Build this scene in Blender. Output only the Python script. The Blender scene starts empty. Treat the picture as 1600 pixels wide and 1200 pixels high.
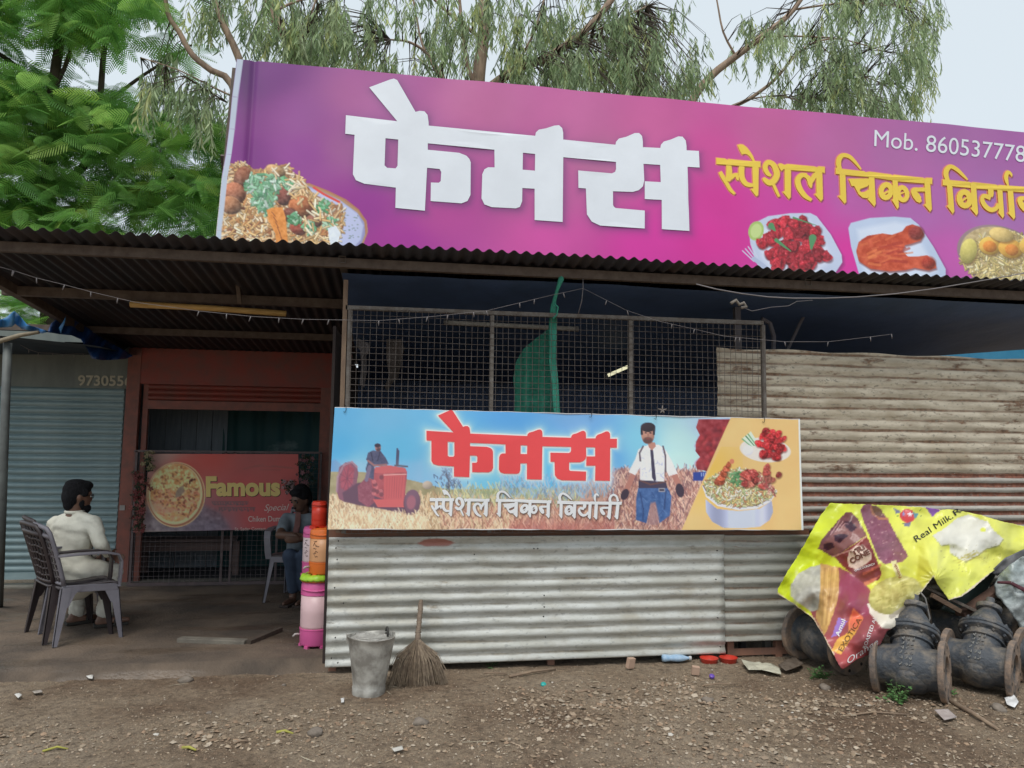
import bpy, math, random
import numpy as np
from mathutils import Matrix, Vector
from mathutils.geometry import tessellate_polygon, delaunay_2d_cdt

R = random.Random(7)
RN = np.random.default_rng(11)
SC = bpy.context.scene
COL = SC.collection

# ------------------------------------------------------------ camera, sky, sun, exposure
YAW, PITCH, ROLL, FPX, EYE = 8.8, 5.05, 0.63, 1155.0, 1.5
cam_d = bpy.data.cameras.new('camera')
cam = bpy.data.objects.new('camera', cam_d)
COL.objects.link(cam)
cam_d.sensor_width = 36.0
cam_d.lens = FPX / 1600 * 36
cam_d.clip_end = 2000
CM = (Matrix.Rotation(math.radians(-YAW), 4, 'Z') @ Matrix.Rotation(math.radians(90 + PITCH), 4, 'X')
      @ Matrix.Rotation(math.radians(ROLL), 4, 'Z'))
cam.matrix_world = Matrix.Translation((0, 0, EYE)) @ CM
SC.camera = cam

world = bpy.data.worlds.new('World')
SC.world = world
world.use_nodes = True
wn, wl = world.node_tree.nodes, world.node_tree.links
bg = wn['Background']
sky = wn.new('ShaderNodeTexSky')
sky.sky_type = 'NISHITA'
sky.sun_disc = False
SUN_EL, SUN_AZ = 62.0, 205.0
sky.sun_elevation = math.radians(SUN_EL)
sky.sun_rotation = math.radians(SUN_AZ)
sky.dust_density = 4.0
mixw = wn.new('ShaderNodeMix')
mixw.data_type = 'RGBA'
mixw.inputs['Factor'].default_value = 0.86        # overcast: an even pale cloud sheet over the blue
mixw.inputs['B'].default_value = (6.5, 7.2, 7.65, 1)
wl.new(sky.outputs[0], mixw.inputs['A'])
wl.new(mixw.outputs['Result'], bg.inputs['Color'])
bg.inputs['Strength'].default_value = 0.1

sun_d = bpy.data.lights.new('sun', 'SUN')
sun_d.energy = 1.5
sun_d.angle = math.radians(24)
sun_d.color = (1.0, 0.96, 0.9)
sun = bpy.data.objects.new('sun', sun_d)
COL.objects.link(sun)
az = math.radians(SUN_AZ)
el = math.radians(SUN_EL)
sdir = Vector((math.sin(az) * math.cos(el), math.cos(az) * math.cos(el), math.sin(el)))
sun.rotation_euler = sdir.to_track_quat('Z', 'Y').to_euler()

SC.view_settings.view_transform = 'Standard'
SC.view_settings.look = 'None'
SC.view_settings.exposure = 0.33
SC.view_settings.gamma = 1.0
SC.view_settings.use_curve_mapping = False

# ------------------------------------------------------------ geometry of the place, measured by sight lines
M3 = np.array(CM.to_3x3())
EYEV = np.array([0, 0, EYE])

def ray(px, py):
    px = np.asarray(px, float); py = np.asarray(py, float)
    d = np.stack([(px - 800) / FPX, -(py - 600) / FPX, -np.ones_like(px)], -1)
    return d @ M3.T

def at(px, py, Y):
    """the point of the vertical plane at distance Y that a sight line meets"""
    d = ray(px, py)
    t = np.asarray(Y, float) / d[..., 1]
    return EYEV + d * t[..., None]

def gp(px, py, z=0.0):
    d = ray(px, py)
    t = (z - EYE) / d[..., 2]
    return EYEV + d * t[..., None]

def proj(P):
    q = (np.asarray(P) - EYEV) @ M3
    return 800 + FPX * q[..., 0] / -q[..., 2], 600 - FPX * q[..., 1] / -q[..., 2]

def lin(c):
    c = np.asarray(c, float) / 255.0
    return np.where(c <= 0.04045, c / 12.92, ((c + 0.055) / 1.055) ** 2.4)

# ------------------------------------------------------------ object helpers
def tag(o, label=None, cat=None, group=None, kind=None):
    if label: o['label'] = label
    if cat: o['category'] = cat
    if group: o['group'] = group
    if kind: o['kind'] = kind
    return o

def thing(name, label, cat, loc=(0, 0, 0), rz=0.0, group=None):
    o = bpy.data.objects.new(name, None)
    COL.objects.link(o)
    o.location = [float(v) for v in loc]
    o.rotation_euler = (0, 0, rz)
    o.empty_display_size = 0.1
    return tag(o, label, cat, group)

def link(name, me, m=None, parent=None, local=False):
    o = bpy.data.objects.new(name, me)
    COL.objects.link(o)
    if m is not None and len(me.materials) == 0:
        me.materials.append(m)
    if parent is not None:
        o.parent = parent
        if not local:
            # mesh is in world coordinates
            l = Vector((0, 0, 0)); p = parent
            while p is not None:
                l += Vector(p.location) if p.type == 'EMPTY' else Vector((0, 0, 0)); p = p.parent
            if parent.type == 'EMPTY':
                o.matrix_parent_inverse = Matrix.Translation(-l)
    return o

def mesh_np(name, V, F, smooth=False, col=None):
    V = np.asarray(V, np.float32).reshape(-1, 3)
    me = bpy.data.meshes.new(name)
    if isinstance(F, list):
        me.from_pydata([tuple(map(float, v)) for v in V], [], [tuple(map(int, f)) for f in F])
    else:
        F = np.asarray(F, np.int32)
        n, k = F.shape
        me.vertices.add(len(V)); me.vertices.foreach_set('co', V.ravel())
        me.loops.add(n * k); me.loops.foreach_set('vertex_index', F.ravel())
        me.polygons.add(n)
        me.polygons.foreach_set('loop_start', np.arange(n, dtype=np.int32) * k)
        me.polygons.foreach_set('loop_total', np.full(n, k, np.int32))
        me.update(calc_edges=True)
    if smooth:
        me.polygons.foreach_set('use_smooth', np.ones(len(me.polygons), bool))
    if col is not None:
        a = me.color_attributes.new('Col', 'FLOAT_COLOR', 'POINT')
        c = np.ones((len(V), 4), np.float32); c[:, :3] = col
        a.data.foreach_set('color', c.ravel())
    me.update()
    return me

class MB:
    """collects shapes for ONE mesh"""
    def __init__(s): s.v = []; s.f = []
    def add(s, V, F):
        b = len(s.v)
        s.v += [tuple(map(float, v)) for v in V]
        s.f += [tuple(int(i) + b for i in f) for f in F]
        return s
    def box(s, c, size, rot=None):
        hx, hy, hz = size[0] / 2, size[1] / 2, size[2] / 2
        P = [Vector((x, y, z)) for x in (-hx, hx) for y in (-hy, hy) for z in (-hz, hz)]
        if rot is not None: P = [rot @ p for p in P]
        c = Vector([float(q) for q in c])
        return s.add([p + c for p in P], [(0, 1, 3, 2), (4, 6, 7, 5), (0, 4, 5, 1), (2, 3, 7, 6), (0, 2, 6, 4), (1, 5, 7, 3)])
    def bar(s, a, b, w, h=None):
        """box bar from a to b, w across, h tall"""
        a = Vector([float(q) for q in a]); b = Vector([float(q) for q in b]); h = h or w
        d = b - a; L = d.length; d.normalize()
        up = Vector((0, 0, 1)) if abs(d.z) < 0.9 else Vector((0, 1, 0))
        r = d.cross(up).normalized(); u = r.cross(d)
        P = [q + r * (i * w / 2) + u * (j * h / 2) for q in (a, b) for i in (-1, 1) for j in (-1, 1)]
        return s.add(P, [(0, 1, 3, 2), (4, 6, 7, 5), (0, 4, 5, 1), (2, 3, 7, 6), (0, 2, 6, 4), (1, 5, 7, 3)])
    def tube(s, pts, rad, n=8, cap=True):
        pts = [Vector([float(q) for q in p]) for p in pts]
        if not hasattr(rad, '__len__'): rad = [rad] * len(pts)
        V = []; F = []; prev = None
        for i, p in enumerate(pts):
            d = (pts[min(i + 1, len(pts) - 1)] - pts[max(i - 1, 0)]).normalized()
            if prev is None:
                up = Vector((0, 0, 1)) if abs(d.z) < 0.9 else Vector((0, 1, 0))
                r = d.cross(up).normalized()
            else:
                r = (prev - d * prev.dot(d)).normalized()
            prev = r; u = r.cross(d)
            for k in range(n):
                a = 2 * math.pi * k / n
                V.append(p + (r * math.cos(a) + u * math.sin(a)) * rad[i])
        for i in range(len(pts) - 1):
            for k in range(n):
                F.append((i * n + k, i * n + (k + 1) % n, (i + 1) * n + (k + 1) % n, (i + 1) * n + k))
        if cap:
            F.append(tuple(range(n))[::-1]); F.append(tuple((len(pts) - 1) * n + k for k in range(n)))
        return s.add(V, F)
    def lathe(s, prof, n=32, M=None, sx=1.0, sy=1.0, closed=False):
        """prof: (r, h) turned round local z"""
        V = []; F = []; m = len(prof)
        for r, h in prof:
            for k in range(n):
                a = 2 * math.pi * k / n
                p = Vector((r * math.cos(a) * sx, r * math.sin(a) * sy, h))
                V.append(M @ p if M is not None else p)
        for i in range(m if closed else m - 1):
            j = (i + 1) % m
            for k in range(n):
                F.append((i * n + k, i * n + (k + 1) % n, j * n + (k + 1) % n, j * n + k))
        if not closed:
            if prof[0][0] > 1e-4: F.append(tuple(range(n))[::-1])
            if prof[-1][0] > 1e-4: F.append(tuple((m - 1) * n + k for k in range(n)))
        return s.add(V, F)
    def mesh(s, name, smooth=False):
        me = bpy.data.meshes.new(name)
        me.from_pydata(s.v, [], s.f)
        if smooth: me.polygons.foreach_set('use_smooth', np.ones(len(me.polygons), bool))
        me.update()
        return me
    def build(s, name, m, parent=None, smooth=False, local=False, sharp=None):
        me = s.mesh(name, smooth)
        if sharp is not None: me.set_sharp_from_angle(angle=math.radians(sharp))
        return link(name, me, m, parent, local)

def bevel(o, w=0.003, seg=2):
    b = o.modifiers.new('bevel', 'BEVEL'); b.width = w; b.segments = seg; b.limit_method = 'ANGLE'
    return o

# ------------------------------------------------------------ numpy noise
def vnoise(x, y, seed=0):
    g = np.random.default_rng(seed).random((64, 64))
    xi = np.floor(x).astype(int); yi = np.floor(y).astype(int)
    fx = x - xi; fy = y - yi
    fx = fx * fx * (3 - 2 * fx); fy = fy * fy * (3 - 2 * fy)
    a = g[xi % 64, yi % 64]; b = g[(xi + 1) % 64, yi % 64]; c = g[xi % 64, (yi + 1) % 64]; d = g[(xi + 1) % 64, (yi + 1) % 64]
    return (a * (1 - fx) + b * fx) * (1 - fy) + (c * (1 - fx) + d * fx) * fy

def fbm(x, y, seed=0, oct=4):
    s = 0; a = 1; t = 0
    for o in range(oct):
        s = s + a * vnoise(x * 2 ** o + 17 * o, y * 2 ** o + 5 * o, seed + o); t += a; a *= 0.5
    return s / t

# ------------------------------------------------------------ materials
def nm(name):
    m = bpy.data.materials.new(name); m.use_nodes = True
    nt = m.node_tree
    return m, nt.nodes, nt.links, nt.nodes['Principled BSDF']

def pm(name, c1, c2=None, scale=6.0, rough=0.8, bump=0.15, bscale=None, metal=0.0, spec=0.5, stretch=(1, 1, 1), detail=6, lo=0.35, hi=0.65, bdist=0.01):
    m, N, L, P = nm(name)
    P.inputs['Roughness'].default_value = rough
    P.inputs['Metallic'].default_value = metal
    P.inputs['Specular IOR Level'].default_value = spec
    c2 = c2 if c2 is not None else tuple(v * 0.7 for v in c1)
    tc = N.new('ShaderNodeTexCoord'); mp = N.new('ShaderNodeMapping'); mp.inputs['Scale'].default_value = stretch
    L.new(tc.outputs['Object'], mp.inputs[0])
    no = N.new('ShaderNodeTexNoise'); no.inputs['Scale'].default_value = scale; no.inputs['Detail'].default_value = detail
    no.inputs['Roughness'].default_value = 0.62
    L.new(mp.outputs[0], no.inputs['Vector'])
    cr = N.new('ShaderNodeValToRGB')
    cr.color_ramp.elements[0].position = lo; cr.color_ramp.elements[1].position = hi
    cr.color_ramp.elements[0].color = (*c1, 1); cr.color_ramp.elements[1].color = (*c2, 1)
    L.new(no.outputs['Fac'], cr.inputs[0]); L.new(cr.outputs[0], P.inputs['Base Color'])
    if bump:
        n2 = N.new('ShaderNodeTexNoise'); n2.inputs['Scale'].default_value = bscale or scale * 4; n2.inputs['Detail'].default_value = 5
        L.new(mp.outputs[0], n2.inputs['Vector'])
        b = N.new('ShaderNodeBump'); b.inputs['Strength'].default_value = bump; b.inputs['Distance'].default_value = bdist
        L.new(n2.outputs['Fac'], b.inputs['Height']); L.new(b.outputs[0], P.inputs['Normal'])
    return m

def printed(name, rough=0.42, spec=0.4, gain=1.0, dirt=0.0):
    """print on vinyl: colours of the artwork are stored per vertex"""
    m, N, L, P = nm(name)
    P.inputs['Roughness'].default_value = rough; P.inputs['Specular IOR Level'].default_value = spec
    a = N.new('ShaderNodeAttribute'); a.attribute_name = 'Col'
    tc = N.new('ShaderNodeTexCoord')
    no = N.new('ShaderNodeTexNoise'); no.inputs['Scale'].default_value = 2.3; no.inputs['Detail'].default_value = 7
    L.new(tc.outputs['Object'], no.inputs['Vector'])
    mr = N.new('ShaderNodeMapRange'); mr.inputs['From Min'].default_value = 0.3; mr.inputs['From Max'].default_value = 0.7
    mr.inputs['To Min'].default_value = gain * (1 - 0.06 - dirt); mr.inputs['To Max'].default_value = gain * 1.03
    L.new(no.outputs['Fac'], mr.inputs['Value'])
    mx = N.new('ShaderNodeVectorMath'); mx.operation = 'SCALE'
    L.new(a.outputs['Color'], mx.inputs[0]); L.new(mr.outputs[0], mx.inputs['Scale']); L.new(mx.outputs[0], P.inputs['Base Color'])
    b = N.new('ShaderNodeBump'); b.inputs['Strength'].default_value = 0.12; b.inputs['Distance'].default_value = 0.02
    L.new(no.outputs['Fac'], b.inputs['Height']); L.new(b.outputs[0], P.inputs['Normal'])
    return m

def flat(name, c, rough=0.45, spec=0.4):
    return pm(name, c, tuple(v * 0.93 for v in c), scale=3, rough=rough, bump=0, spec=spec)

def sheetmat(name, ca, cb, rust, rust_lo, rust_hi, stretch=(0.7, 1, 7), scale=3.0, groove=None, rough=0.55, metal=0.25, spots=0.5, seed=0, blot=None):
    """weathered corrugated steel: base tone, long stains, fine speckle, optional rust lying in the grooves"""
    m, N, L, P = nm(name)
    P.inputs['Roughness'].default_value = rough; P.inputs['Metallic'].default_value = metal
    tc = N.new('ShaderNodeTexCoord')
    def noise(sc, st, det=7, off=0.0):
        mp = N.new('ShaderNodeMapping'); mp.inputs['Scale'].default_value = st; mp.inputs['Location'].default_value = (off + seed, off, seed * 1.7)
        L.new(tc.outputs['Object'], mp.inputs[0])
        n = N.new('ShaderNodeTexNoise'); n.inputs['Scale'].default_value = sc; n.inputs['Detail'].default_value = det; n.inputs['Roughness'].default_value = 0.65
        L.new(mp.outputs[0], n.inputs['Vector'])
        return n.outputs['Fac']
    def ramp(src, lo, hi, a=0.0, b=1.0):
        r = N.new('ShaderNodeMapRange'); r.interpolation_type = 'SMOOTHSTEP'
        r.inputs['From Min'].default_value = lo; r.inputs['From Max'].default_value = hi
        r.inputs['To Min'].default_value = a; r.inputs['To Max'].default_value = b
        L.new(src, r.inputs['Value']); return r.outputs[0]
    def mix(f, A, B):
        x = N.new('ShaderNodeMix'); x.data_type = 'RGBA'
        L.new(f, x.inputs['Factor'])
        for nme, v in (('A', A), ('B', B)):
            if isinstance(v, tuple): x.inputs[nme].default_value = (*v, 1)
            else: L.new(v, x.inputs[nme])
        return x.outputs['Result']
    c = mix(ramp(noise(scale, stretch), 0.35, 0.65), ca, cb)
    c = mix(ramp(noise(1.7, (1, 1, 1.3), 8, 4.4), 0.5, 0.68, 0, .55), c, tuple(v * w for v, w in zip(cb, (.80, .72, .62))))
    r1 = ramp(noise(scale * 1.3, stretch, 9, 3.1), rust_lo, rust_hi)
    if groove:
        # rust settles in the valleys of the profile
        sep = N.new('ShaderNodeSeparateXYZ'); L.new(tc.outputs['Object'], sep.inputs[0])
        a1 = N.new('ShaderNodeMath'); a1.operation = 'MULTIPLY_ADD'
        a1.inputs[1].default_value = 2 * math.pi / groove[0]; a1.inputs[2].default_value = groove[1]
        L.new(sep.outputs['Z'], a1.inputs[0])
        sn = N.new('ShaderNodeMath'); sn.operation = 'SINE'; L.new(a1.outputs[0], sn.inputs[0])
        ad = N.new('ShaderNodeMath'); ad.operation = 'MULTIPLY_ADD'; ad.inputs[1].default_value = 2.2
        L.new(noise(4, (0.5, 1, 5), 8, 9.0), ad.inputs[0]); L.new(sn.outputs[0], ad.inputs[2])
        g = ramp(ad.outputs[0], groove[2], groove[3])
        mxm = N.new('ShaderNodeMath'); mxm.operation = 'MAXIMUM'; L.new(g, mxm.inputs[0]); L.new(r1, mxm.inputs[1]); r1 = mxm.outputs[0]
    rc = mix(ramp(noise(30, (1, 1, 1), 4, 5.0), 0.35, 0.65), rust, tuple(v * 0.5 for v in rust))
    c = mix(r1, c, rc)
    sp = ramp(noise(34, (0.7, 1, 1.4), 6, 7.7), 0.56, 0.66, 0, spots)
    c = mix(sp, c, tuple(v * 0.42 for v in ca))
    if blot:
        # an old smear of red paint at one spot
        mpb = N.new('ShaderNodeMapping'); mpb.vector_type = 'POINT'
        mpb.inputs['Location'].default_value = (-blot[0] / blot[2], 0, -blot[1] / blot[3]); mpb.inputs['Scale'].default_value = (1 / blot[2], 0, 1 / blot[3])
        L.new(tc.outputs['Object'], mpb.inputs[0]); ln = N.new('ShaderNodeVectorMath'); ln.operation = 'LENGTH'; L.new(mpb.outputs[0], ln.inputs[0])
        ad2 = N.new('ShaderNodeMath'); ad2.operation = 'ADD'; L.new(ln.outputs['Value'], ad2.inputs[0]); L.new(noise(12, (1, 1, 4), 5, 2.0), ad2.inputs[1])
        c = mix(ramp(ad2.outputs[0], 1.15, 1.5, .85, 0), c, (0.33, 0.10, 0.07))
    L.new(c, P.inputs['Base Color'])
    b = N.new('ShaderNodeBump'); b.inputs['Strength'].default_value = 0.25; b.inputs['Distance'].default_value = 0.01
    L.new(noise(14, (1, 1, 2), 6, 1.0), b.inputs['Height']); L.new(b.outputs[0], P.inputs['Normal'])
    return m

MAT = {}
MAT['dirt'] = None
MAT['rust_frame'] = pm('rusty_brown_steel', (0.075, 0.052, 0.040), (0.125, 0.095, 0.075), scale=14, rough=0.7, bump=0.2)
MAT['grey_frame'] = pm('dull_grey_steel', (0.17, 0.155, 0.14), (0.10, 0.08, 0.065), scale=20, rough=0.6, bump=0.1, metal=0.2)
MAT['wire'] = pm('wire_steel', (0.17, 0.15, 0.14), (0.10, 0.08, 0.07), scale=25, rough=0.5, bump=0, metal=0.3)
MAT['red_paint'] = pm('dull_red_paint', (0.28, 0.05, 0.035), (0.19, 0.065, 0.05), scale=7, rough=0.6, bump=0.1)
MAT['red_frame'] = pm('faded_red_brown_paint', (0.27, 0.085, 0.06), (0.17, 0.07, 0.055), scale=11, rough=0.6, bump=0.1)
MAT['wood'] = pm('weathered_wood', (0.16, 0.10, 0.065), (0.09, 0.055, 0.035), scale=5, stretch=(1, 1, 8), rough=0.8, bump=0.3)
MAT['bamboo'] = pm('golden_batten', (0.62, 0.40, 0.14), (0.46, 0.27, 0.08), scale=8, stretch=(1, 6, 6), rough=0.6, bump=0.1)
MAT['cable'] = pm('white_cable', (0.22, 0.20, 0.205), rough=0.5, bump=0)
MAT['bark'] = pm('pale_brown_bark', (0.40, 0.29, 0.21), (0.20, 0.145, 0.11), scale=4, stretch=(3, 3, 0.8), rough=0.9, bump=0.4)
MAT['dark_bark'] = pm('dark_bark', (0.09, 0.065, 0.05), (0.05, 0.04, 0.03), scale=6, rough=0.9, bump=0.4)

# ------------------------------------------------------------ art painted in numpy, kept as vertex colours of fine meshes
def seg_sdf(loops, X, Y):
    """signed distance (negative inside, even-odd) to closed loops"""
    X = X.ravel(); Y = Y.ravel()
    best = np.full(X.shape, 1e9); ins = np.zeros(X.shape, bool)
    for lp in loops:
        n = len(lp)
        for i in range(n):
            x0, y0 = lp[i]; x1, y1 = lp[(i + 1) % n]
            dx, dy = x1 - x0, y1 - y0
            q = dx * dx + dy * dy + 1e-12
            t = np.clip(((X - x0) * dx + (Y - y0) * dy) / q, 0, 1)
            d = (X - x0 - t * dx) ** 2 + (Y - y0 - t * dy) ** 2
            np.minimum(best, d, out=best)
            if y0 != y1:
                c = ((y0 > Y) != (y1 > Y)) & (X < dx * (Y - y0) / (y1 - y0) + x0)
                ins ^= c
    d = np.sqrt(best)
    return np.where(ins, -d, d)

class Canvas:
    def __init__(s, PX, PY, soft=0.8):
        s.X, s.Y = PX, PY
        s.C = np.zeros(PX.shape + (3,)); s.C[:] = 200
        s.soft = soft
        s.c0, s.c1 = PX.min(0), PX.max(0)
        s.r0, s.r1 = PY.min(1), PY.max(1)
    def win(s, x0, y0, x1, y1):
        c = np.nonzero((s.c1 >= x0) & (s.c0 <= x1))[0]; r = np.nonzero((s.r1 >= y0) & (s.r0 <= y1))[0]
        if not len(c) or not len(r): return None
        return slice(r[0], r[-1] + 1), slice(c[0], c[-1] + 1)
    def put(s, w, a, col):
        a = a[..., None]
        col = np.asarray(col, float)
        s.C[w] = s.C[w] * (1 - a) + col * a
    def grad(s, pts, p=2.6):
        """inverse distance blend of colour samples"""
        num = np.zeros_like(s.C); den = np.zeros(s.X.shape)
        for x, y, c in pts:
            w = 1.0 / (((s.X - x) ** 2 + ((s.Y - y) * 1.3) ** 2) + 300) ** (p / 2)
            num += w[..., None] * np.asarray(c, float); den += w
        return num / den[..., None]
    def cap(s, x0, y0, x1, y1, r, col, a=1.0, r1=None):
        r1 = r if r1 is None else r1; rr = max(r, r1) + 1.5
        w = s.win(min(x0, x1) - rr, min(y0, y1) - rr, max(x0, x1) + rr, max(y0, y1) + rr)
        if w is None: return
        X, Y = s.X[w], s.Y[w]; dx, dy = x1 - x0, y1 - y0
        t = np.clip(((X - x0) * dx + (Y - y0) * dy) / (dx * dx + dy * dy + 1e-9), 0, 1)
        d = np.hypot(X - x0 - t * dx, Y - y0 - t * dy)
        s.put(w, np.clip(0.5 + (r + (r1 - r) * t - d) / s.soft, 0, 1) * a, col)
    def line(s, pts, r, col, a=1.0):
        for p, q in zip(pts, pts[1:]): s.cap(p[0], p[1], q[0], q[1], r, col, a)
    def poly(s, pts, col, a=1.0, soft=None, grow=0.0, noise=None):
        soft = soft or s.soft
        xs = [p[0] for p in pts]; ys = [p[1] for p in pts]; g = grow + soft + 1
        w = s.win(min(xs) - g, min(ys) - g, max(xs) + g, max(ys) + g)
        if w is None: return
        d = seg_sdf([pts], s.X[w], s.Y[w]).reshape(s.X[w].shape)
        al = np.clip(0.5 + (grow - d) / soft, 0, 1) * a
        c = np.asarray(col, float)
        if noise:
            n = fbm(s.X[w] / noise[0], s.Y[w] / noise[0], int(noise[2]) if len(noise) > 2 else 3)
            c = c + ((n - 0.5) * 2 * noise[1])[..., None]
        s.put(w, al, c)
    def ell(s, cx, cy, rx, ry, ang, col, a=1.0, shade=0.0, soft=None, noise=None):
        soft = soft or s.soft; m = max(rx, ry) + soft + 1
        w = s.win(cx - m, cy - m, cx + m, cy + m)
        if w is None: return
        ca, sa = math.cos(ang), math.sin(ang)
        X, Y = s.X[w] - cx, s.Y[w] - cy
        u = (X * ca + Y * sa) / rx; v = (-X * sa + Y * ca) / ry
        r = np.sqrt(u * u + v * v)
        d = (r - 1) * min(rx, ry)
        c = np.zeros(X.shape + (3,)) + np.asarray(col, float)
        if shade:
            l = (-X * 0.5 - Y * 0.85) / max(rx, ry)
            c = c * (1 + shade * l - shade * 0.35 * r ** 2)[..., None]
        if noise:
            n = fbm(s.X[w] / noise[0], s.Y[w] / noise[0], 5)
            c = c + ((n - 0.5) * 2 * noise[1])[..., None]
        s.put(w, np.clip(0.5 - d / soft, 0, 1) * a, np.clip(c, 0, 255))
    def grains(s, inside, box, n, cols, ln=(5, 9), r=(0.8, 1.3), ang=(0, 6.28), dark=0.55, rnd=R):
        x0, y0, x1, y1 = box; k = 0
        while k < n:
            x = rnd.uniform(x0, x1); y = rnd.uniform(y0, y1); k += 1
            if not inside(x, y): continue
            a = rnd.uniform(*ang); l = rnd.uniform(*ln) / 2; q = rnd.uniform(*r)
            c = np.array(rnd.choice(cols), float) * rnd.uniform(0.86, 1.08)
            dx, dy = math.cos(a) * l, math.sin(a) * l
            if dark < 1: s.cap(x - dx + .5, y - dy + 1.0, x + dx + .5, y + dy + 1.0, q + 0.3, c * dark, 0.6)
            s.cap(x - dx, y - dy, x + dx, y + dy, q, np.clip(c, 0, 255))

def inpoly(pts):
    def f(x, y):
        c = False; n = len(pts); j = n - 1
        for i in range(n):
            if (pts[i][1] > y) != (pts[j][1] > y) and x < (pts[j][0] - pts[i][0]) * (y - pts[i][1]) / (pts[j][1] - pts[i][1]) + pts[i][0]: c = not c
            j = i
        return c
    return f

class Sheet:
    """a flat hung sheet: plane through P0 with given lean; knows how to place artwork traced by sight lines"""
    def __init__(s, P0, lean=0.0, disp=None):
        s.P0 = np.array(P0, float); a = math.radians(lean)
        s.n = np.array([0, -math.cos(a), math.sin(a)]); s.v = np.array([0, math.sin(a), math.cos(a)]); s.u = np.array([1.0, 0, 0])
        s.disp = disp
    def hit(s, px, py, off=0.0):
        d = ray(px, py)
        t = ((s.P0 - EYEV) @ s.n) / (d @ s.n)
        P = EYEV + d * np.asarray(t)[..., None]
        return s.lift(P, off)
    def uv(s, P): return (P - s.P0) @ s.u, (P - s.P0) @ s.v
    def lift(s, P, off=0.0):
        if s.disp is not None:
            a, b = s.uv(P); off = off + s.disp(a, b)
        return P + np.asarray(off)[..., None] * s.n
    def grid(s, left, right, cell):
        """left/right: px polylines top to bottom; returns flat P (H,W,3)"""
        def pts(pl, t):
            pl = np.array(pl, float); k = np.linspace(0, 1, len(pl))
            return np.interp(t, k, pl[:, 0]), np.interp(t, k, pl[:, 1])
        l0, l1 = s.hitflat(*left[0]), s.hitflat(*left[-1]); r0 = s.hitflat(*right[0])
        H = int(np.linalg.norm(l1 - l0) / cell) + 2; W = int(np.linalg.norm(r0 - l0) / cell) + 2
        t = np.linspace(0, 1, H)
        A = s.hitflat(*pts(left, t)); B = s.hitflat(*pts(right, t))
        w = np.linspace(0, 1, W)[None, :, None]
        return A[:, None] * (1 - w) + B[:, None] * w
    def hitflat(s, px, py):
        d = ray(px, py); t = ((s.P0 - EYEV) @ s.n) / (d @ s.n)
        return EYEV + d * np.asarray(t)[..., None]

def gridfaces(H, W):
    i = np.arange(H * W).reshape(H, W)
    return np.stack([i[:-1, :-1], i[1:, :-1], i[1:, 1:], i[:-1, 1:]], -1).reshape(-1, 4)

def canvas_mesh(name, sheet, G, cv, gain, m, parent):
    H, W = G.shape[:2]
    P = sheet.lift(G)
    c = np.clip(lin(np.clip(cv.C, 0, 255)) * gain, 0, 0.92)
    me = mesh_np(name, P.reshape(-1, 3), gridfaces(H, W), True, c.reshape(-1, 3))
    return link(name, me, m, parent)

def rows_flip(me): pass

# strokes -> small polygons ------------------------------------------------
def stroke(pts, n=10):
    """variable-width brush stroke (x, y, w) -> outline polygon"""
    P = [np.array(p[:2], float) for p in pts]; W = [p[2] / 2 for p in pts]
    # resample with catmull-rom
    Q = []; WQ = []
    for i in range(len(P) - 1):
        p0, p1, p2, p3 = P[max(i - 1, 0)], P[i], P[i + 1], P[min(i + 2, len(P) - 1)]
        for k in range(4):
            t = k / 4
            Q.append(0.5 * ((2 * p1) + (-p0 + p2) * t + (2 * p0 - 5 * p1 + 4 * p2 - p3) * t * t + (-p0 + 3 * p1 - 3 * p2 + p3) * t ** 3))
            WQ.append(W[i] * (1 - t) + W[i + 1] * t)
    Q.append(P[-1]); WQ.append(W[-1])
    quads = []
    L = []; Rr = []
    for i, q in enumerate(Q):
        d = Q[min(i + 1, len(Q) - 1)] - Q[max(i - 1, 0)]; d = d / (np.hypot(*d) + 1e-9)
        nn = np.array([-d[1], d[0]])
        L.append(q + nn * WQ[i]); Rr.append(q - nn * WQ[i])
    # round ends
    def arc(c, a, b, w):
        out = []
        a0 = math.atan2(*(a - c)[::-1]); 
        for k in range(1, 4): 
            t = a0 - math.pi * k / 4
            out.append(c + np.array([math.cos(t), math.sin(t)]) * w)
        return out
    return ('strip', L, Rr)

def loop_stroke(cx, cy, rx, ry, w, rot=0.0, n=14):
    pts = []
    L = []; Rr = []
    for k in range(n + 1):
        a = 2 * math.pi * k / n
        for lst, g in ((L, 0.5), (Rr, -0.5)):
            x, y = (rx + w * g) * math.cos(a), (ry + w * g) * math.sin(a)
            lst.append(np.array([cx + x * math.cos(rot) - y * math.sin(rot), cy + x * math.sin(rot) + y * math.cos(rot)]))
    return ('strip', L, Rr)

def pieces_to_tris(pieces):
    """list of polygons / strips -> (V2 (n,2), F tris, layer per vertex)"""
    V = []; F = []; Ly = []
    for li, pc in enumerate(pieces):
        b = len(V)
        if isinstance(pc, tuple) and pc[0] == 'strip':
            n = len(pc[1])
            for a, c in zip(pc[1], pc[2]): V += [a, c]; Ly += [li, li]
            for i in range(n - 1): F += [(b + 2 * i, b + 2 * i + 1, b + 2 * i + 3), (b + 2 * i, b + 2 * i + 3, b + 2 * i + 2)]
        else:
            loops = pc if isinstance(pc[0][0], (tuple, list)) else [pc]
            for t in tessellate_polygon([[Vector((p[0], p[1], 0)) for p in lp] for lp in loops]): F.append((b + t[0], b + t[1], b + t[2]))
            for lp in loops:
                for p in lp: V.append(np.array(p, float)); Ly.append(li)
    return np.array(V), F, np.array(Ly)

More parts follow.
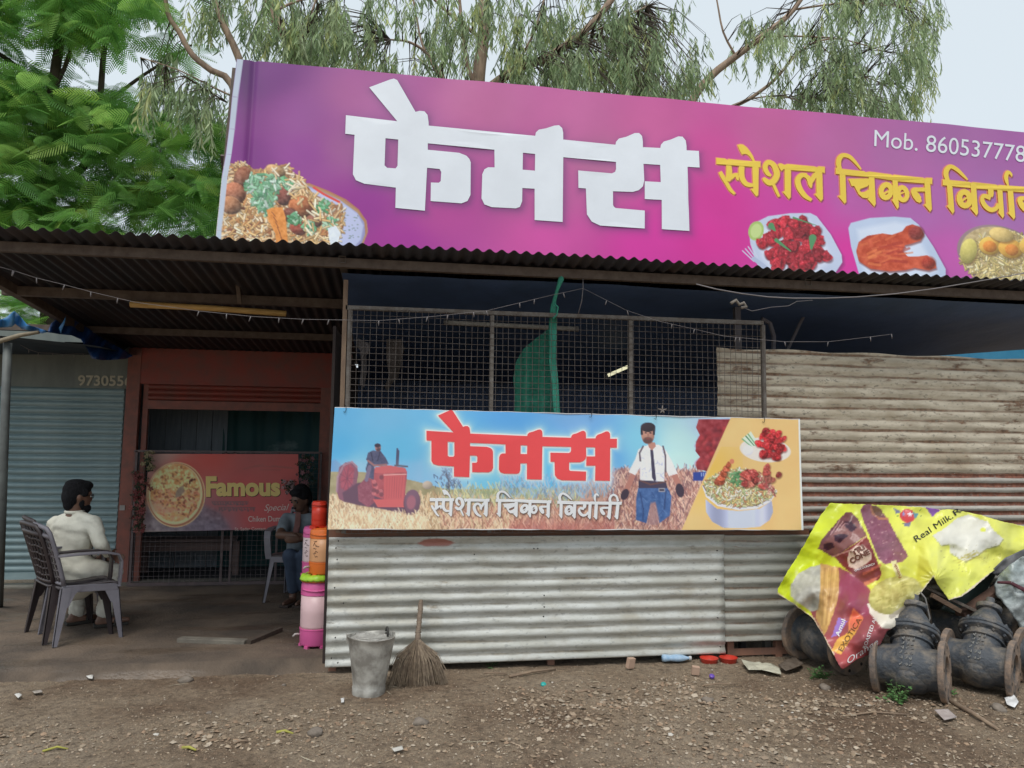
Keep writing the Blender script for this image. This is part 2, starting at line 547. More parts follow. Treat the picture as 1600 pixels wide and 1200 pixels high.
def fine_tris(loops, step):
    """triangulate letters with extra points inside, so the print follows the billowing sheet"""
    pts = [p for lp in loops for p in lp]; edges = []; b = 0
    for lp in loops:
        edges += [(b + i, b + (i + 1) % len(lp)) for i in range(len(lp))]; b += len(lp)
    xs = [p[0] for p in pts]; ys = [p[1] for p in pts]
    gx, gy = np.meshgrid(np.arange(min(xs), max(xs), step), np.arange(min(ys), max(ys), step))
    d = seg_sdf(loops, gx, gy)
    pts = pts + [(x, y) for x, y, q in zip(gx.ravel(), gy.ravel(), d) if q < -step * 0.3]
    V, E, T, *_ = delaunay_2d_cdt([Vector(p) for p in pts], edges, [], 0, 1e-5)
    V = np.array([tuple(v) for v in V]); T = np.array([tuple(t) for t in T])
    c = V[T].mean(1)
    return V, [tuple(t) for t in T[seg_sdf(loops, c[:, 0], c[:, 1]) < 0]]

def lettering(name, V2, F, sheet, m, parent, off=0.003, Ly=None, sub=False):
    o = np.full(len(V2), off)
    if Ly is not None: o = o + 0.00012 * Ly
    P = sheet.hit(V2[:, 0], V2[:, 1], o)
    # face normals towards the viewer
    F2 = []
    for f in F:
        a, b, c = P[f[0]], P[f[1]], P[f[2]]
        F2.append(f if np.dot(np.cross(b - a, c - a), EYEV - a) > 0 else (f[0], f[2], f[1]))
    return link(name, mesh_np(name, P, F2), m, parent)

def text2(body, offset=0.0, shear=0.0, spacing=1.0):
    cu = bpy.data.curves.new('t', 'FONT'); cu.body = body; cu.offset = offset; cu.shear = shear; cu.space_character = spacing
    cu.resolution_u = 4; cu.fill_mode = 'FRONT'
    ob = bpy.data.objects.new('t', cu); COL.objects.link(ob)
    bpy.context.view_layer.update()
    dg = bpy.context.evaluated_depsgraph_get()
    me = ob.evaluated_get(dg).to_mesh()
    V = np.array([v.co[:2] for v in me.vertices]); F = [tuple(p.vertices) for p in me.polygons]
    ob.evaluated_get(dg).to_mesh_clear()
    T = []
    for f in F:
        for i in range(1, len(f) - 1): T.append((f[0], f[i], f[i + 1]))
    bpy.data.objects.remove(ob); bpy.data.curves.remove(cu)
    return V, T

def text_px(body, p0, p1, cap, capvec=None, **kw):
    """text set so its baseline runs p0 -> p1 (photo sight lines) with cap height `cap`"""
    V, T = text2(body, **kw)
    x0, x1 = V[:, 0].min(), V[:, 0].max()
    p0 = np.array(p0, float); p1 = np.array(p1, float)
    d = p1 - p0
    up = np.array(capvec, float) if capvec is not None else np.array([d[1], -d[0]]) / np.hypot(*d)
    t = (V[:, :1] - x0) / (x1 - x0)
    return p0 + t * d + (V[:, 1:2] / 0.70) * cap * up, T

# ============================================================ SETTING
def dirt_material():
    m, N, L, P = nm('wet_brown_earth')
    tc = N.new('ShaderNodeTexCoord')
    def noise(sc, det=8, ro=0.65):
        n = N.new('ShaderNodeTexNoise'); n.inputs['Scale'].default_value = sc; n.inputs['Detail'].default_value = det; n.inputs['Roughness'].default_value = ro
        L.new(tc.outputs['Object'], n.inputs['Vector']); return n.outputs['Fac']
    def ramp(src, stops):
        r = N.new('ShaderNodeValToRGB'); e = r.color_ramp.elements
        e[0].position, e[0].color = stops[0][0], (*stops[0][1], 1); e[1].position, e[1].color = stops[-1][0], (*stops[-1][1], 1)
        for p, c in stops[1:-1]:
            q = e.new(p); q.color = (*c, 1)
        L.new(src, r.inputs[0]); return r.outputs[0]
    def mix(f, a, b, mode='MIX'):
        x = N.new('ShaderNodeMix'); x.data_type = 'RGBA'; x.blend_type = mode
        if isinstance(f, float): x.inputs['Factor'].default_value = f
        else: L.new(f, x.inputs['Factor'])
        L.new(a, x.inputs['A']); L.new(b, x.inputs['B']); return x.outputs['Result']
    big = ramp(noise(0.9, 5), [(0.36, (0.20, 0.135, 0.090)), (0.5, (0.31, 0.235, 0.165)), (0.66, (0.39, 0.31, 0.23))])
    fine = ramp(noise(22, 10, 0.75), [(0.3, (0.35, 0.33, 0.32)), (0.5, (0.92, 0.92, 0.92)), (0.72, (1.35, 1.33, 1.28))])
    grit = ramp(noise(130, 6, 0.8), [(0.32, (0.5, 0.5, 0.5)), (0.5, (1, 1, 1)), (0.70, (1.5, 1.5, 1.45))])
    c = mix(1.0, big, fine, 'MULTIPLY'); c = mix(1.0, c, grit, 'MULTIPLY')
    L.new(c, P.inputs['Base Color'])
    rr = N.new('ShaderNodeMapRange'); rr.inputs['From Min'].default_value = 0.4; rr.inputs['From Max'].default_value = 0.6
    rr.inputs['To Min'].default_value = 0.62; rr.inputs['To Max'].default_value = 0.95
    L.new(noise(1.3, 4), rr.inputs['Value']); L.new(rr.outputs[0], P.inputs['Roughness'])
    P.inputs['Specular IOR Level'].default_value = 0.3
    b = N.new('ShaderNodeBump'); b.inputs['Strength'].default_value = 1.0; b.inputs['Distance'].default_value = 0.02
    L.new(noise(75, 10, 0.8), b.inputs['Height']); L.new(b.outputs[0], P.inputs['Normal'])
    return m
MAT['dirt'] = dirt_material()

def gravel_zone(x, y):
    """how stony the earth is (0..1): a band across the foreground, thick in the middle and right"""
    px, py = proj(np.stack([x, y, np.zeros_like(x)], -1))
    edge = np.interp(px, [-200, 0, 250, 420, 540, 700, 900, 1100, 1300, 1600, 1900], [1140, 1140, 1128, 1112, 1108, 1085, 1072, 1050, 1062, 1085, 1090])
    z = np.clip((py - edge + 14) / 30, 0, 1)
    low = np.interp(px, [-200, 200, 450, 800, 1050, 1300, 1600], [1175, 1180, 1185, 1190, 1400, 1400, 1400])
    z = z * (0.35 + 0.65 * np.clip((low - py + 10) / 25, 0, 1))
    return z * np.clip(0.45 + 1.3 * (fbm(x * 2.2, y * 2.2, 40, 3) - 0.35), 0.15, 1)

def ground_h(x, y):
    h = 0.030 * (fbm(x * 1.1, y * 1.1, 21, 3) - 0.5) + 0.020 * (fbm(x * 5, y * 5, 22, 4) - 0.5) + 0.010 * (fbm(x * 22, y * 22, 23, 3) - 0.5)
    return h + 0.022 * gravel_zone(x, y) * (fbm(x * 9, y * 9, 24, 3) - 0.2)

def make_ground():
    xs = np.arange(-6.5, 7.2, 0.022); ys = np.arange(2.0, 9.2, 0.022)
    X, Y = np.meshgrid(xs, ys)
    Z = ground_h(X, Y)
    edge = np.minimum.reduce([(X + 6.5), (7.2 - X), (Y - 2.0), (9.2 - Y)])
    Z = Z * np.clip(edge / 0.5, 0, 1)
    V = np.stack([X, Y, Z], -1)
    F = gridfaces(*X.shape)[:, ::-1]
    o = link('ground', mesh_np('ground', V.reshape(-1, 3), F, True), MAT['dirt'])
    tag(o, 'wet brown earth and gravel in front of the shop', kind='structure')
    # far sheet round it, with a hole where the fine sheet lies
    a, b, c, d, Bf = -6.5, 7.178, 2.0, 9.194, 900
    P = [(-Bf, -Bf), (Bf, -Bf), (Bf, Bf), (-Bf, Bf), (a, c), (b, c), (b, d), (a, d)]
    g = MB().add([(x, y, 0.0) for x, y in P], [(0, 1, 5, 4), (1, 2, 6, 5), (2, 3, 7, 6), (3, 0, 4, 7)])
    o = g.build('far_ground', MAT['dirt']); tag(o, 'brown earth reaching away behind the shop', kind='structure')
make_ground()

# earth platform in front of the shutters, a low step up from the ground
def floor_material():
    m = pm('damp_dark_floor', (0.165, 0.122, 0.088), (0.075, 0.058, 0.045), scale=1.6, rough=0.75, bump=0.8, bscale=55, lo=0.36, hi=0.60, detail=9)
    N, L = m.node_tree.nodes, m.node_tree.links; P = N['Principled BSDF']
    tc = N.new('ShaderNodeTexCoord'); mp = N.new('ShaderNodeMapping'); mp.inputs['Scale'].default_value = (0.55, 2.4, 1)
    L.new(tc.outputs['Object'], mp.inputs[0])
    n = N.new('ShaderNodeTexNoise'); n.inputs['Scale'].default_value = 1.5; n.inputs['Detail'].default_value = 4; L.new(mp.outputs[0], n.inputs['Vector'])
    r = N.new('ShaderNodeMapRange'); r.inputs['From Min'].default_value = 0.54; r.inputs['From Max'].default_value = 0.6
    r.inputs['To Min'].default_value = 0.9; r.inputs['To Max'].default_value = 0.42
    L.new(n.outputs['Fac'], r.inputs['Value']); L.new(r.outputs[0], P.inputs['Roughness'])
    return m
FZ = 0.07
def make_floor():
    xs = np.arange(-4.05, -0.25, 0.03); ys = np.concatenate([[5.22, 5.29, 5.34], np.arange(5.37, 8.46, 0.025)])
    X, Y = np.meshgrid(xs, ys)
    Z = FZ + 0.014 * (fbm(X * 3, Y * 3, 31, 4) - 0.5) + 0.008 * (fbm(X * 14, Y * 14, 35, 3) - 0.5)
    Y = Y + np.where(Y < 5.5, 0.10, 0) * (fbm(X * 2.2, X * 0 + 2, 33, 4) - 0.5) + np.where(Y < 5.4, (X + 2.2) * -0.01, 0)
    Z[0] = -0.03; Z[1] = 0.035 + 0.012 * (fbm(X[1] * 6, Y[1], 3, 3) - 0.5); Z[:, 0] = -0.03
    o = link('shop_floor', mesh_np('shop_floor', np.stack([X, Y, Z], -1).reshape(-1, 3), gridfaces(*X.shape)[:, ::-1], True), floor_material())
    tag(o, 'damp dark earth platform in front of the red framed gate', kind='structure')
make_floor()

# ============================================================ THE BIG SIGN ON THE ROOF
def Z1(p): return [(500 + x / 2.6667, 100 + y / 2.6667) for x, y in p]
FAMOUS_OUT = Z1([(108,213),(322,240),(205,98),(290,66),(308,61),(322,68),(398,200),(415,195),(435,197),(448,212),(452,240),(453,257),(895,304),(898,290),(910,278),(940,272),(975,260),(995,258),(1008,270),(1012,290),(1012,318),(1230,338),(1233,325),(1245,312),(1275,305),(1310,290),(1328,290),(1340,303),(1343,325),(1343,350),(1415,354),(1418,340),(1430,327),(1460,318),(1490,305),(1508,306),(1521,322),(1524,345),(1524,364),(1575,367),(1577,437),(1527,434),(1535,700),(1421,692),(1420,571),(1350,567),(1350,493),(1416,497),(1414,425),(1345,420),(1348,490),(1342,515),(1325,530),(1300,537),(1219,533),(1219,590),(1223,598),(1230,603),(1350,615),(1350,689),(1165,676),(1130,660),(1110,630),(1106,522),(1075,520),(1074,447),(1215,458),(1228,452),(1232,440),(1232,410),(1012,392),(1009,662),(893,653),(893,523),(842,520),(841,575),(832,598),(815,604),(715,597),(685,585),(673,560),(676,460),(685,440),(700,432),(727,433),(726,360),(449,331),(449,358),(580,371),(610,383),(622,396),(628,410),(627,545),(615,570),(590,580),(461,571),(462,494),(495,495),(503,488),(505,450),(498,438),(446,433),(437,611),(314,600),(316,516),(185,500),(150,485),(137,460),(144,295),(105,290)])
FAMOUS_H1 = Z1([(273,311),(326,316),(323,425),(315,436),(280,434),(269,424)])
FAMOUS_H2 = Z1([(844,374),(895,379),(894,448),(843,444)])

# the second line, brushed strokes; coordinates of a 6.4x enlargement whose corner is (1100, 220)
def B(*pts): return [(p[0] + 1600, p[1] + 128) + tuple(p[2:]) for p in pts]
SPECIAL = [
 [(115,180),(205,187),(228,200),(240,190),(470,211),(490,208),(558,213),(558,272),(115,243)],
 [(332,45),(360,38),(390,42),(425,70),(455,110),(485,160),(502,208),(482,212),(455,165),(430,142),(400,134),(375,143),(350,95)],
 stroke([(152,322,34),(178,370,42),(215,432,38),(255,498,34),(298,540,22)]),
 stroke([(240,240,50),(243,320,58),(238,385,60),(228,412,30)]),
 stroke([(255,378,52),(300,350,36),(335,352,34)]), stroke([(322,330,20),(325,370,36),(332,402,18)]),
 stroke([(372,240,56),(366,330,56),(378,392,52),(415,440,46),(470,452,36),(500,440,30)]),
 [(475,230),(540,240),(534,545),(522,560),(512,560),(458,492),(484,484)],
 stroke([(612,310,44),(605,262,48),(632,222,46),(680,238,50),(712,290,60),(722,350,60),(690,408,62),(645,425,56),(606,400,44),(588,378,24)]),
 stroke([(610,300,46),(632,335,42),(664,356,22)]),
 stroke([(690,445,30),(720,510,30),(746,562,22)]),
 [(732,245),(750,232),(775,236),(800,248),(830,238),(1100,266),(1120,275),(1140,264),(1198,268),(1198,327),(1100,318),(862,298),(790,290),(768,308),(748,280)],
 [(800,280),(862,288),(862,565),(845,588),(782,515),(803,505)],
 stroke([(1020,352,36),(968,352,48),(932,395,54),(945,470,54),(1000,552,46),(1068,598,26)]),
 stroke([(990,350,30),(1035,378,44),(1055,440,42),(1062,475,12)]),
 stroke([(1060,420,40),(1100,355,50),(1140,325,46)]),
 [(1112,290),(1172,295),(1182,585),(1162,611),(1098,540),(1117,528)],
 # second word
 [(1310,276),(1340,276),(1350,284),(1600,305),(1620,315),(1660,308),(1880,332),(1895,343),(1910,333),(2200,365),(2215,375),(2230,366),(2288,368),(2288,428),(1940,398),(1715,368),(1410,345),(1310,335)],
 [(1348,300),(1408,306),(1420,612),(1402,630),(1338,555),(1360,545)],
 stroke([(1355,296,40),(1338,240,50),(1346,185,52),(1385,150,40),(1450,162,38),(1510,215,30),(1568,285,14)]),
 [(1443,382),(1660,376),(1660,418),(1640,452),(1600,468),(1565,480),(1555,500),(1575,516),(1610,510),(1640,490),(1665,482),(1665,560),(1630,574),(1585,568),(1545,535),(1515,480),(1500,452),(1475,455)],
 B((48,235),(105,240),(120,500),(105,527),(35,452),(50,442)),
 loop_stroke(1828, 498, 52, 66, 52, 0.25), stroke(B((180,420,40),(225,385,16),(300,350,22))),
 loop_stroke(1997, 522, 44, 64, 46, -0.2), stroke(B((320,430,30),(360,400,14),(420,375,12))),
 B((290,225),(343,232),(358,525),(343,548),(285,455),(300,445)),
 stroke(B((650,356,42),(560,354,38),(505,360,46),(520,410,54),(555,455,56),(575,478,24))),
 stroke(B((505,360,30),(540,420,62),(575,440,22))),
 B((607,250),(665,262),(685,550),(668,578),(608,505),(625,495)),
 # third word
 B((792,253),(830,258),(1060,282),(1075,292),(1095,284),(1330,308),(1345,318),(1365,310),(1905,352),(1905,408),(1500,375),(1130,348),(885,322),(792,313)),
 B((832,290),(886,298),(908,570),(893,600),(835,520),(850,507)),
 stroke(B((842,268,40),(822,205,50),(832,155,52),(872,128,38),(935,160,36),(995,215,28),(1038,258,14))),
 loop_stroke(2610, 578, 52, 70, 56, -0.15), stroke(B((975,480,14),(1010,452,18),(1050,432,14))),
 B((1068,290),(1122,300),(1140,590),(1125,620),(1065,545),(1080,532)),
 stroke(B((1268,335,54),(1272,395,58),(1270,430,40))), stroke(B((1270,440,50),(1220,425,44),(1190,425,32),(1185,470,44),(1215,525,48),(1270,562,46),(1325,545,42),(1350,500,40))),
 B((1333,320),(1388,330),(1405,618),(1390,645),(1345,590),(1352,560)),
 B((1440,325),(1495,330),(1517,630),(1503,657),(1443,590),(1455,577)),
 stroke(B((1450,318,12),(1435,275,34),(1428,225,44),(1445,182,38),(1478,200,24),(1484,224,12))),
 stroke(B((1712,450,42),(1620,444,38),(1565,452,46),(1580,505,54),(1615,550,56),(1638,572,24))),
 B((1680,345),(1735,350),(1748,645),(1733,672),(1670,600),(1688,590)),
 stroke(B((1712,350,38),(1690,290,46),(1702,240,44),(1745,215,36),(1800,250,32),(1835,340,40))),
 B((1812,350),(1866,355),(1878,655),(1863,682),(1802,610),(1818,600)),
]
SPV, SPF, SPL = pieces_to_tris(SPECIAL)
SPV = np.stack([1100 + SPV[:, 0] / 6.4, 220 + SPV[:, 1] / 6.4], -1)
def strips_loops(pieces, f):
    out = []
    for pc in pieces:
        if isinstance(pc, tuple) and pc[0] == 'strip': lp = [tuple(q) for q in pc[1]] + [tuple(q) for q in pc[2][::-1]]
        else: lp = [q[:2] for q in pc]
        out.append([f(q) for q in lp])
    return out

def fold(u, v):
    """the flex sheet bellies a little and has a vertical crease near its left end"""
    return 0.014 * np.sin(u * 1.1 + 0.5) * np.sin(v * 2.2 + .3) + 0.0045 * np.sin(u * 5.3 + v) + 0.0035 * np.sin(u * 2.3 - v * 4) + .0014 * np.sin(u * 13 + np.sin(v * 3) * 2) - 0.012 * np.exp(-((u - U_CREASE) / 0.02) ** 2)
U_CREASE = 0.0
SIGN_P0 = at(800, 395, 5.08)
SIGN = Sheet(SIGN_P0, 7.0)
U_CREASE = float(SIGN.uv(SIGN.hitflat(390, 200))[0])
SIGN.disp = fold

def meat(cv, cx, cy, rx, ry, base, rnd, soft=0.8):
    """one fried piece: knobbly outline, dark gravy in the folds, small wet glints"""
    base = np.array(base, float); a = rnd.uniform(0, 3.1); c = base * rnd.uniform(0.72, 1.12)
    cv.ell(cx + .8, cy + 1.6, rx * 1.05, ry * 1.05, a, c * 0.38, 0.55, soft=3)
    ca, sa = math.cos(a), math.sin(a)
    n = 11; ph = rnd.uniform(0, 6)
    pts = []
    for k in range(n):
        t = 6.283 * k / n; q = 1 + .16 * math.sin(3 * t + ph) + rnd.uniform(-.12, .12); x, y = rx * q * math.cos(t), ry * q * math.sin(t)
        pts.append((cx + x * ca - y * sa, cy + x * sa + y * ca))
    cv.poly(pts, c, 1, noise=(2.2, 46, rnd.randint(1, 30)))
    for k in range(3):
        x, y = cx + rnd.uniform(-.5, .5) * rx, cy + rnd.uniform(-.6, .5) * ry
        cv.ell(x, y, rx * rnd.uniform(.2, .42), ry * rnd.uniform(.15, .34), rnd.uniform(0, 3), np.clip(c * rnd.choice([.55, 1.25, 1.45]) + 6, 0, 255), .5, soft=1.8)
    cv.ell(cx - rx * .3, cy - ry * .42, max(.8, rx * .14), max(.6, ry * .10), a, np.minimum(c * 1.2 + 70, 255), .6, soft=1)

def big_sign():
    rnd = random.Random(3)
    t = thing('shop_sign', 'large purple and pink printed sign with white letters standing on the roof edge', 'sign', SIGN_P0)
    left = [(370,92),(362,150),(357,200),(352,240),(346,275),(342,320),(338,360),(337,379)]
    G = SIGN.grid(left, [(1690,214),(1690,452)], 0.0058)
    PX, PY = proj(G)
    cv = Canvas(PX, PY, 1.0)
    cv.C = cv.grad([(375,110,(88,45,105)),(420,110,(118,60,128)),(385,250,(118,42,126)),(460,180,(140,74,142)),(470,240,(138,62,142)),(560,150,(165,95,150)),(560,320,(140,48,138)),(620,385,(158,50,145)),(420,340,(135,50,135)),
        (540,230,(150,85,142)),(750,165,(182,104,152)),(900,185,(187,106,156)),(1020,200,(190,98,152)),(860,300,(180,95,150)),(700,330,(172,72,145)),(850,380,(200,85,160)),(1010,390,(205,62,158)),(1110,380,(206,55,152)),(1120,320,(200,60,150)),(1110,240,(192,80,148)),
        (1200,210,(185,98,150)),(1300,230,(178,104,158)),(1400,240,(170,108,162)),(1250,320,(195,72,158)),(1330,300,(178,98,165)),(1330,400,(205,60,155)),(1480,400,(188,95,170)),(1430,330,(168,105,168)),(1560,320,(160,112,170)),(1500,215,(160,105,160)),(1600,230,(158,98,158)),(1650,400,(170,110,170)),(940,250,(182,112,152)),(640,250,(160,96,146))], 3.0)
    # sheet colour darkened along the crease
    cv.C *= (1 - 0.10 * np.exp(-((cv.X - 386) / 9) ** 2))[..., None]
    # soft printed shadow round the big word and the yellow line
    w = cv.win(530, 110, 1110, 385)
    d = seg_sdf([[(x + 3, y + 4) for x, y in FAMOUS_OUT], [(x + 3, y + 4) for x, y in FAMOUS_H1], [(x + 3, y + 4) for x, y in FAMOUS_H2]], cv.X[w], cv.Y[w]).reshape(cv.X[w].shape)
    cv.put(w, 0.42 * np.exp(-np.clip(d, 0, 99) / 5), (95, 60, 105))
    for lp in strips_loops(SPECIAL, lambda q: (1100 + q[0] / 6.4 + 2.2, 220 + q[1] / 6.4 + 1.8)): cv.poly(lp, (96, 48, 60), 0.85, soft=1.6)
    for lp in strips_loops(SPECIAL, lambda q: (1100 + q[0] / 6.4, 220 + q[1] / 6.4)): cv.poly(lp, (226, 150, 120), 1, soft=0.9, grow=1.3)
    # --- biryani plate at the left
    plate = [(352,250),(380,262),(440,270),(476,284),(502,294),(535,310),(562,330),(573,345),(575,362),(568,380),(545,400),(340,420),(340,300)]
    cv.poly(plate, (172,140,110)); cv.poly([(x - (4 if x > 450 else 0), y + 2) for x, y in plate], (150,150,190)); 
    cv.poly([(478,290),(530,312),(558,333),(568,352),(564,374),(540,400),(440,420),(470,300)], (190,196,226), soft=3)
    cv.line([(482,286),(512,298),(540,312),(560,328),(571,346),(572,365)], 1.2, (170,120,90))
    cv.line([(490,292),(505,302),(530,315)], 1.8, (205,80,70)); 
    heap = [(338,300),(352,262),(362,254),(384,252),(395,262),(412,262),(440,255),(452,256),(458,268),(470,275),(488,300),(516,318),(535,320),(538,350),(530,375),(520,420),(330,430)]
    cv.poly(heap, (150,112,84), noise=(6, 40))
    ins = inpoly(heap)
    for _ in range(60):
        x, y = rnd.uniform(340, 530), rnd.uniform(285, 400)
        if ins(x, y): cv.ell(x, y, rnd.uniform(5, 13), rnd.uniform(4, 9), rnd.uniform(0, 3), rnd.choice([(150,95,65),(165,110,75),(190,140,95),(120,75,60)]), 0.8, shade=0.4, soft=2.5)
    cv.grains(ins, (336,250,540,420), 1900, [(222,190,140),(235,205,165),(205,165,115),(240,225,200),(190,140,95)], (6, 12), (0.9, 1.5), rnd=rnd)
    for cx, cy, rx, ry, c in [(378,275,12,18,(140,95,75)),(366,300,18,16,(165,110,85)),(360,320,17,14,(160,115,85)),(445,305,14,15,(120,72,62)),(470,322,20,17,(165,105,70)),(452,335,12,11,(110,70,60)),(466,355,14,11,(150,80,65)),(490,345,13,9,(125,85,70)),(430,265,16,9,(185,150,110))]:
        cv.ell(cx, cy, rx, ry, 0.4, np.array(c) * 0.5, 0.7, soft=3); cv.ell(cx, cy, rx, ry, 0.4, c, 1, shade=0.5, noise=(3.5, 40), soft=1.5)
    gr = inpoly([(382,272),(410,270),(436,274),(434,300),(418,335),(400,325),(384,302)])
    cv.grains(gr, (380,268,440,340), 330, [(130,180,145),(165,205,180),(95,150,115),(205,222,212),(120,170,130)], (5, 10), (1.2, 2.2), rnd=rnd)
    for bx, by in [(458,342),(505,322),(482,355),(515,345),(447,285)]:
        cv.grains(lambda x, y: (x - bx) ** 2 + (y - by) ** 2 < 100, (bx - 11, by - 11, bx + 11, by + 11), 40, [(120,180,140),(90,150,105),(180,210,185)], (4, 9), (1, 2), rnd=rnd)
    cv.grains(inpoly([(420,262),(460,262),(505,330),(540,360),(520,400),(480,380),(470,320)]), (415,258,545,400), 240, [(235,215,175),(240,228,205),(215,180,130)], (8, 16), (1.0, 1.6), rnd=rnd)
    car = [(416,327),(425,323),(441,323),(446,338),(448,360),(450,382),(446,400),(432,400),(430,365),(420,345)]
    cv.poly(car, (216,145,78), noise=(4, 26))
    for k in range(7): cv.line([(424 + k * 3, 330 + k * 8), (430 + k * 2.5, 337 + k * 9)], 0.6, (140,82,45))
    cv.poly([(512,356),(525,352),(532,364),(528,380),(518,390),(514,372)], (225,232,240), noise=(4, 14))
    for k in range(26): cv.ell(rnd.uniform(535, 560), rnd.uniform(335, 372), rnd.uniform(.8, 2), .8, 0, (100,120,110), 0.7)
    # white margin of the flex at the far left
    for a, b in zip(left, left[1:]): cv.poly([a, (a[0] + 10 - (a[1] - 92) * 0.006, a[1]), (b[0] + 10 - (b[1] - 92) * 0.006, b[1]), b], (186,196,212))
    # --- plate of red chicken
    p1 = [(1170,362),(1172,352),(1200,338),(1235,333),(1266,333),(1276,338),(1298,366),(1315,398),(1316,410),(1306,425),(1280,445),(1240,450),(1200,440),(1182,410),(1172,380)]
    cv.poly([(x + 3, y + 4) for x, y in p1], (110,50,100), 0.6, soft=6); cv.poly(p1, (196,206,228), soft=1.2)
    cv.poly([(1185,360),(1235,343),(1265,345),(1290,380),(1300,405),(1270,435),(1215,435),(1190,400)], (215,222,240), soft=8)
    for k in range(4): cv.line([(1160 + k * 4.5, 392 - k * 3.2), (1178 + k * 2, 408 - k * 2)], 0.9, (205,210,230))
    cv.line([(1178,404),(1200,420),(1225,440)], 3.2, (180,190,215))
    cv.ell(1181, 361, 12, 15, 0.3, (170,195,120), noise=(3, 10)); cv.ell(1181, 361, 8.5, 11, 0.3, (196,214,150))
    red = [(1207,350,10),(1225,345,11),(1240,352,12),(1255,348,9),(1262,356,11),(1216,362,12),(1232,366,12),(1248,368,13),(1265,370,12),(1275,362,10),(1278,376,10),(1200,374,12),(1190,380,10),(1210,380,9),(1228,382,11),(1243,388,12),(1262,386,12),(1277,390,11),(1214,394,12),(1232,400,13),(1250,404,11),(1265,402,13),(1282,400,12),(1292,402,9),(1202,398,9),(1220,408,12),(1240,414,11),(1258,416,12),(1216,414,11),(1270,414,8)]
    for x, y, r in red + [(x + rnd.uniform(-7, 7), y + rnd.uniform(-6, 6), r * .8) for x, y, r in red]: meat(cv, x, y, r * 0.98, r * 0.76, (172,52,64), rnd)
    for a, b, w_ in [((1205,353),(1211,360),5),((1213,375),(1236,392),3),((1270,372),(1268,388),6),((1240,340),(1275,352),1.5)]:
        cv.cap(*a, *b, w_, (88,142,100), r1=w_ * .3)
    # --- tandoori leg plate
    p2 = [(1326,356),(1330,348),(1360,340),(1400,337),(1425,339),(1438,350),(1460,385),(1478,420),(1478,430),(1460,440),(1400,452),(1345,440),(1330,385)]
    cv.poly([(x + 3, y + 4) for x, y in p2], (110,60,110), 0.6, soft=6); cv.poly(p2, (190,204,228), soft=1.2)
    cv.poly([(1340,358),(1400,345),(1425,350),(1450,395),(1466,425),(1420,440),(1350,430)], (212,222,240), soft=8)
    leg = [(1338,392),(1342,378),(1356,368),(1380,364),(1395,366),(1412,360),(1418,352),(1428,349),(1440,354),(1446,365),(1440,375),(1425,380),(1416,382),(1411,392),(1420,400),(1435,400),(1450,398),(1462,408),(1464,418),(1452,422),(1430,418),(1415,422),(1390,424),(1360,420),(1342,408)]
    cv.poly([(x + 1, y + 3) for x, y in leg], (110,60,60), 0.7, soft=3); cv.poly(leg, (186,84,56), noise=(8, 34, 9))
    for k in range(34):
        a = rnd.uniform(0, 1); x, y = 1345 + a * 70, 380 + rnd.uniform(-8, 34)
        if inpoly(leg)(x, y): cv.cap(x, y, x + rnd.uniform(8, 22), y + rnd.uniform(-8, 3), rnd.uniform(1, 2.4), rnd.choice([(210,120,80),(150,52,40),(225,140,90),(165,62,48)]), 0.55)
    cv.ell(1434, 363, 12, 11, 0, (120,52,52), 0.8, shade=.4, soft=4, noise=(2, 30)); cv.ell(1452, 410, 11, 10, 0, (150,58,45), 0.8, shade=.4, soft=4, noise=(2, 30))
    # --- egg biryani bowl at the right edge
    cv.ell(1566, 402, 72, 48, 0.35, (140,120,125), shade=.2); cv.ell(1568, 402, 68, 45, 0.35, (190,172,135), noise=(4, 30))
    cv.grains(lambda x, y: ((x - 1568) / 66) ** 2 + ((y - 404) / 42) ** 2 < 1, (1500,358,1660,450), 1100, [(222,205,150),(205,190,130),(235,225,190),(190,170,120)], (5, 10), (0.9, 1.5), rnd=rnd)
    for x, y, rx, ry, c in [(1514,392,13,20,(202,192,120)),(1547,384,17,14,(214,176,96)),(1580,388,20,15,(214,170,88)),(1566,366,20,11,(214,190,130)),(1610,384,16,14,(214,176,96))]:
        cv.ell(x + 2, y + 3, rx, ry, .2, (110,85,60), .6, soft=3); cv.ell(x, y, rx, ry, .2, c, shade=.3, noise=(3, 14))
    for x, y in [(1547,385),(1582,390)]: cv.ell(x, y, 11, 9, .2, (205,135,70), .9, shade=.3, noise=(3, 18))
    mu = cv.C.mean(-1, keepdims=True); cv.C = np.clip(mu + (cv.C - mu) * 1.14, 0, 255)
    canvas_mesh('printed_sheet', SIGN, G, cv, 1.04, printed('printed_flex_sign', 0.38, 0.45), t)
    white = flat('printed_white_lettering', (0.76, 0.81, 0.88), 0.35)
    V, F = fine_tris([FAMOUS_OUT, FAMOUS_H1, FAMOUS_H2], 9.0)
    # shared tri mesh; lift above the flex
    lettering('large_lettering', V, F, SIGN, white, t, 0.004)
    lettering('yellow_lettering', SPV, SPF, SIGN, flat('printed_yellow_lettering', tuple(lin((226,196,72)) * 1.1), 0.4), t, 0.004, SPL)
    V, F = text_px('Mob. 8605377787', (1366,228), (1622,254.5), 25.5, capvec=(0.02, -1))
    lettering('phone_lettering', V, F, SIGN, white, t, 0.004)
    # steel tube frame behind the flex, its feet on the roof
    fr = MB()
    back = lambda px, py: SIGN.hitflat(px, py) - SIGN.n * 0.065
    for (a, b) in [((366,99),(1690,222)),((342,350),(1690,436)),((350,230),(1690,330)),((364,99),(338,376)),((700,128),(692,380)),((1030,160),(1035,400)),((1360,190),(1380,425)),((1685,222),(1690,448))]:
        fr.bar(back(*a), back(*b), 0.03)
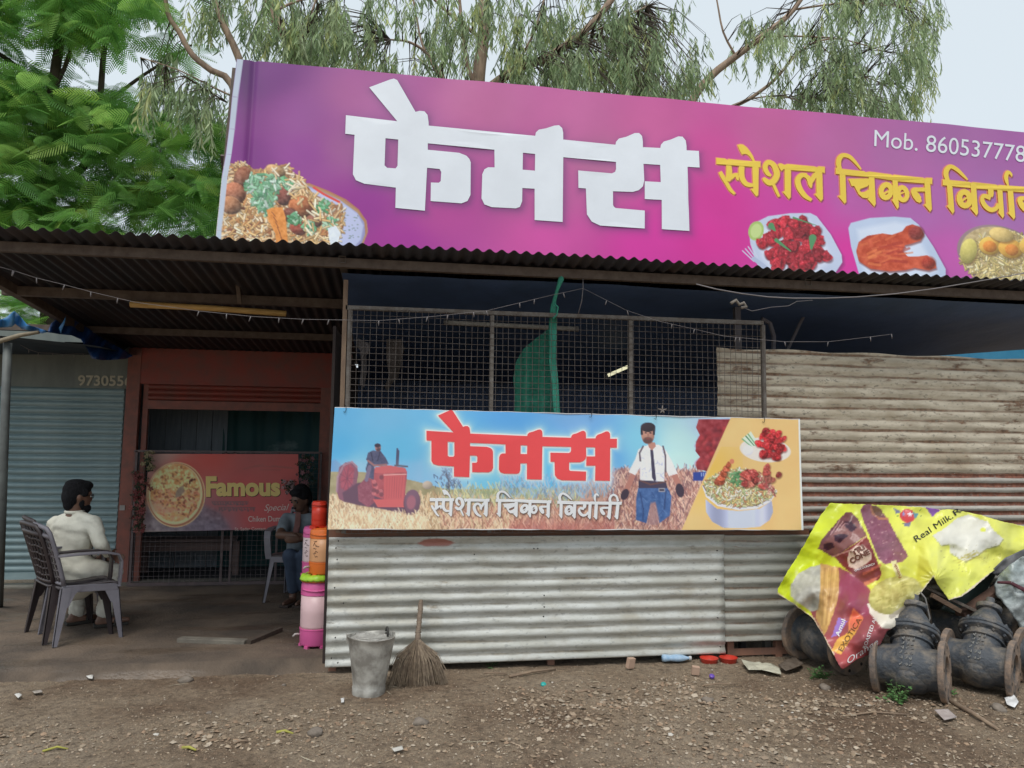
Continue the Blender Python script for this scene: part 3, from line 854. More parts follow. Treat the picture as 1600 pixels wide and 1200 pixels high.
    for px in (345, 690, 1035, 1380, 1690):
        a = back(px, 235 + (px - 345) * 0.07); fr.bar(a, (a[0], a[1] + 0.75, 2.62), 0.03)
    fr.build('support_frame', MAT['rust_frame'], t)
big_sign()

# ============================================================ THE LOWER BANNER
BAN = Sheet(at(520, 640, 5.085), 0.0)
BAN.disp = lambda u, v: 0.005 * np.sin(u * 7) * np.sin(v * 3 + 1) + 0.004 * np.sin(u * 2.2 + v * 5)

def affine_fit(src, dst):
    A = np.array([[x, y, 1] for x, y in src]); s, *_ = np.linalg.lstsq(A, np.array(dst), rcond=None)
    return lambda P: np.c_[np.atleast_2d(P), np.ones(len(np.atleast_2d(P)))] @ s
def sheet_map(S1, src, S2, dst):
    """carry artwork from one sheet to another (affine on the sheets themselves)"""
    a = [S1.uv(S1.hitflat(*p)) for p in src]; b = [S2.uv(S2.hitflat(*p)) for p in dst]
    f = affine_fit(a, b)
    def g(pts):
        pts = np.array(pts, float)
        P = S1.hitflat(pts[:, 0], pts[:, 1]); u, v = S1.uv(P); q = f(np.c_[u, v])
        W = S2.P0 + q[:, :1] * S2.u + q[:, 1:] * S2.v
        return np.stack(proj(W), -1)
    return g

def lower_banner():
    rnd = random.Random(5)
    t = thing('shop_banner', 'blue and yellow printed banner with red letters tied over the corrugated counter', 'banner', at(880, 828, 5.085))
    G = BAN.grid([(523,637),(519,700),(515,770),(512,827)], [(1250,655.5),(1255,828)], 0.0052)
    PX, PY = proj(G)
    cv = Canvas(PX, PY, 0.9)
    cv.C = cv.grad([(530,645,(96,166,216)),(530,700,(84,164,222)),(620,700,(96,172,222)),(600,650,(110,172,218)),(720,700,(80,160,222)),(800,660,(84,152,212)),(900,650,(110,158,206)),(940,700,(70,140,210)),(1000,690,(120,185,225)),(1060,690,(172,208,232)),(1060,720,(180,214,236)),(1110,665,(160,185,220)),(850,720,(78,165,226)),(560,730,(130,185,222)),(700,740,(140,180,222)),(760,755,(110,180,225))], 3)
    X, Y = cv.X, cv.Y
    # hills and meadow
    cv.poly([(512,722),(524,718),(545,736),(560,745),(512,745)], (110,148,190), .8, soft=3)
    cv.poly([(510,737),(560,737),(600,741),(650,752),(700,765),(760,764),(820,762),(830,840),(500,840)], (150,142,112), noise=(9, 16))
    cv.poly([(740,768),(790,763),(900,764),(900,790),(740,790)], (150,160,120), .8, soft=4, noise=(5, 18))
    # wheat
    cv.poly([(508,775),(540,772),(560,790),(640,795),(700,770),(900,780),(900,840),(500,840)], (196,172,142), soft=6, noise=(5, 20))
    cv.poly([(840,770),(960,740),(965,732),(1090,735),(1110,840),(800,840)], (176,140,128), soft=6, noise=(4, 26))
    def wheat(box, n, cols, ins=lambda x, y: True, ln=(5, 16), tilt=(-2.3, -0.85)):
        x0, y0, x1, y1 = box
        for k in range(n):
            x, y = rnd.uniform(x0, x1), y0 + (y1 - y0) * (k / n)
            if ins(x, y):
                a = rnd.uniform(*tilt); l = rnd.uniform(*ln); c = rnd.choice(cols)
                cv.cap(x, y, x + math.cos(a) * l, y + math.sin(a) * l, rnd.uniform(.5, 1.0), c, 0.75)
    wheat((512,778,690,832), 900, [(222,200,168),(170,142,112),(205,176,140),(150,122,100),(232,214,188)])
    wheat((690,765,905,795), 420, [(176,180,135),(205,200,150),(140,150,125),(160,175,170)])
    wheat((780,745,960,780), 500, [(120,160,195),(150,178,200),(110,130,150),(165,175,180)], ln=(4, 14))
    wheat((690,792,1000,832), 900, [(214,176,150),(160,112,98),(190,140,122),(225,196,170),(140,98,90)])
    inr = inpoly([(955,740),(1000,728),(1090,733),(1105,745),(1070,830),(940,830)])
    wheat((940,735,1110,835), 1600, [(205,165,150),(130,92,96),(176,128,118),(222,190,172),(110,80,90),(150,100,92)], inr, ln=(5, 13))
    red = cv.win(800, 805, 960, 830)
    cv.put(red, np.clip((cv.Y[red] - 803) / 22, 0, 1) * 0.45, (165,85,85))
    # tractor (a plain red one)
    def tp(p): return [(500 + x / 4, 620 + y / 4) for x, y in p]
    cv.poly(tp([(105,560),(120,440),(160,410),(200,405),(230,430),(240,480),(225,560),(200,610),(160,660),(120,640),(104,590)]), (120,78,100))
    cv.poly(tp([(125,520),(150,440),(185,420),(215,450),(205,540),(165,590),(130,570)]), (150,72,92), soft=3, noise=(3, 14))
    cv.line(tp([(105,590),(110,500),(150,425),(200,407),(232,440)]), 1.6, (160,130,150), .7)
    cv.poly(tp([(140,600),(230,540),(330,520),(540,640),(620,700),(560,740),(380,700),(250,680),(150,655)]), (86,62,84), soft=2)
    cv.poly(tp([(235,560),(290,500),(335,520),(340,660),(300,690),(240,650)]), (130,72,92), noise=(3, 18))
    cv.poly(tp([(330,450),(400,432),(530,445),(545,470),(530,640),(420,650),(340,620),(320,530)]), (160,76,88), noise=(6, 12))
    cv.poly(tp([(398,488),(535,482),(522,640),(400,640)]), (184,84,92), soft=1)
    cv.line(tp([(400,488),(538,484)]), .8, (220,160,160)); cv.poly(tp([(345,440),(430,428),(535,446),(540,470),(400,480),(340,475)]), (186,88,96))
    cv.poly(tp([(330,640),(530,640),(540,690),(360,690)]), (190,86,92))
    for k in range(10): cv.ell(*tp([(rnd.uniform(330,385), rnd.uniform(490,620))])[0], 3.5, 3.5, 0, rnd.choice([(96,56,72),(196,110,120)]), .7)
    cv.ell(*tp([(575,660)])[0], 13, 20, 0.1, (92,66,88), shade=.2); cv.ell(*tp([(570,660)])[0], 7, 11, .1, (150,84,100), soft=2); cv.ell(*tp([(578,658)])[0], 12, 19, .1, (130,100,125), .3)
    cv.line(tp([(480,430),(484,325)]), 1.3, (78,82,108)); cv.cap(*tp([(482,420)])[0], *tp([(487,340)])[0], 2.3, (78,82,108)); cv.line(tp([(470,430),(545,435)]), 1.4, (80,84,104))
    cv.ell(*tp([(672,552)])[0], 8, 6.5, 0, (176,162,150), shade=.2)
    for k in range(7): cv.line(tp([(420 + k * 16, 500), (415 + k * 15, 630)]), .45, (150,64,76), .6)
    for k in range(9):
        a_ = k * .7; cv.line(tp([(170, 510), (170 + 48 * math.cos(a_), 510 + 80 * math.sin(a_))]), .7, (96,56,78), .5)
    cv.poly(tp([(100,400),(640,400),(640,760),(100,760)]), (205,180,165), .13, soft=10)
    wheat((525,806,665,832), 420, [(222,200,168),(196,168,136),(232,214,188)], ln=(6, 14))
    # its driver
    cv.poly(tp([(300,350),(330,335),(380,340),(410,380),(430,420),(385,430),(340,420),(335,520),(295,500),(285,450),(300,400),(288,395)]), (84,86,112), noise=(3, 14))
    cv.ell(*tp([(362,318)])[0], 4.6, 5.8, 0, (158,118,118), shade=.2); cv.ell(*tp([(360,304)])[0], 4.8, 3.2, 0, (66,58,72)); cv.ell(*tp([(366,330)])[0], 3.2, 2.6, 0, (90,72,80))
    cv.line(tp([(300,400),(340,430),(415,425)]), 1.5, (150,110,112)); cv.line(tp([(318,345),(330,400)]), .8, (60,60,80)); cv.line(tp([(375,345),(360,400)]), .8, (60,60,80))
    cv.line(tp([(310,440),(290,520)]), 3, (120,110,135))
    # little tree
    for k in range(110):
        x = rnd.gauss(703, 10); y = rnd.uniform(731, 765)
        cv.cap(x, y, x + rnd.uniform(-4, 4), y - rnd.uniform(2, 6), .7, rnd.choice([(80,96,120),(105,112,130),(70,80,105)]), .8)
    cv.line([(702,768),(701,752),(697,740)], 1, (88,86,100))
    # smoke
    sm = [(1092,655),(1147,655),(1139,675),(1116,728),(1108,737),(1089,733),(1088,722),(1094,714),(1087,705),(1088,690),(1094,680),(1088,668)]
    cv.poly(sm, (138,52,60), noise=(7, 34, 12))
    for k in range(60):
        x, y = rnd.uniform(1090, 1140), rnd.uniform(668, 733)
        if inpoly(sm)(x, y): cv.ell(x, y, rnd.uniform(3, 7), rnd.uniform(3, 6), 0, rnd.choice([(150,48,56),(110,44,54),(168,66,72)]), .5, shade=.3, soft=3)
    cv.poly([(1083,738),(1106,737),(1106,751),(1083,751)], (48,66,140)); 
    for k in range(3): cv.line([(1096 + k * 3, 739), (1096 + k * 3, 744)], .6, (150,170,230))
    # standing man (a plain stand-in: white shirt, blue jeans)
    def rp(p): return [(880 + x / 4, 620 + y / 4) for x, y in p]
    cv.poly(rp([(470,560),(640,545),(675,620),(665,740),(600,790),(575,660),(545,670),(520,790),(455,770),(455,640)]), (66,96,146), noise=(5, 20))
    cv.poly(rp([(545,660),(575,655),(600,760),(590,800),(520,800),(535,740)]), (150,120,125), .7, soft=3)
    for k in range(40):
        x, y = rnd.uniform(994, 1044), rnd.uniform(762, 812)
        if inpoly(rp([(470,560),(640,545),(675,620),(665,740),(600,790),(575,660),(545,670),(520,790),(455,770),(455,640)]))(x, y): cv.cap(x, y, x + rnd.uniform(-5, 5), y + rnd.uniform(-2, 7), .7, rnd.choice([(48,70,116),(92,122,168),(58,84,132)]), .6)
    cv.line(rp([(480,600),(500,700),(498,770)]), 1, (44,62,104), .7); cv.line(rp([(640,590),(630,700)]), 1.2, (44,62,104), .7)
    cv.poly(rp([(470,520),(640,525),(650,570),(470,570)]), (66,60,80)); cv.line(rp([(475,520),(545,548),(640,530)]), 1.4, (96,70,72)); cv.poly(rp([(595,570),(635,570),(635,595),(595,595)]), (150,150,160)); cv.poly(rp([(600,575),(630,575),(630,590),(600,590)]), (70,66,84))
    cv.line(rp([(440,480),(405,560),(385,600)]), 4.2, (168,116,106)); cv.ell(*rp([(385,610)])[0], 6, 9, .4, (62,52,66))
    cv.line(rp([(690,480),(720,545)]), 4.4, (168,116,106)); cv.ell(*rp([(728,585)])[0], 6.5, 11, -.2, (62,52,66))
    cv.poly(rp([(500,310),(540,300),(600,300),(640,330),(680,400),(715,480),(660,495),(635,440),(630,530),(480,520),(480,440),(450,490),(408,470),(450,390),(470,330)]), (214,216,228), noise=(5, 16))
    for k in range(26): 
        x, y = rnd.uniform(1003, 1038), rnd.uniform(705, 750); cv.cap(x, y, x + rnd.uniform(-6, 6), y + rnd.uniform(-4, 6), .6, (160,164,190), .6)
    cv.line(rp([(500,310),(478,350),(482,400)]), 1.3, (92,82,92)); cv.line(rp([(625,310),(640,370),(640,470)]), 1.3, (92,82,92))
    cv.poly(rp([(545,330),(562,330),(580,520),(570,530),(555,505)]), (62,58,80))
    cv.poly(rp([(530,285),(575,285),(580,310),(555,335),(535,315)]), (172,124,112)); cv.ell(*rp([(530,235)])[0], 10.5, 15, 0, (176,130,116), shade=.2); cv.ell(*rp([(531,190)])[0], 11.5, 7.5, 0, (56,48,56), shade=.2); cv.cap(*rp([(490,200)])[0], *rp([(492,232)])[0], 1.8, (56,48,56)); cv.cap(*rp([(570,200)])[0], *rp([(568,232)])[0], 1.8, (56,48,56)); cv.ell(*rp([(530,272)])[0], 7.5, 5, 0, (84,62,62), .85, soft=2); cv.cap(*rp([(512,226)])[0], *rp([(520,226)])[0], .9, (60,46,50)); cv.cap(*rp([(542,226)])[0], *rp([(550,226)])[0], .9, (60,46,50)); cv.cap(*rp([(531,232)])[0], *rp([(531,246)])[0], 1.0, (150,104,94)); cv.cap(*rp([(522,262)])[0], *rp([(540,262)])[0], .8, (130,72,70))
    # yellow field with pot of biryani and red chicken
    cv.poly([(1147,640),(1275,640),(1275,840),(1060,840),(1065,826)], (214,178,120), noise=(40, 6))
    w = cv.win(1060, 700, 1160, 830); cv.put(w, np.where((Y[w] - 826) * 82 + (X[w] - 1065) * 170 > 0, 1, 0) * np.clip(1 - np.hypot(X[w] - 1105, Y[w] - 735) / 75, 0, 1) * .6, (222,176,60))
    cv.ell(1196, 703, 40, 19, 0.1, (215,205,200)); 
    for k in range(8): cv.line([(1160 + k * 1.8, 686 - k * 1.5), (1174 + k * 1.5, 697 - k * .4)], 1.1, rnd.choice([(78,128,96),(196,220,200),(110,160,120)]))
    cv.ell(1169, 703.5, 8, 8, 0, (226,226,240), shade=.1)
    for k in range(42):
        a, q = rnd.uniform(0, 6.28), rnd.uniform(0, 1) ** .5
        meat(cv, 1204 + math.cos(a) * 23 * q, 695 + math.sin(a) * 23 * q, rnd.uniform(5, 7.5), rnd.uniform(3.5, 5), (196,52,58), rnd)
    pot = rp([(888,640),(960,700),(1100,715),(1230,700),(1305,650),(1312,720),(1290,770),(1230,812),(1120,822),(1000,818),(930,780),(892,720)])
    cv.poly(pot, (186,194,222)); w = cv.win(1100, 780, 1212, 828)
    cv.put(w, (seg_sdf([pot], X[w], Y[w]).reshape(X[w].shape) < 0) * np.clip(np.sin((X[w] - 1100) / 12.5) * .5, 0, 1), (96,100,130))
    cv.put(w, (seg_sdf([pot], X[w], Y[w]).reshape(X[w].shape) < 0) * (0.5 * np.exp(-((X[w] - 1192) / 9) ** 2)), (235,238,250))
    cv.line(rp([(878,560),(900,620),(970,675),(1100,700),(1210,690),(1290,650),(1330,590)]), 2.2, (205,206,222))
    cv.line(rp([(876,555),(905,608),(970,662),(1100,688),(1210,678),(1285,640),(1328,582)]), .8, (90,70,80))
    heap = rp([(880,560),(890,520),(960,480),(1000,460),(1080,450),(1160,450),(1220,480),(1290,540),(1325,600),(1280,645),(1200,680),(1090,690),(970,665),(905,610)])
    cv.poly(heap, (170,150,110), noise=(3, 30)); 
    cv.grains(inpoly(heap), (1098,730,1215,795), 1000, [(226,222,180),(205,190,130),(235,230,210),(176,190,140),(196,140,100)], (3.5, 7), (.6, 1.0), rnd=rnd)
    cv.grains(lambda x, y: (x - 1155) ** 2 / 250 + (y - 748) ** 2 / 120 < 1, (1135,735,1175,762), 90, [(96,150,100),(130,180,130)], (3, 6), (.8, 1.3), rnd=rnd)
    for k in range(5): meat(cv, 1124 + k * 3.6, 752 - k * 6.5, 8 - k * .9, 6.5 - k * .7, (178,88,62), rnd)
    cv.ell(1144, 721, 3.6, 4, 0, (196,120,96))
    for k in range(20): meat(cv, 1180 + rnd.gauss(0, 13), 745 + rnd.gauss(0, 8) + max(0, (k - 10)) * .8, rnd.uniform(5, 9), rnd.uniform(4, 6), rnd.choice([(166,76,70),(186,110,96),(150,62,60)]), rnd)
    for k in range(50):
        x = rnd.uniform(1186, 1212); y = 740 + (x - 1186) * 1.1 + rnd.uniform(-5, 9); cv.cap(x, y, x + rnd.uniform(-4, 4), y + rnd.uniform(2, 6), .8, rnd.choice([(160,80,80),(196,140,130),(120,60,66)]), .8)
    # white margin at the right end
    cv.poly([(1247.5,650),(1262,650),(1266,835),(1252,835)], (206,212,224))
    # red word: white edge and glow printed round it
    fm = sheet_map(SIGN, [(540.5,179.9),(1090.6,237.6),(1075.6,362.5),(617.8,325),(576.9,136.8),(1090.9,263.9)], BAN, [(667,673.2),(963.2,685.5),(953.2,751.8),(708.8,744.2),(684.2,649.5),(963.5,699)])
    O, H1, H2 = [tuple(p) for p in fm(FAMOUS_OUT)], [tuple(p) for p in fm(FAMOUS_H1)], [tuple(p) for p in fm(FAMOUS_H2)]
    w = cv.win(640, 630, 990, 780)
    d = seg_sdf([O, H1, H2], X[w], Y[w]).reshape(X[w].shape)
    cv.put(w, .75 * np.exp(-np.clip(d - 1.5, 0, 99) / 5.5), (188,214,240)); cv.put(w, np.clip(2.3 - d, 0, 1), (222,230,242))
    sp = sheet_map(SIGN, [(1118,248.1),(1287.2,261.9),(1304.7,263.4),(1457.5,277.5),(1473.8,279.8),(1182,307.5),(1650,303)], BAN, [(670,777.5),(764.4,778.8),(774.4,778.8),(863.8,783),(873,782.5),(705.6,807),(969.4,787)])
    loops = [[tuple(p) for p in sp(lp)] for lp in strips_loops(SPECIAL, lambda q: (1100 + q[0] / 6.4, 220 + q[1] / 6.4))]
    for lp in loops: cv.poly([(x + 1.6, y + 1.4) for x, y in lp], (92,76,72), .55, soft=3, grow=.6)
    canvas_mesh('printed_sheet', BAN, G, cv, 1.42, printed('printed_flex_banner', 0.4, 0.4), t)
    V, F = fine_tris([O, H1, H2], 8.0)
    lettering('red_lettering', V, F, BAN, flat('printed_red_lettering', tuple(lin((216,74,78)) * 1.35), 0.4), t, 0.003)
    lettering('white_lettering', sp(SPV), SPF, BAN, flat('printed_white_line', (0.88, 0.9, 0.93), 0.4), t, 0.003, SPL)
    # hem edges and tie hooks
    h = MB(); 
    for pl in ([(523,637),(1250,655.5)], [(512,827),(1255,828)]):
        a, b = BAN.hitflat(*pl[0]), BAN.hitflat(*pl[1]); h.tube([a + (b - a) * k / 40 + np.array([0, 0.004, 0.002 * math.sin(k * 1.9)]) for k in range(41)], 0.004, 5)
    h.build('hem', flat('white_hem', (0.6, 0.6, 0.62)), t)
    tw_m = pm('black_wire', (0.02, 0.02, 0.02), bump=0)
    for px, py in [(540,640),(923,648),(1024,651),(1193,656)]:
        c = BAN.hitflat(px, py); MB().tube([c + np.array(q) for q in [(0,-.006,.03),(0.004,-.012,.0),(-.002,-.01,-.02),(-.012,-.006,-.014)]], 0.0022, 5).build('tie_wire', tw_m, t)
lower_banner()

# ============================================================ CANOPY ROOF
ROOF_Y0, ROOF_Y1 = 4.80, 8.42
EDGE = at(800, 396, ROOF_Y0)             # a point on the front edge
SLOPE = -math.tan(math.radians(4.6))
def roof_z(y): return EDGE[2] + (y - ROOF_Y0) * SLOPE
XL = float(at(-150, 342, ROOF_Y0)[0]); XR = 6.4
MAT['roof'] = pm('dark_corrugated_steel', (0.028, 0.028, 0.036), (0.050, 0.036, 0.032), scale=2.2, stretch=(2.5, 0.5, 1), rough=0.62, bump=0.15, metal=0.2, lo=0.45, hi=0.72)  # near-black steel mottled with dark brown

def canopy():
    t = thing('canopy_roof', 'dark corrugated sheet canopy held on brown steel beams above the counter', 'roof', ((XL + XR) / 2, 6.6, 2.6))
    pitch = 0.083; per = 10; n_sheet = 10; waves = int((XR - XL) / n_sheet / pitch)
    wpx = waves * pitch
    ys = np.linspace(ROOF_Y0, ROOF_Y1, 14)
    x0 = XL; k = 0
    rnd = random.Random(4)
    while x0 < XR:
        xs = x0 + np.linspace(-0.5 * pitch, wpx, (waves + 1) * per)
        X, Y = np.meshgrid(xs, ys)
        Y = Y + np.where(Y == ROOF_Y0, rnd.uniform(-0.02, 0.02) + 0.004 * np.sin(xs * 3)[None, :], 0)
        bend = 0.006 * np.sin(X * 1.3 + 1) * np.clip(1 - (Y - ROOF_Y0) / 1.0, 0, 1)
        Z = roof_z(Y) + 0.0115 * np.sin(2 * math.pi * (X - XL) / pitch) + 0.0011 * (k % 2) + bend
        o = link('roof_sheet', mesh_np('roof_sheet', np.stack([X, Y, Z], -1).reshape(-1, 3), gridfaces(*X.shape), True), MAT['roof'], t)
        sm = o.modifiers.new('thickness', 'SOLIDIFY'); sm.thickness = 0.0009
        x0 += wpx; k += 1
    # front beam, back purlins, slanting edge angle and rafters
    zb = float(at(800, 424, 5.02)[2]); 
    MB().bar((XL + 0.05, 5.02, zb), (XR, 5.02, zb - 0.0), 0.045, 0.062).build('beam', MAT['rust_frame'], t)
    a = at(72, 459, 6.05); MB().bar((a[0] - .3, 6.05, roof_z(6.05) - 0.05), (float(at(538, 484, 6.05)[0]), 6.05, roof_z(6.05) - 0.05), 0.05, 0.07).build('beam', MAT['rust_frame'], t)
    MB().bar((-3.6, 7.3, roof_z(7.3) - 0.045), (0.1, 7.3, roof_z(7.3) - 0.045), 0.05, 0.06).build('beam', MAT['rust_frame'], t)
    MB().bar((XL + 0.03, ROOF_Y0 + .04, roof_z(ROOF_Y0) - 0.05), (XL + 0.03, ROOF_Y1, roof_z(ROOF_Y1) - 0.05), 0.06, 0.07).build('beam', MAT['rust_frame'], t)
    for px in (534, 1262):
        x = float(at(px, 425, 5.0)[0]); z = zb - 0.004
        b = MB(); h = 0.022
        for (dx, dz, sx, sz) in ((-h, 0, .004, 2 * h + .004), (h, 0, .004, 2 * h + .004), (0, h, 2 * h, .004), (0, -h, 2 * h, .004)):
            b.box((x + dx, 6.2, z - 0.0 + dz - 0.035), (sx, 2.42, sz), Matrix.Rotation(math.atan(SLOPE) * 0.6, 3, 'X'))
        b.build('rafter', MAT['grey_frame'], t)
    return t
canopy()

# ============================================================ COUNTER: posts, sheets
PITCH = 0.0835
def corr(name, m, parent, x0, x1, z0, z1, Y, pitch, amp, phase=0.0, wob=0.0, tilt=0.0, seed=0, topfn=None, botfn=None, thick=0.0011):
    """horizontal-ribbed sheet hung on plane Y"""
    nx = max(6, int((x1 - x0) / 0.05)); nz = int((z1 - z0) / pitch * 12)
    xs = np.linspace(x0, x1, nx); t = np.linspace(0, 1, nz)
    X, T = np.meshgrid(xs, t)
    lo = z0 + (botfn(X) if botfn else 0); hi = z1 + (topfn(X) if topfn else 0)
    Z = lo + (hi - lo) * T
    Yv = Y + amp * np.sin(2 * math.pi * (Z - tilt * (X - x0)) / pitch + phase) + wob * (fbm(X * 1.6, Z * 3, 60 + seed, 3) - 0.5)
    # small dents at the ends and along the ribs
    Yv = Yv + 0.006 * np.maximum(0, fbm(X * 6, Z * 9, 70 + seed, 3) - 0.62) * 4
    F = gridfaces(*X.shape)
    o = link(name, mesh_np(name, np.stack([X, Yv, Z], -1).reshape(-1, 3), F, True), m, parent)
    s = o.modifiers.new('thickness', 'SOLIDIFY'); s.thickness = thick; s.offset = 1
    return o

def P5(px, py, Y=5.18): return at(px, py, Y)
def counter():
    t = thing('counter_wall', 'low counter wall of grey corrugated sheets under the blue banner', 'wall', P5(880, 1030))
    xl, xm, xr = float(P5(511, 940)[0]), float(P5(1132, 930)[0]), float(P5(1610, 930)[0])
    zt = float(P5(700, 838)[2]); zb = float(P5(511, 1043)[2]); zb2 = float(P5(1132, 1021)[2])
    galv = sheetmat('grey_galvanised_sheet', (0.57, 0.585, 0.56), (0.43, 0.43, 0.385), (0.25, 0.205, 0.145), 0.60, 0.76, groove=(PITCH, 0.6, 1.8, 2.7), stretch=(0.9, 1, 3.2), blot=(float(at(682, 848, 5.18)[0]), float(at(682, 848, 5.18)[2]), 0.14, 0.035), rough=0.5, metal=0.15, spots=0.55, seed=2)
    galv2 = sheetmat('darker_galvanised_sheet', (0.44, 0.44, 0.40), (0.32, 0.32, 0.28), (0.22, 0.14, 0.09), 0.60, 0.72, groove=(PITCH, 1.2, 1.7, 2.5), rough=0.5, metal=0.2, spots=0.5, seed=5)
    corr('corrugated_sheet', galv, t, xl, xm, zb, zt, 5.18, PITCH, 0.0078, 0.6, 0.022, seed=1, botfn=lambda X: (X - xl) / (xm - xl) * (zb2 - zb) * 1.0, tilt=0.002)
    corr('corrugated_sheet', galv2, t, xm - 0.05, xr + 0.6, float(P5(1240, 1000)[2]), zt - 0.008, 5.196, PITCH, 0.0078, 1.2, 0.018, seed=2)
    # faint red smear of paint near the top edge
    cx = P5(682, 846, 5.165)
    # rail, studs and feet behind the sheets
    MB().bar(P5(514, 833, 5.22), P5(1262, 832, 5.22), 0.04, 0.055).build('rail', pm('rust_red_rail', (0.20, 0.085, 0.05), (0.14, 0.08, 0.055), scale=12, rough=0.7), t)
    foot = pm('reddish_timber', (0.30, 0.15, 0.10), (0.2, 0.11, 0.08), scale=9, rough=0.85)
    for px, py in ((519, 1056), (860, 1030), (1140, 1026), (1215, 1022)):
        a = P5(px, py, 5.25); MB().bar((a[0], 5.25, -0.02), (a[0], 5.25, zt - .05), 0.05, 0.045).build('post', foot, t)
    MB().bar(P5(1140, 1019, 5.235), P5(1290, 1014, 5.235), 0.012, 0.05).build('bottom_rail', foot, t)
    nl = MB()
    for px, py in [(529,845),(525,856),(527,874),(523,918),(537,942),(524,996),(518,1028),(528,1035),(834,857),(840,857),(850,930),(850,948),(849,963),(852,995),(741,866),(1120,860),(1118,905),(1121,965),(1125,1010)]:
        c = P5(px, py, 5.160); nl.lathe([(0.0045, 0.0), (0.0045, 0.012), (0.002, 0.015)], 8, Matrix.Translation([float(q) for q in c]) @ Matrix.Rotation(math.radians(90), 4, 'X'))
    o = nl.build('nails', pm('nail_heads', (0.03, 0.03, 0.03), bump=0), t); tag(o, kind='stuff')
counter()

def right_wall():
    t = thing('side_wall', 'tall weathered corrugated wall, beige above and rust striped below, right of the banner', 'wall', at(1400, 1000, 5.26))
    beige = sheetmat('weathered_beige_sheet', (0.60, 0.54, 0.43), (0.42, 0.365, 0.28), (0.22, 0.13, 0.08), 0.54, 0.68, groove=(0.083, 0.2, 1.55, 2.3), rough=0.75, metal=0.0, spots=1.0, seed=9, stretch=(1.3, 1, 4))
    stripe = sheetmat('rust_striped_sheet', (0.50, 0.48, 0.43), (0.36, 0.34, 0.31), (0.23, 0.085, 0.05), 0.7, 0.8, groove=(0.073, 0.0, 0.9, 1.5), rough=0.65, metal=0.05, spots=0.5, seed=4)
    xl = float(at(1121, 600, 5.26)[0]); xm = float(at(1240, 780, 5.24)[0]); xr = float(at(1660, 600, 5.26)[0]) + 0.6
    zt, zm = float(at(1400, 554, 5.26)[2]), float(at(1400, 742, 5.26)[2])
    mid = 0.5 * (xl + xr)
    corr('corrugated_sheet', beige, t, xl, xr, zm - 0.0, zt, 5.262, 0.083, 0.0048, 0.2, 0.034, seed=5, topfn=lambda X: -0.004 * (X - mid) + 0.006 * np.sin(X * 9))
    corr('corrugated_sheet', stripe, t, xm - 0.6, xr, float(at(1400, 850, 5.24)[2]), zm + 0.012, 5.243, 0.073, 0.0085, 0.0, 0.018, seed=6)
    g = pm('grey_angle', (0.14, 0.13, 0.12), bump=0.1)
    MB().bar((xl + 0.02, 5.29, zt - 0.02), (xr, 5.29, zt - 0.035), 0.02, 0.04).build('top_rail', g, t)
    for px in (1190, 1420, 1640):
        x = float(at(px, 600, 5.32)[0]); MB().bar((x, 5.32, 0), (x, 5.32, zt - 0.03), 0.045).build('post', g, t)
right_wall()

# ============================================================ WIRE CAGE over the counter
def cage():
    t = thing('wire_screen', 'square wire mesh screen in a steel frame above the blue banner', 'screen', at(860, 640, 5.13))
    Y = 5.13
    fm = MAT['grey_frame']
    tl, tr = at(545, 481, Y), at(1192, 505, Y)
    zbm = float(at(700, 832, Y)[2])
    MB().bar((tl[0] - .02, Y, tl[2]), (tr[0], Y, tr[2]), 0.03, 0.03).build('top_rail', fm, t)
    for px, py in ((768, 560), (985, 570), (1193, 590)):
        x = float(at(px, py, Y)[0]); z = float(np.interp(x, [tl[0], tr[0]], [tl[2], tr[2]])) - 0.016
        MB().bar((x, Y, zbm), (x, Y, z), 0.028).build('upright', fm, t)
    x = float(at(542, 560, Y)[0]); wd = pm('brown_timber_post', (0.22, 0.15, 0.10), (0.15, 0.10, 0.07), scale=9, stretch=(3, 3, 1), rough=0.8)
    MB().bar((x - .022, Y, zbm + .005), (x - .022, Y, float(at(545, 438, Y)[2])), 0.03, 0.03).build('upright', wd, t)
    MB().bar((x + .014, Y + .004, zbm), (x + .014, Y + .004, float(at(545, 484, Y)[2])), 0.03, 0.03).build('upright', fm, t)
    w = MB(); rnd = random.Random(2)
    x0, x1 = float(tl[0]) + 0.02, float(tr[0]) - 0.01; z0, z1 = zbm, float(tl[2]) - 0.01
    n = int((x1 - x0) / 0.0435)
    for k in range(n + 1):
        xx = x0 + (x1 - x0) * k / n; ph = rnd.uniform(0, 6)
        w.tube([(xx + 0.0025 * math.sin(ph + j), Y - .018 + 0.003 * math.sin(ph * 2 + j * 1.3), z0 + (z1 - z0) * j / 6) for j in range(7)], 0.0017, 4, False)
    m_ = int((z1 - z0) / 0.0425)
    for k in range(m_ + 1):
        zz = z0 + (z1 - z0) * k / m_; ph = rnd.uniform(0, 6)
        w.tube([(x0 + (x1 - x0) * j / 20, Y - .0215 + 0.002 * math.sin(ph + j), zz + 0.003 * math.sin(ph + j * .7)) for j in range(21)], 0.0017, 4, False)
    o = w.build('wire_mesh', MAT['wire'], t); tag(o, kind='stuff')
cage()

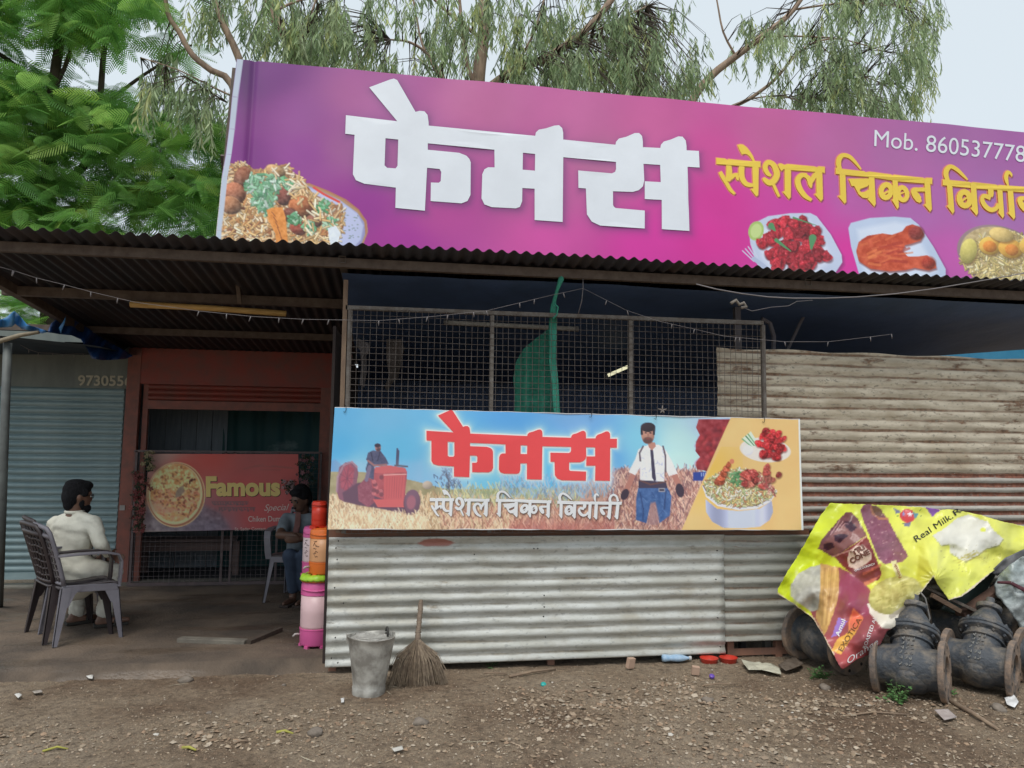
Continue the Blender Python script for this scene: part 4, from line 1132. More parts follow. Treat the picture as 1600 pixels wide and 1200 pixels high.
# ============================================================ behind the counter: dark shed
def shed():
    t = thing('shed_interior', 'dark inner walls and blue lining of the shed behind the wire screen', 'shed', (2.5, 7, 0))
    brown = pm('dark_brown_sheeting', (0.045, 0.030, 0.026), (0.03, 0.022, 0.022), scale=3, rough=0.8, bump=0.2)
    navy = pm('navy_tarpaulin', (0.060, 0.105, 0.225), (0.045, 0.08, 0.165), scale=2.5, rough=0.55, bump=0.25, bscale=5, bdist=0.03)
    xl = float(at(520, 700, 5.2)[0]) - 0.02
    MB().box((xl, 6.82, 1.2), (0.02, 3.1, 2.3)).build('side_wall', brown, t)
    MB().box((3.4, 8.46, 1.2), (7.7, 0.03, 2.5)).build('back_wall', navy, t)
    # tarpaulin lining sagging under the roof
    xs = np.linspace(xl + .05, 6.35, 60); ys = np.linspace(5.10, 8.40, 30)
    X, Y = np.meshgrid(xs, ys)
    sag = 0.10 * np.sin((Y - 5.1) / 3.3 * math.pi) * (0.7 + 0.5 * np.sin(X * 1.7))
    Z = roof_z(Y) - 0.075 - (Y - 5.1) * 0.05 - sag - 0.03 * fbm(X * 2, Y * 2, 5, 3)
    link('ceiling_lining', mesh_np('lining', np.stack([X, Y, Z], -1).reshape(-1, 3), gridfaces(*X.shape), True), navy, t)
    # vertical posts and braces seen dimly
    g = pm('dim_grey_pipe', (0.10, 0.09, 0.10), bump=0)
    a = at(1151, 478, 5.45); MB().bar((a[0], 5.45, 0), a, 0.045).build('post', g, t)
    MB().tube([at(1270, 468, 5.6), at(1250, 505, 5.6), at(1228, 552, 5.6)], 0.014, 8).build('brace', g, t)
    MB().tube([at(1190, 498, 5.5), at(1203, 505, 5.5), at(1209, 525, 5.5), at(1208, 560, 5.5)], 0.018, 8).build('pipe', g, t)
shed()

def cloth_poly(name, pts, Yf, m, parent=None, step=5.0, crumple=0.02, seed=0, freq=0.06, col=None, thick=0.0015):
    """hanging sheet whose outline is traced by sight lines and whose depth varies"""
    P = []; 
    for i in range(len(pts)):
        a, b = np.array(pts[i], float), np.array(pts[(i + 1) % len(pts)], float)
        n = max(1, int(np.hypot(*(b - a)) / step)); P += [tuple(a + (b - a) * k / n) for k in range(n)]
    V, T = fine_tris([P], step)
    Yv = Yf(V[:, 0], V[:, 1]) + crumple * (fbm(V[:, 0] * freq, V[:, 1] * freq, seed, 3) - 0.5) * 2
    W = at(V[:, 0], V[:, 1], Yv)
    F = []
    for f in T:
        a, b, c = W[f[0]], W[f[1]], W[f[2]]
        F.append(f if np.dot(np.cross(b - a, c - a), EYEV - a) > 0 else (f[0], f[2], f[1]))
    o = link(name, mesh_np(name, W, np.array(F), True, col(V[:, 0], V[:, 1]) if col else None), m, parent)
    if thick: s = o.modifiers.new('thickness', 'SOLIDIFY'); s.thickness = thick; s.offset = -1
    return o

# green net hanging behind the screen
def netting():
    t = thing('green_net', 'green shade net tied to the beam and hanging behind the wire screen', 'net', at(868, 640, 5.3))
    m, N, L, P = nm('green_netting')
    P.inputs['Base Color'].default_value = (0.02, 0.22, 0.14, 1); P.inputs['Roughness'].default_value = 0.7
    tr = N.new('ShaderNodeBsdfTransparent'); mx = N.new('ShaderNodeMixShader'); mx.inputs[0].default_value = 0.72
    L.new(tr.outputs[0], mx.inputs[1]); L.new(P.outputs[0], mx.inputs[2]); L.new(mx.outputs[0], N['Material Output'].inputs[0])
    cloth_poly('net_panel', [(863,492),(856,515),(838,528),(818,545),(806,566),(802,590),(804,620),(803,660),(874,660),(871,600),(866,540)], lambda x, y: 5.32 + 0.03 * np.sin(x * .25), m, t, 4, 0.02, thick=0)
    m2 = pm('bunched_green_net', (0.045, 0.34, 0.24), (0.03, 0.24, 0.17), scale=20, rough=0.7, stretch=(4, 4, .6), bump=0.4)
    cloth_poly('net_hem', [(861,475),(868,474),(871,500),(869,560),(874,620),(876,655),(866,655),(863,610),(858,560),(857,510)], lambda x, y: 5.20 + 0.012 * np.sin(x * .9 + y * .03), m2, t, 3, 0.012)
    MB().tube([at(875, 428, 5.04), at(877, 436, 5.0), at(871, 452, 5.06), at(866, 470, 5.12), at(864, 484, 5.16), at(863, 500, 5.18)], [.022, .02, .012, .014, .022, .018], 8).build('tie', m2, t, True)
    MB().tube([at(866, 474, 5.09), at(872, 480, 5.08), at(870, 492, 5.10), at(864, 498, 5.1)], .006, 6).build('knot', m2, t, True)
netting()

def simple(name, mb, m, label, cat, group=None, smooth=True, kind=None):
    o = mb.build(name, m, None, smooth)
    return tag(o, label, cat, group, kind)

# tubes, battens, hooks
simple('bamboo_batten', MB().tube([at(204, 475, 6.0), at(320, 481, 6.0), at(447, 490, 6.0)], [.026, .024, .024], 8), MAT['bamboo'], 'golden bamboo batten fixed flat under the canopy above the red gate', 'batten')
def tube_light(name, a, b, Y, rad, m, label):
    t = thing(name, label, 'tube light', at(*a, Y))
    A, Bp = at(*a, Y), at(*b, Y); MB().tube([A, Bp], rad, 10).build('tube', m, t, True)
    d = (Bp - A) / np.linalg.norm(Bp - A)
    for q, s in ((A, -1), (Bp, 1)): MB().tube([q, q + d * s * 0.03], rad * 1.25, 10).build('end_cap', pm('grey_cap', (0.15, 0.14, 0.13), bump=0), t, True)
    MB().bar(A + np.array([0, 0.035, 0.0]), Bp + np.array([0, 0.035, 0.0]), 0.03, 0.03).build('batten', pm('dark_batten', (0.06, 0.055, 0.05), bump=0), t)
tube_light('tube_light', (699, 504), (898, 514), 5.75, 0.019, pm('dusty_tube', (0.34, 0.32, 0.28), bump=0), 'long dusty unlit tube light behind the top of the wire screen')
lit, N_, L_, P_ = nm('lit_tube'); P_.inputs['Base Color'].default_value = (0.8, 0.8, 0.6, 1); P_.inputs['Emission Color'].default_value = (1, 0.95, 0.62, 1); P_.inputs['Emission Strength'].default_value = 0.6
tube_light('tube_light', (949, 587), (981, 573), 6.6, 0.016, lit, 'short bright yellow tube light slanting behind the middle of the wire screen')

def hanging_rag(pts, Y, col, label):
    o = cloth_poly('hanging_rag', pts, lambda x, y: Y + 0.03 * np.sin(x * .6), pm('rag', col, tuple(v * .5 for v in col), scale=9, rough=0.9), None, 4, 0.03, seed=len(pts)); tag(o, label, 'cloth')
hanging_rag([(558,528),(568,533),(577,536),(578,548),(572,556),(573,580),(569,606),(562,600),(565,570),(563,548),(556,540)], 5.5, (0.16, 0.14, 0.14), 'pale grey rag hanging at the left end behind the wire screen')
hanging_rag([(604,530),(628,530),(632,545),(626,570),(622,590),(612,600),(606,612),(600,605),(608,588),(604,560)], 5.7, (0.10, 0.08, 0.07), 'dark brown cloth hanging behind the left panel of the wire screen')

st = MB(); c = at(1035, 641, 5.09)
for k in range(5):
    a = math.radians(90 + 72 * k); d = np.array([math.cos(a), 0, math.sin(a)])
    st.tube([c, c + d * 0.018, c + d * (0.036 if k in (0, 1, 4) else 0.026)], [0.008, 0.005, 0.002], 6)
simple('wire_knot', st, pm('dull_pale_cord', (0.24, 0.21, 0.19), bump=0), 'small pale knot of cord tied on the mesh above the blue banner', 'knot')
hk = MB().tube([at(1142, 474, 4.9), at(1150, 469, 4.9), at(1155, 476, 4.9), at(1162, 473, 4.9), at(1166, 479, 4.9), at(1158, 481, 4.9)], 0.012, 7)
simple('lamp_holder', hk, pm('dusty_holder', (0.26, 0.23, 0.20), bump=0), 'dusty lamp holder hanging under the canopy near the right end of the screen', 'holder')
simple('thin_wire', MB().tube([at(1160, 480, 4.9), at(1175, 486, 4.9), at(1205, 480, 4.9), at(1232, 478, 4.9), at(1245, 471, 4.9), at(1270, 469, 4.9)], 0.0022, 5), MAT['cable'], 'thin pale wire trailing right from the dusty lamp holder', 'wire')
simple('overhead_cable', MB().tube([at(x, y, 4.72) for x, y in [(1088,444),(1120,452),(1160,459),(1200,464),(1240,466),(1290,466),(1340,464),(1400,459),(1460,451),(1520,441),(1560,434),(1610,425),(1700,408)]], 0.0042, 6), MAT['cable'], 'white cable sagging below the canopy edge at the right', 'cable')

def fairy(pts, Y, bulbs, label, r=0.0016):
    t = thing('fairy_lights', label, 'string lights', at(*pts[0], Y))
    P = [at(x, y, Y) for x, y in pts]
    MB().tube(P, r, 5).build('cord', MAT['cable'], t, True)
    acc = 0; k = 0
    xs = [p[0] for p in pts]; ys = [p[1] for p in pts]
    for x in bulbs:
        y = float(np.interp(x, xs, ys)); a = at(x, y, Y); g = R.uniform(-.012, .012)
        MB().tube([a, a + np.array([g * .4, 0, -.014]), a + np.array([g, 0, -.034])], [.003, .004, .0025], 6).build('bulb', MAT['cable'], t, True)
fairy([(-60,402),(0,417),(28,425),(56,434),(101,445),(142,456),(210,472),(311,486),(394,494.5),(476,499),(540,500),(592,501),(682,494),(760,485.6),(861,461.5),(911,450.6)], 4.93,
      [20, 22, 57, 101, 142, 184, 311, 354, 392, 436, 474, 514, 592, 623, 668, 700, 740, 760, 812, 835, 880], 'long string of unlit fairy lights sagging from the left under the canopy')
fairy([(911,450.6),(979,485),(1030,502),(1084,514),(1130,525),(1156,527.5),(1225,534),(1294,534),(1359,526.5),(1394,522)], 4.95, [948, 980, 1050, 1085, 1150, 1156, 1226, 1294, 1360, 1393], 'string of unlit fairy lights dropping rightwards in front of the wire screen')
simple('hanging_wire', MB().tube([at(911, 436, 4.96), at(911, 450, 4.95), at(909, 470, 4.97), at(903, 492, 5.0)], 0.003, 5), MAT['cable'], 'short wire hanging from the beam where the fairy lights peak', 'wire')

# ============================================================ THE SHUTTERED SHOPS AT THE BACK
YS = 8.30
def PS(px, py, Y=YS): return at(px, py, Y)
def xs_(px, Y=YS): return float(at(px, 750, Y)[0])
def zs_(px, py, Y=YS): return float(at(px, py, Y)[2])

def blue_shop():
    t = thing('shuttered_shop', 'closed shop with a blue green rolling shutter at the far left', 'shop', (xs_(60), YS, 0))
    teal = pm('faded_teal_paint', (0.29, 0.385, 0.40), (0.20, 0.29, 0.31), scale=2.6, stretch=(1, 1, 3), rough=0.5, bump=0.1, metal=0.1)
    x0, x1 = xs_(-90), xs_(187)
    zt, zb = zs_(100, 604), zs_(100, 893)
    n = 27; h = (zt - zb) / n
    # one slat: a shallow rolled curve with a lip
    prof = []
    for k in range(9):
        a = k / 8; prof.append((-0.020 * math.sin(math.pi * min(1, a / 0.82)) ** 0.8 if a < 0.82 else 0.006, a * h))
    V = []; F = []
    for X in np.linspace(x0, x1, 5):
        for y, z in prof: V.append((X - x0, y, z))
    m = len(prof)
    for i in range(4):
        for k in range(m - 1): F.append((i * m + k, (i + 1) * m + k, (i + 1) * m + k + 1, i * m + k + 1))
    me = mesh_np('slat', V, F, False); me.polygons.foreach_set('use_smooth', np.ones(len(me.polygons), bool)); me.set_sharp_from_angle(angle=math.radians(50)); me.materials.append(teal)
    sh = MB().box(((x0 + x1) / 2, YS + 0.03, (zt + zb) / 2), (x1 - x0, 0.01, zt - zb)).build('shutter', teal, t)
    for k in range(n):
        o = link('slat', me, None, sh); o.location = (x0, YS + R.uniform(-.002, .002), zb + k * h)
    MB().box(((x0 + x1) / 2, YS - 0.005, zb - 0.035), (x1 - x0, 0.04, 0.07)).build('bottom_bar', teal, t)
    pan = pm('greenish_grey_panel', (0.20, 0.225, 0.20), (0.13, 0.15, 0.14), scale=2, stretch=(2, 1, .6), rough=0.7)
    z2 = zs_(100, 535)
    p = MB().box(((x0 + xs_(197)) / 2, YS + 0.015, (zt + z2) / 2 + .08), (xs_(197) - x0, 0.03, z2 - zt + .18)).build('fascia', pan, t)
    S = Sheet((0, YS - 0.006, 0)); V, F = text_px('9730556', (122, 602), (206, 603), 15.5, offset=0.022)
    lettering('painted_number', V, F, S, flat('cream_paint', (0.46, 0.43, 0.33), 0.7), t, 0.004)
    MB().box(((x0 + x1) / 2, YS - 0.02, 0.035), (x1 - x0 + .2, 0.26, 0.09)).build('step', pm('pale_concrete_step', (0.23, 0.215, 0.18), (0.14, 0.125, 0.10), scale=6, rough=0.9), t)
blue_shop()

def red_shop():
    t = thing('red_framed_shop', 'dark red steel shop front with its shutter rolled up above a wire gate', 'shop', (xs_(350), YS, 0))
    rf, rp_ = MAT['red_frame'], MAT['red_paint']
    z_top, z_l, z_s0, z_s1 = zs_(350, 548), zs_(350, 603), zs_(350, 628), zs_(350, 641)
    xa, xb = xs_(197), xs_(545)
    MB().box(((xa + xb) / 2, YS - 0.03, (z_top + z_l) / 2), (xb - xa, 0.04, z_top - z_l)).build('fascia', rp_, t)
    MB().bar((xs_(200), YS - .02, 0), (xs_(203), YS - .02, z_top - .01), 0.13, 0.07).build('door_post', rf, t)
    MB().bar((xs_(221), YS + .02, 0.0), (xs_(221), YS + .02, z_l), 0.05, 0.05).build('guide_rail', rf, t)
    MB().bar((xs_(506), YS - .02, 0), (xs_(506), YS - .02, z_l - .002), 0.115, 0.07).build('door_post', rf, t)
    MB().bar((xs_(529), YS - .0, 0), (xs_(529), YS - .0, z_l - .002), 0.15, 0.05).build('door_post', rf, t)
    # rolled shutter slats still showing under the lintel
    hh = (z_l - z_s0) / 3
    sm = MB()
    prof = [(0.0, 0), (-0.03, 0.2 * hh), (-0.035, 0.5 * hh), (-0.02, .85 * hh), (0.0, hh)]
    X0, X1 = xs_(226), xs_(498)
    V = [(X, y, z) for X in (0, X1 - X0) for y, z in prof]
    sm.add(V, [(k, 5 + k, 6 + k, k + 1) for k in range(4)])
    me = sm.mesh('slat', True); me.materials.append(rp_)
    for k in range(3):
        o = link('slat', me, None, t, True); o.location = (X0 - t.location.x, YS - 0.005 - t.location.y, z_s0 + k * hh + .004)
    MB().box(((X0 + X1) / 2, YS - 0.015, (z_s0 + z_s1) / 2), (X1 - X0, 0.045, z_s0 - z_s1)).build('bottom_bar', rf, t)
    MB().box(((xa + xs_(545)) / 2, YS + 0.0, 0.05), (xs_(545) - xa, 0.22, 0.10)).build('threshold', pm('worn_concrete_sill', (0.20, 0.185, 0.155), (0.11, 0.10, 0.085), scale=6, rough=0.9), t)
red_shop()

def room():
    t = thing('back_room', 'back wall of boards and a teal curtain seen through the open shutter', 'room', (xs_(350), 9.6, 0))
    Y = 9.3
    bd = pm('blue_grey_board', (0.20, 0.24, 0.27), (0.13, 0.16, 0.19), scale=5, stretch=(6, 1, .5), rough=0.6, bump=0.15)
    xa, xb = xs_(205, Y), xs_(352, Y)
    n = 6; w = (xb - xa) / n
    me = MB().box((0, 0, 0), (w * 0.965, 0.02, 2.35)).mesh('board'); me.materials.append(bd)
    for k in range(n):
        o = link('board', me, None, t, True); o.location = (xa + (k + .5) * w - t.location.x, Y - t.location.y + (0.012 if k % 2 else 0), 1.25); o.rotation_euler = (0, R.uniform(-.006, .006), 0)
    cur = pm('dark_teal_curtain', (0.018, 0.075, 0.078), (0.10, 0.16, 0.16), scale=1.8, stretch=(1, 1, 1.5), rough=0.7, lo=0.58, hi=0.66)
    xs = np.linspace(xb - .05, 0.2, 120); zs = np.linspace(0.0, 2.42, 20); X, Z = np.meshgrid(xs, zs)
    link('curtain', mesh_np('curtain', np.stack([X, Y + 0.02 * np.sin(X * 19 + Z) + .01 * np.sin(X * 41), Z], -1).reshape(-1, 3), gridfaces(*X.shape), True), cur, t)
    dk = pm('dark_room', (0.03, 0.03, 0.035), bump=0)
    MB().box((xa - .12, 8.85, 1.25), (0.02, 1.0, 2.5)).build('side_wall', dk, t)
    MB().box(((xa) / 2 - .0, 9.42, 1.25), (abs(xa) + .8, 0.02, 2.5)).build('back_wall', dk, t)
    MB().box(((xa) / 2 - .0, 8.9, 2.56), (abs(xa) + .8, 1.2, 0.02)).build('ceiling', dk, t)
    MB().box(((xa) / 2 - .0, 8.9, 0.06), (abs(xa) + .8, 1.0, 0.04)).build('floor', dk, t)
room()

def bench():
    t = thing('wooden_bench', 'long dull wooden bench standing behind the wire gate', 'bench', (xs_(285, 8.75), 8.75, 0.08))
    Y = 8.72; zt = zs_(285, 846, Y); w = pm('dull_bench_wood', (0.17, 0.11, 0.10), (0.10, 0.07, 0.065), scale=6, stretch=(1, 5, 5), rough=0.7)
    a, b = xs_(214, Y), xs_(368, Y)
    MB().box(((a + b) / 2, Y + .12, zt + .012), (b - a, 0.32, 0.03)).build('seat', w, t)
    MB().box(((a + b) / 2, Y - .02, zt - .055), (b - a - .02, 0.025, 0.09)).build('apron', w, t)
    for px in (212, 222, 362, 374):
        x = xs_(px, Y); MB().bar((x, Y + (.24 if px in (222, 362) else 0), 0.08), (x, Y + (.24 if px in (222, 362) else 0), zt - .004), 0.06, 0.05).build('leg', w, t)
bench()

def gate():
    YG = 8.16
    t = thing('wire_gate', 'low wire mesh gate in a dark steel frame closing the red shop front', 'gate', (xs_(350, YG), YG, 0.1))
    fm = pm('dark_gate_steel', (0.09, 0.07, 0.075), (0.14, 0.10, 0.10), scale=14, rough=0.6, bump=0.1)
    G = lambda px, py: at(px, py, YG)
    zt, zb = float(G(350, 706)[2]), float(G(350, 914)[2])
    xa, xb = float(G(205, 800)[0]), float(G(500, 800)[0])
    MB().bar((xa, YG, zt), (xb, YG, zt), .022).build('top_rail', fm, t)
    MB().bar((xa, YG, zb + .02), (xb, YG, zb + .02), .03).build('bottom_rail', fm, t)
    for px in (206, 347, 361, 432, 497):
        x = float(G(px, 850)[0]); MB().bar((x, YG, zb), (x, YG, zt), .022).build('upright', pm('gate_upright', (0.17, 0.13, 0.13), (0.1, 0.07, 0.07), scale=12) if px in (347, 361) else fm, t)
    wt = pm('gate_wire', (0.21, 0.18, 0.19), bump=0, metal=.2); w = MB()
    n = int((xb - xa) / .05)
    for k in range(n): w.tube([(xa + k * .05, YG - .012, zb), (xa + k * .05 + .003, YG - .012, zt)], .0014, 4, False)
    for k in range(int((zt - zb) / .05)): w.tube([(xa, YG - .014, zb + k * .05), (xb, YG - .014, zb + k * .05 + .003)], .0014, 4, False)
    o = w.build('wire_mesh', wt, t); tag(o, kind='stuff')
    MB().box(G(193, 793) + np.array([0.0, -0.03, 0]), (.05, .02, .05)).build('latch', pm('steel_latch', (0.45, 0.42, 0.4), bump=0, metal=.5), t)
gate()

FAM = Sheet(at(330, 770, 8.10), 0.0)
FAM.disp = lambda u, v: 0.006 * np.sin(u * 5) * np.cos(v * 6)
def famous_banner():
    rnd = random.Random(9)
    t = thing('gate_banner', 'dull red printed banner with a biryani plate hung on the wire gate', 'banner', at(330, 829, 8.1))
    G = FAM.grid([(233,709),(228,770),(222,831)], [(466,709.5),(468,826)], 0.008)
    PX, PY = proj(G); cv = Canvas(PX, PY, 1.0); X, Y = cv.X, cv.Y
    cv.C = cv.grad([(240,715,(120,95,90)),(262,712,(140,110,100)),(280,730,(158,50,44)),(330,715,(150,56,50)),(400,715,(140,66,64)),(450,730,(146,62,60)),(380,760,(150,60,58)),(340,800,(128,70,72)),(330,822,(92,84,104)),(270,828,(110,98,96)),(250,825,(150,136,124)),(400,810,(156,62,62)),(450,820,(150,60,62)),(240,790,(150,110,90)),(300,820,(110,98,110))], 3)
    cv.poly([(228,790),(320,790),(345,800),(360,828),(220,832)], (98, 88, 100), .7, soft=8, noise=(6, 40))
    for k in range(5): 
        x = rnd.uniform(330, 440); cv.cap(x, rnd.uniform(728, 740), x + 30, rnd.uniform(724, 738), 1.5, (120, 66, 62), .35)
    cv.ell(275, 773, 45.5, 51, 0.1, (190,150,110), noise=(4, 14)); cv.ell(275, 773, 44, 49.5, .1, (140,86,62)); cv.ell(274, 772, 42, 47.5, .1, (196,160,118)); cv.ell(274, 770, 39, 45, .1, (184,134,86), noise=(5, 44, 2))
    w = cv.win(228, 715, 322, 822)
    for k in range(420):
        a, q = rnd.uniform(0, 6.28), rnd.uniform(0, 1) ** .5; x, y = 274 + math.cos(a) * 38 * q, 771 + math.sin(a) * 43 * q
        top = y < 765; cv.ell(x, y, rnd.uniform(1.2, 3.2), rnd.uniform(.8, 2), rnd.uniform(0, 3), rnd.choice([(206,170,112),(190,150,92),(120,78,50),(212,180,120)] if top else [(150,82,60),(178,110,82),(110,58,42),(190,130,100)]), .7, soft=1)
    cv.poly([(278,763),(286,758),(288,768),(281,776),(273,778),(275,768)], (112,104,92), .8, soft=2)
    cv.poly([(228,785),(240,782),(262,792),(285,797),(262,803),(238,800)], (176,128,110), .5, soft=5)
    for k in range(3): cv.cap(300 - k * 2, 748 + k * 2, 296 + k * 4, 755 - k * 3, 1.0, (70,34,30))
    # worn grey writing, no longer legible
    for row, (x0, x1, y) in enumerate(((331,386,784),(342,396,793))):
        x = x0
        while x < x1:
            cv.line([(x, y), (x + 4, y)], .7, (92,66,70), .8); cv.line([(x + 1, y), (x + rnd.uniform(0, 3), y + rnd.uniform(3, 6)), (x + 3.5, y + rnd.uniform(1, 5))], .8, (84,70,74), .8); x += rnd.uniform(3.6, 5)
    cv.C = cv.C * .86 + cv.C.mean(-1, keepdims=True) * .14
    canvas_mesh('printed_sheet', FAM, G, cv, 2.5, printed('printed_flex_gate', 0.5, 0.3, dirt=.1), t)
    yl = flat('dull_yellow_print', (.80, .62, .22), 0.5); wh = flat('dull_white_print', (0.75, 0.62, 0.58), 0.5)
    sh = flat('dark_print', (0.08, 0.03, 0.03), 0.5)
    for nme, mt, dx, off in (('word_shadow', sh, 1.0, .003), ('yellow_word', yl, 0, .005)):
        V1, F1 = text_px('F', (322 + dx, 774.5 + dx), (339 + dx, 774.3 + dx), 29, offset=.05); V2, F2 = text_px('amous', (338 + dx, 773.5 + dx), (438 + dx, 773.5 + dx), 27, offset=.045)
        lettering(nme, np.r_[V1, V2], F1 + [tuple(i + len(V1) for i in f) for f in F2], FAM, mt, t, off)
    V, F = text_px('Special', (413, 798), (452, 797), 10, shear=.4); lettering('white_word', V, F, FAM, wh, t, .004)
    V, F = text_px('Chiken Dum Biryani', (388, 815), (466, 815), 8, offset=.008); 
    V, F = text_px('Chiken Dum', (388, 815), (438, 814.5), 8.5, offset=.008); lettering('white_words', V, F, FAM, wh, t, .004)
    V, F = text_px('St. Sadar Contact : 8605', (367, 829), (434, 828), 5); V[:, 1] = np.minimum(V[:, 1], 830); lettering('small_words', V, F, FAM, wh, t, .004)
famous_banner()

def flowers(name, box, n, cols, Y, label):
    rnd = random.Random(n)
    t = thing(name, label, 'garland', at((box[0] + box[2]) / 2, box[3], Y), group='plastic flower strings on the wire gate')
    lf = MB(); pt = [MB() for _ in cols]
    for k in range(n):
        px, py = rnd.gauss((box[0] + box[2]) / 2, (box[2] - box[0]) / 4.5), rnd.uniform(box[1], box[3])
        c = at(px, py, Y - rnd.uniform(0, .08)); r = rnd.uniform(.012, .022)
        Mx = Matrix.Rotation(rnd.uniform(0, 6.28), 3, 'Y') @ Matrix.Rotation(rnd.uniform(-1, 1), 3, 'X')
        g = lf if rnd.random() < .5 else rnd.choice(pt)
        m = 5 if g is not lf else 3
        for j in range(m):
            a = 6.28 * j / m; V = [Mx @ Vector(q) for q in ((0, 0, 0), (r * math.cos(a - .5), -.006, r * math.sin(a - .5)), (1.5 * r * math.cos(a), .002, 1.5 * r * math.sin(a)), (r * math.cos(a + .5), -.006, r * math.sin(a + .5)))]
            g.add([Vector([float(u) for u in c]) + v for v in V], [(0, 1, 2, 3)])
    tag(lf.build('leaves', pm('dark_plastic_leaf', (0.035, 0.06, 0.03), bump=0), t), kind='stuff')
    for b, cc in zip(pt, cols): tag(b.build('flowers', pm('petal', cc, bump=0, rough=.6), t), kind='stuff')
flowers('flower_garland', (206,738,228,832), 190, [(0.32,.10,.09),(0.24,.06,.06)], 8.08, 'strand of dull red plastic flowers hanging left of the biryani plate banner')
flowers('flower_garland', (226,706,240,735), 50, [(0.32,.28,.16)], 8.07, 'small bunch of pale yellow plastic flowers at the top left corner of the gate banner')
flowers('flower_garland', (464,712,490,760), 90, [(0.26,.12,.14),(0.05,.06,.05)], 8.0, 'dark bunch of plastic flowers above the head of the man in grey')
flowers('flower_garland', (440,752,464,770), 40, [(0.42,.30,.32)], 8.05, 'few pale pink plastic flowers at the right end of the gate banner')

# leaning pole and tarpaulin awning of the neighbour
pole = MB().tube([at(12, 536, 6.6), at(8, 650, 6.6), at(4, 770, 6.6), gp(-2, 960, 0)], [.032, .032, .032, .032], 12)
simple('awning_pole', pole, pm('grey_green_pipe', (0.15, 0.17, 0.165), (0.1, 0.11, 0.11), scale=6, rough=.6), 'grey steel pole holding up the blue tarpaulin at the far left', 'pole')
simple('wooden_stick', MB().tube([at(-40, 545, 6.55), at(0, 533, 6.55), at(30, 524, 6.55), at(61, 519, 6.55)], [.022, .02, .018, .014], 8), pm('pale_stick', (0.34, 0.30, 0.22), (0.24, 0.2, 0.14), scale=8), 'pale wooden stick laid across the top of the leaning pole', 'stick')
def awning():
    t = thing('blue_tarpaulin', 'crumpled bright blue tarpaulin awning at the far left', 'tarpaulin', at(80, 520, 6.7))
    b1 = pm('blue_tarp', (0.035, 0.16, 0.42), (0.06, 0.24, 0.50), scale=4, rough=.4, bump=.3, bscale=9, bdist=.03)
    cloth_poly('tarp_edge', [(-60,505),(-10,503),(8,497),(22,486),(28,490),(36,500),(42,507),(58,512),(77,518),(66,521),(50,518),(34,514),(24,506),(18,511),(0,512),(-60,520)], lambda x, y: 6.58 + .05 * np.sin(x * .25) + .004 * (y - 500), b1, t, 4, .05, 3, .09)
    b2 = pm('deep_blue_tarp', (0.012, 0.055, 0.20), (0.008, 0.035, 0.13), scale=5, rough=.45, bump=.3, bscale=9, bdist=.03)
    cloth_poly('tarp_fold', [(74,519),(80,505),(92,497),(103,493),(112,498),(130,508),(160,528),(196,548),(208,556),(196,561),(160,563),(143,560),(136,545),(126,530),(112,524),(92,522)], lambda x, y: 6.75 + (x - 74) * .008 + .05 * np.sin(x * .2 + y * .1), b2, t, 4, .06, 7, .07)
    cloth_poly('tarp_crease', [(95,521),(92,512),(98,503),(103,494),(101,505),(97,515)], lambda x, y: 6.66 + 0 * x, b1, t, 3, .01, 7)
    # sloping roof behind the edge, dark below
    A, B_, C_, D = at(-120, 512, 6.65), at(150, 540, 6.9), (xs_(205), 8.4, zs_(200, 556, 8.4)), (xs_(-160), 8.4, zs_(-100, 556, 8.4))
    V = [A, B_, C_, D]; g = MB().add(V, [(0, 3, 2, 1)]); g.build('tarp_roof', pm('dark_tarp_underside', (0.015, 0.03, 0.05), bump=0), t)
awning()
fairy([(18,536),(30,538),(45,546),(60,551),(80,552),(100,554),(135,552)], 7.6, [45, 60, 82, 98, 116, 130], 'short fairy light string under the blue tarpaulin awning', .002)

# light blue tarpaulin beyond the right wall
def far_tarp():
    Y0 = 5.42; x0, x1 = float(at(1462, 552, Y0)[0]), float(at(1720, 548, Y0)[0]); xs = np.linspace(x0, x1, 40); ts = np.linspace(0, 1, 10); X, T = np.meshgrid(xs, ts)
    za = float(at(1462, 556, Y0)[2]); zb_ = float(at(1600, 546, Y0)[2]); top = za + (X - x0) / (float(at(1600, 546, Y0)[0]) - x0) * (zb_ - za)
    Z = top - .16 * T; Y = Y0 - .05 * T + .02 * fbm(X * 4, T * 3, 8)
    o = link('light_blue_tarpaulin', mesh_np('tarp', np.stack([X, Y, Z], -1).reshape(-1, 3), gridfaces(*X.shape), True), pm('sky_blue_tarp', (0.06, 0.42, 0.72), (0.10, 0.50, 0.78), scale=6, rough=.5))
    tag(o, 'light blue tarpaulin strip showing above the right end of the beige wall', 'tarpaulin')
far_tarp()

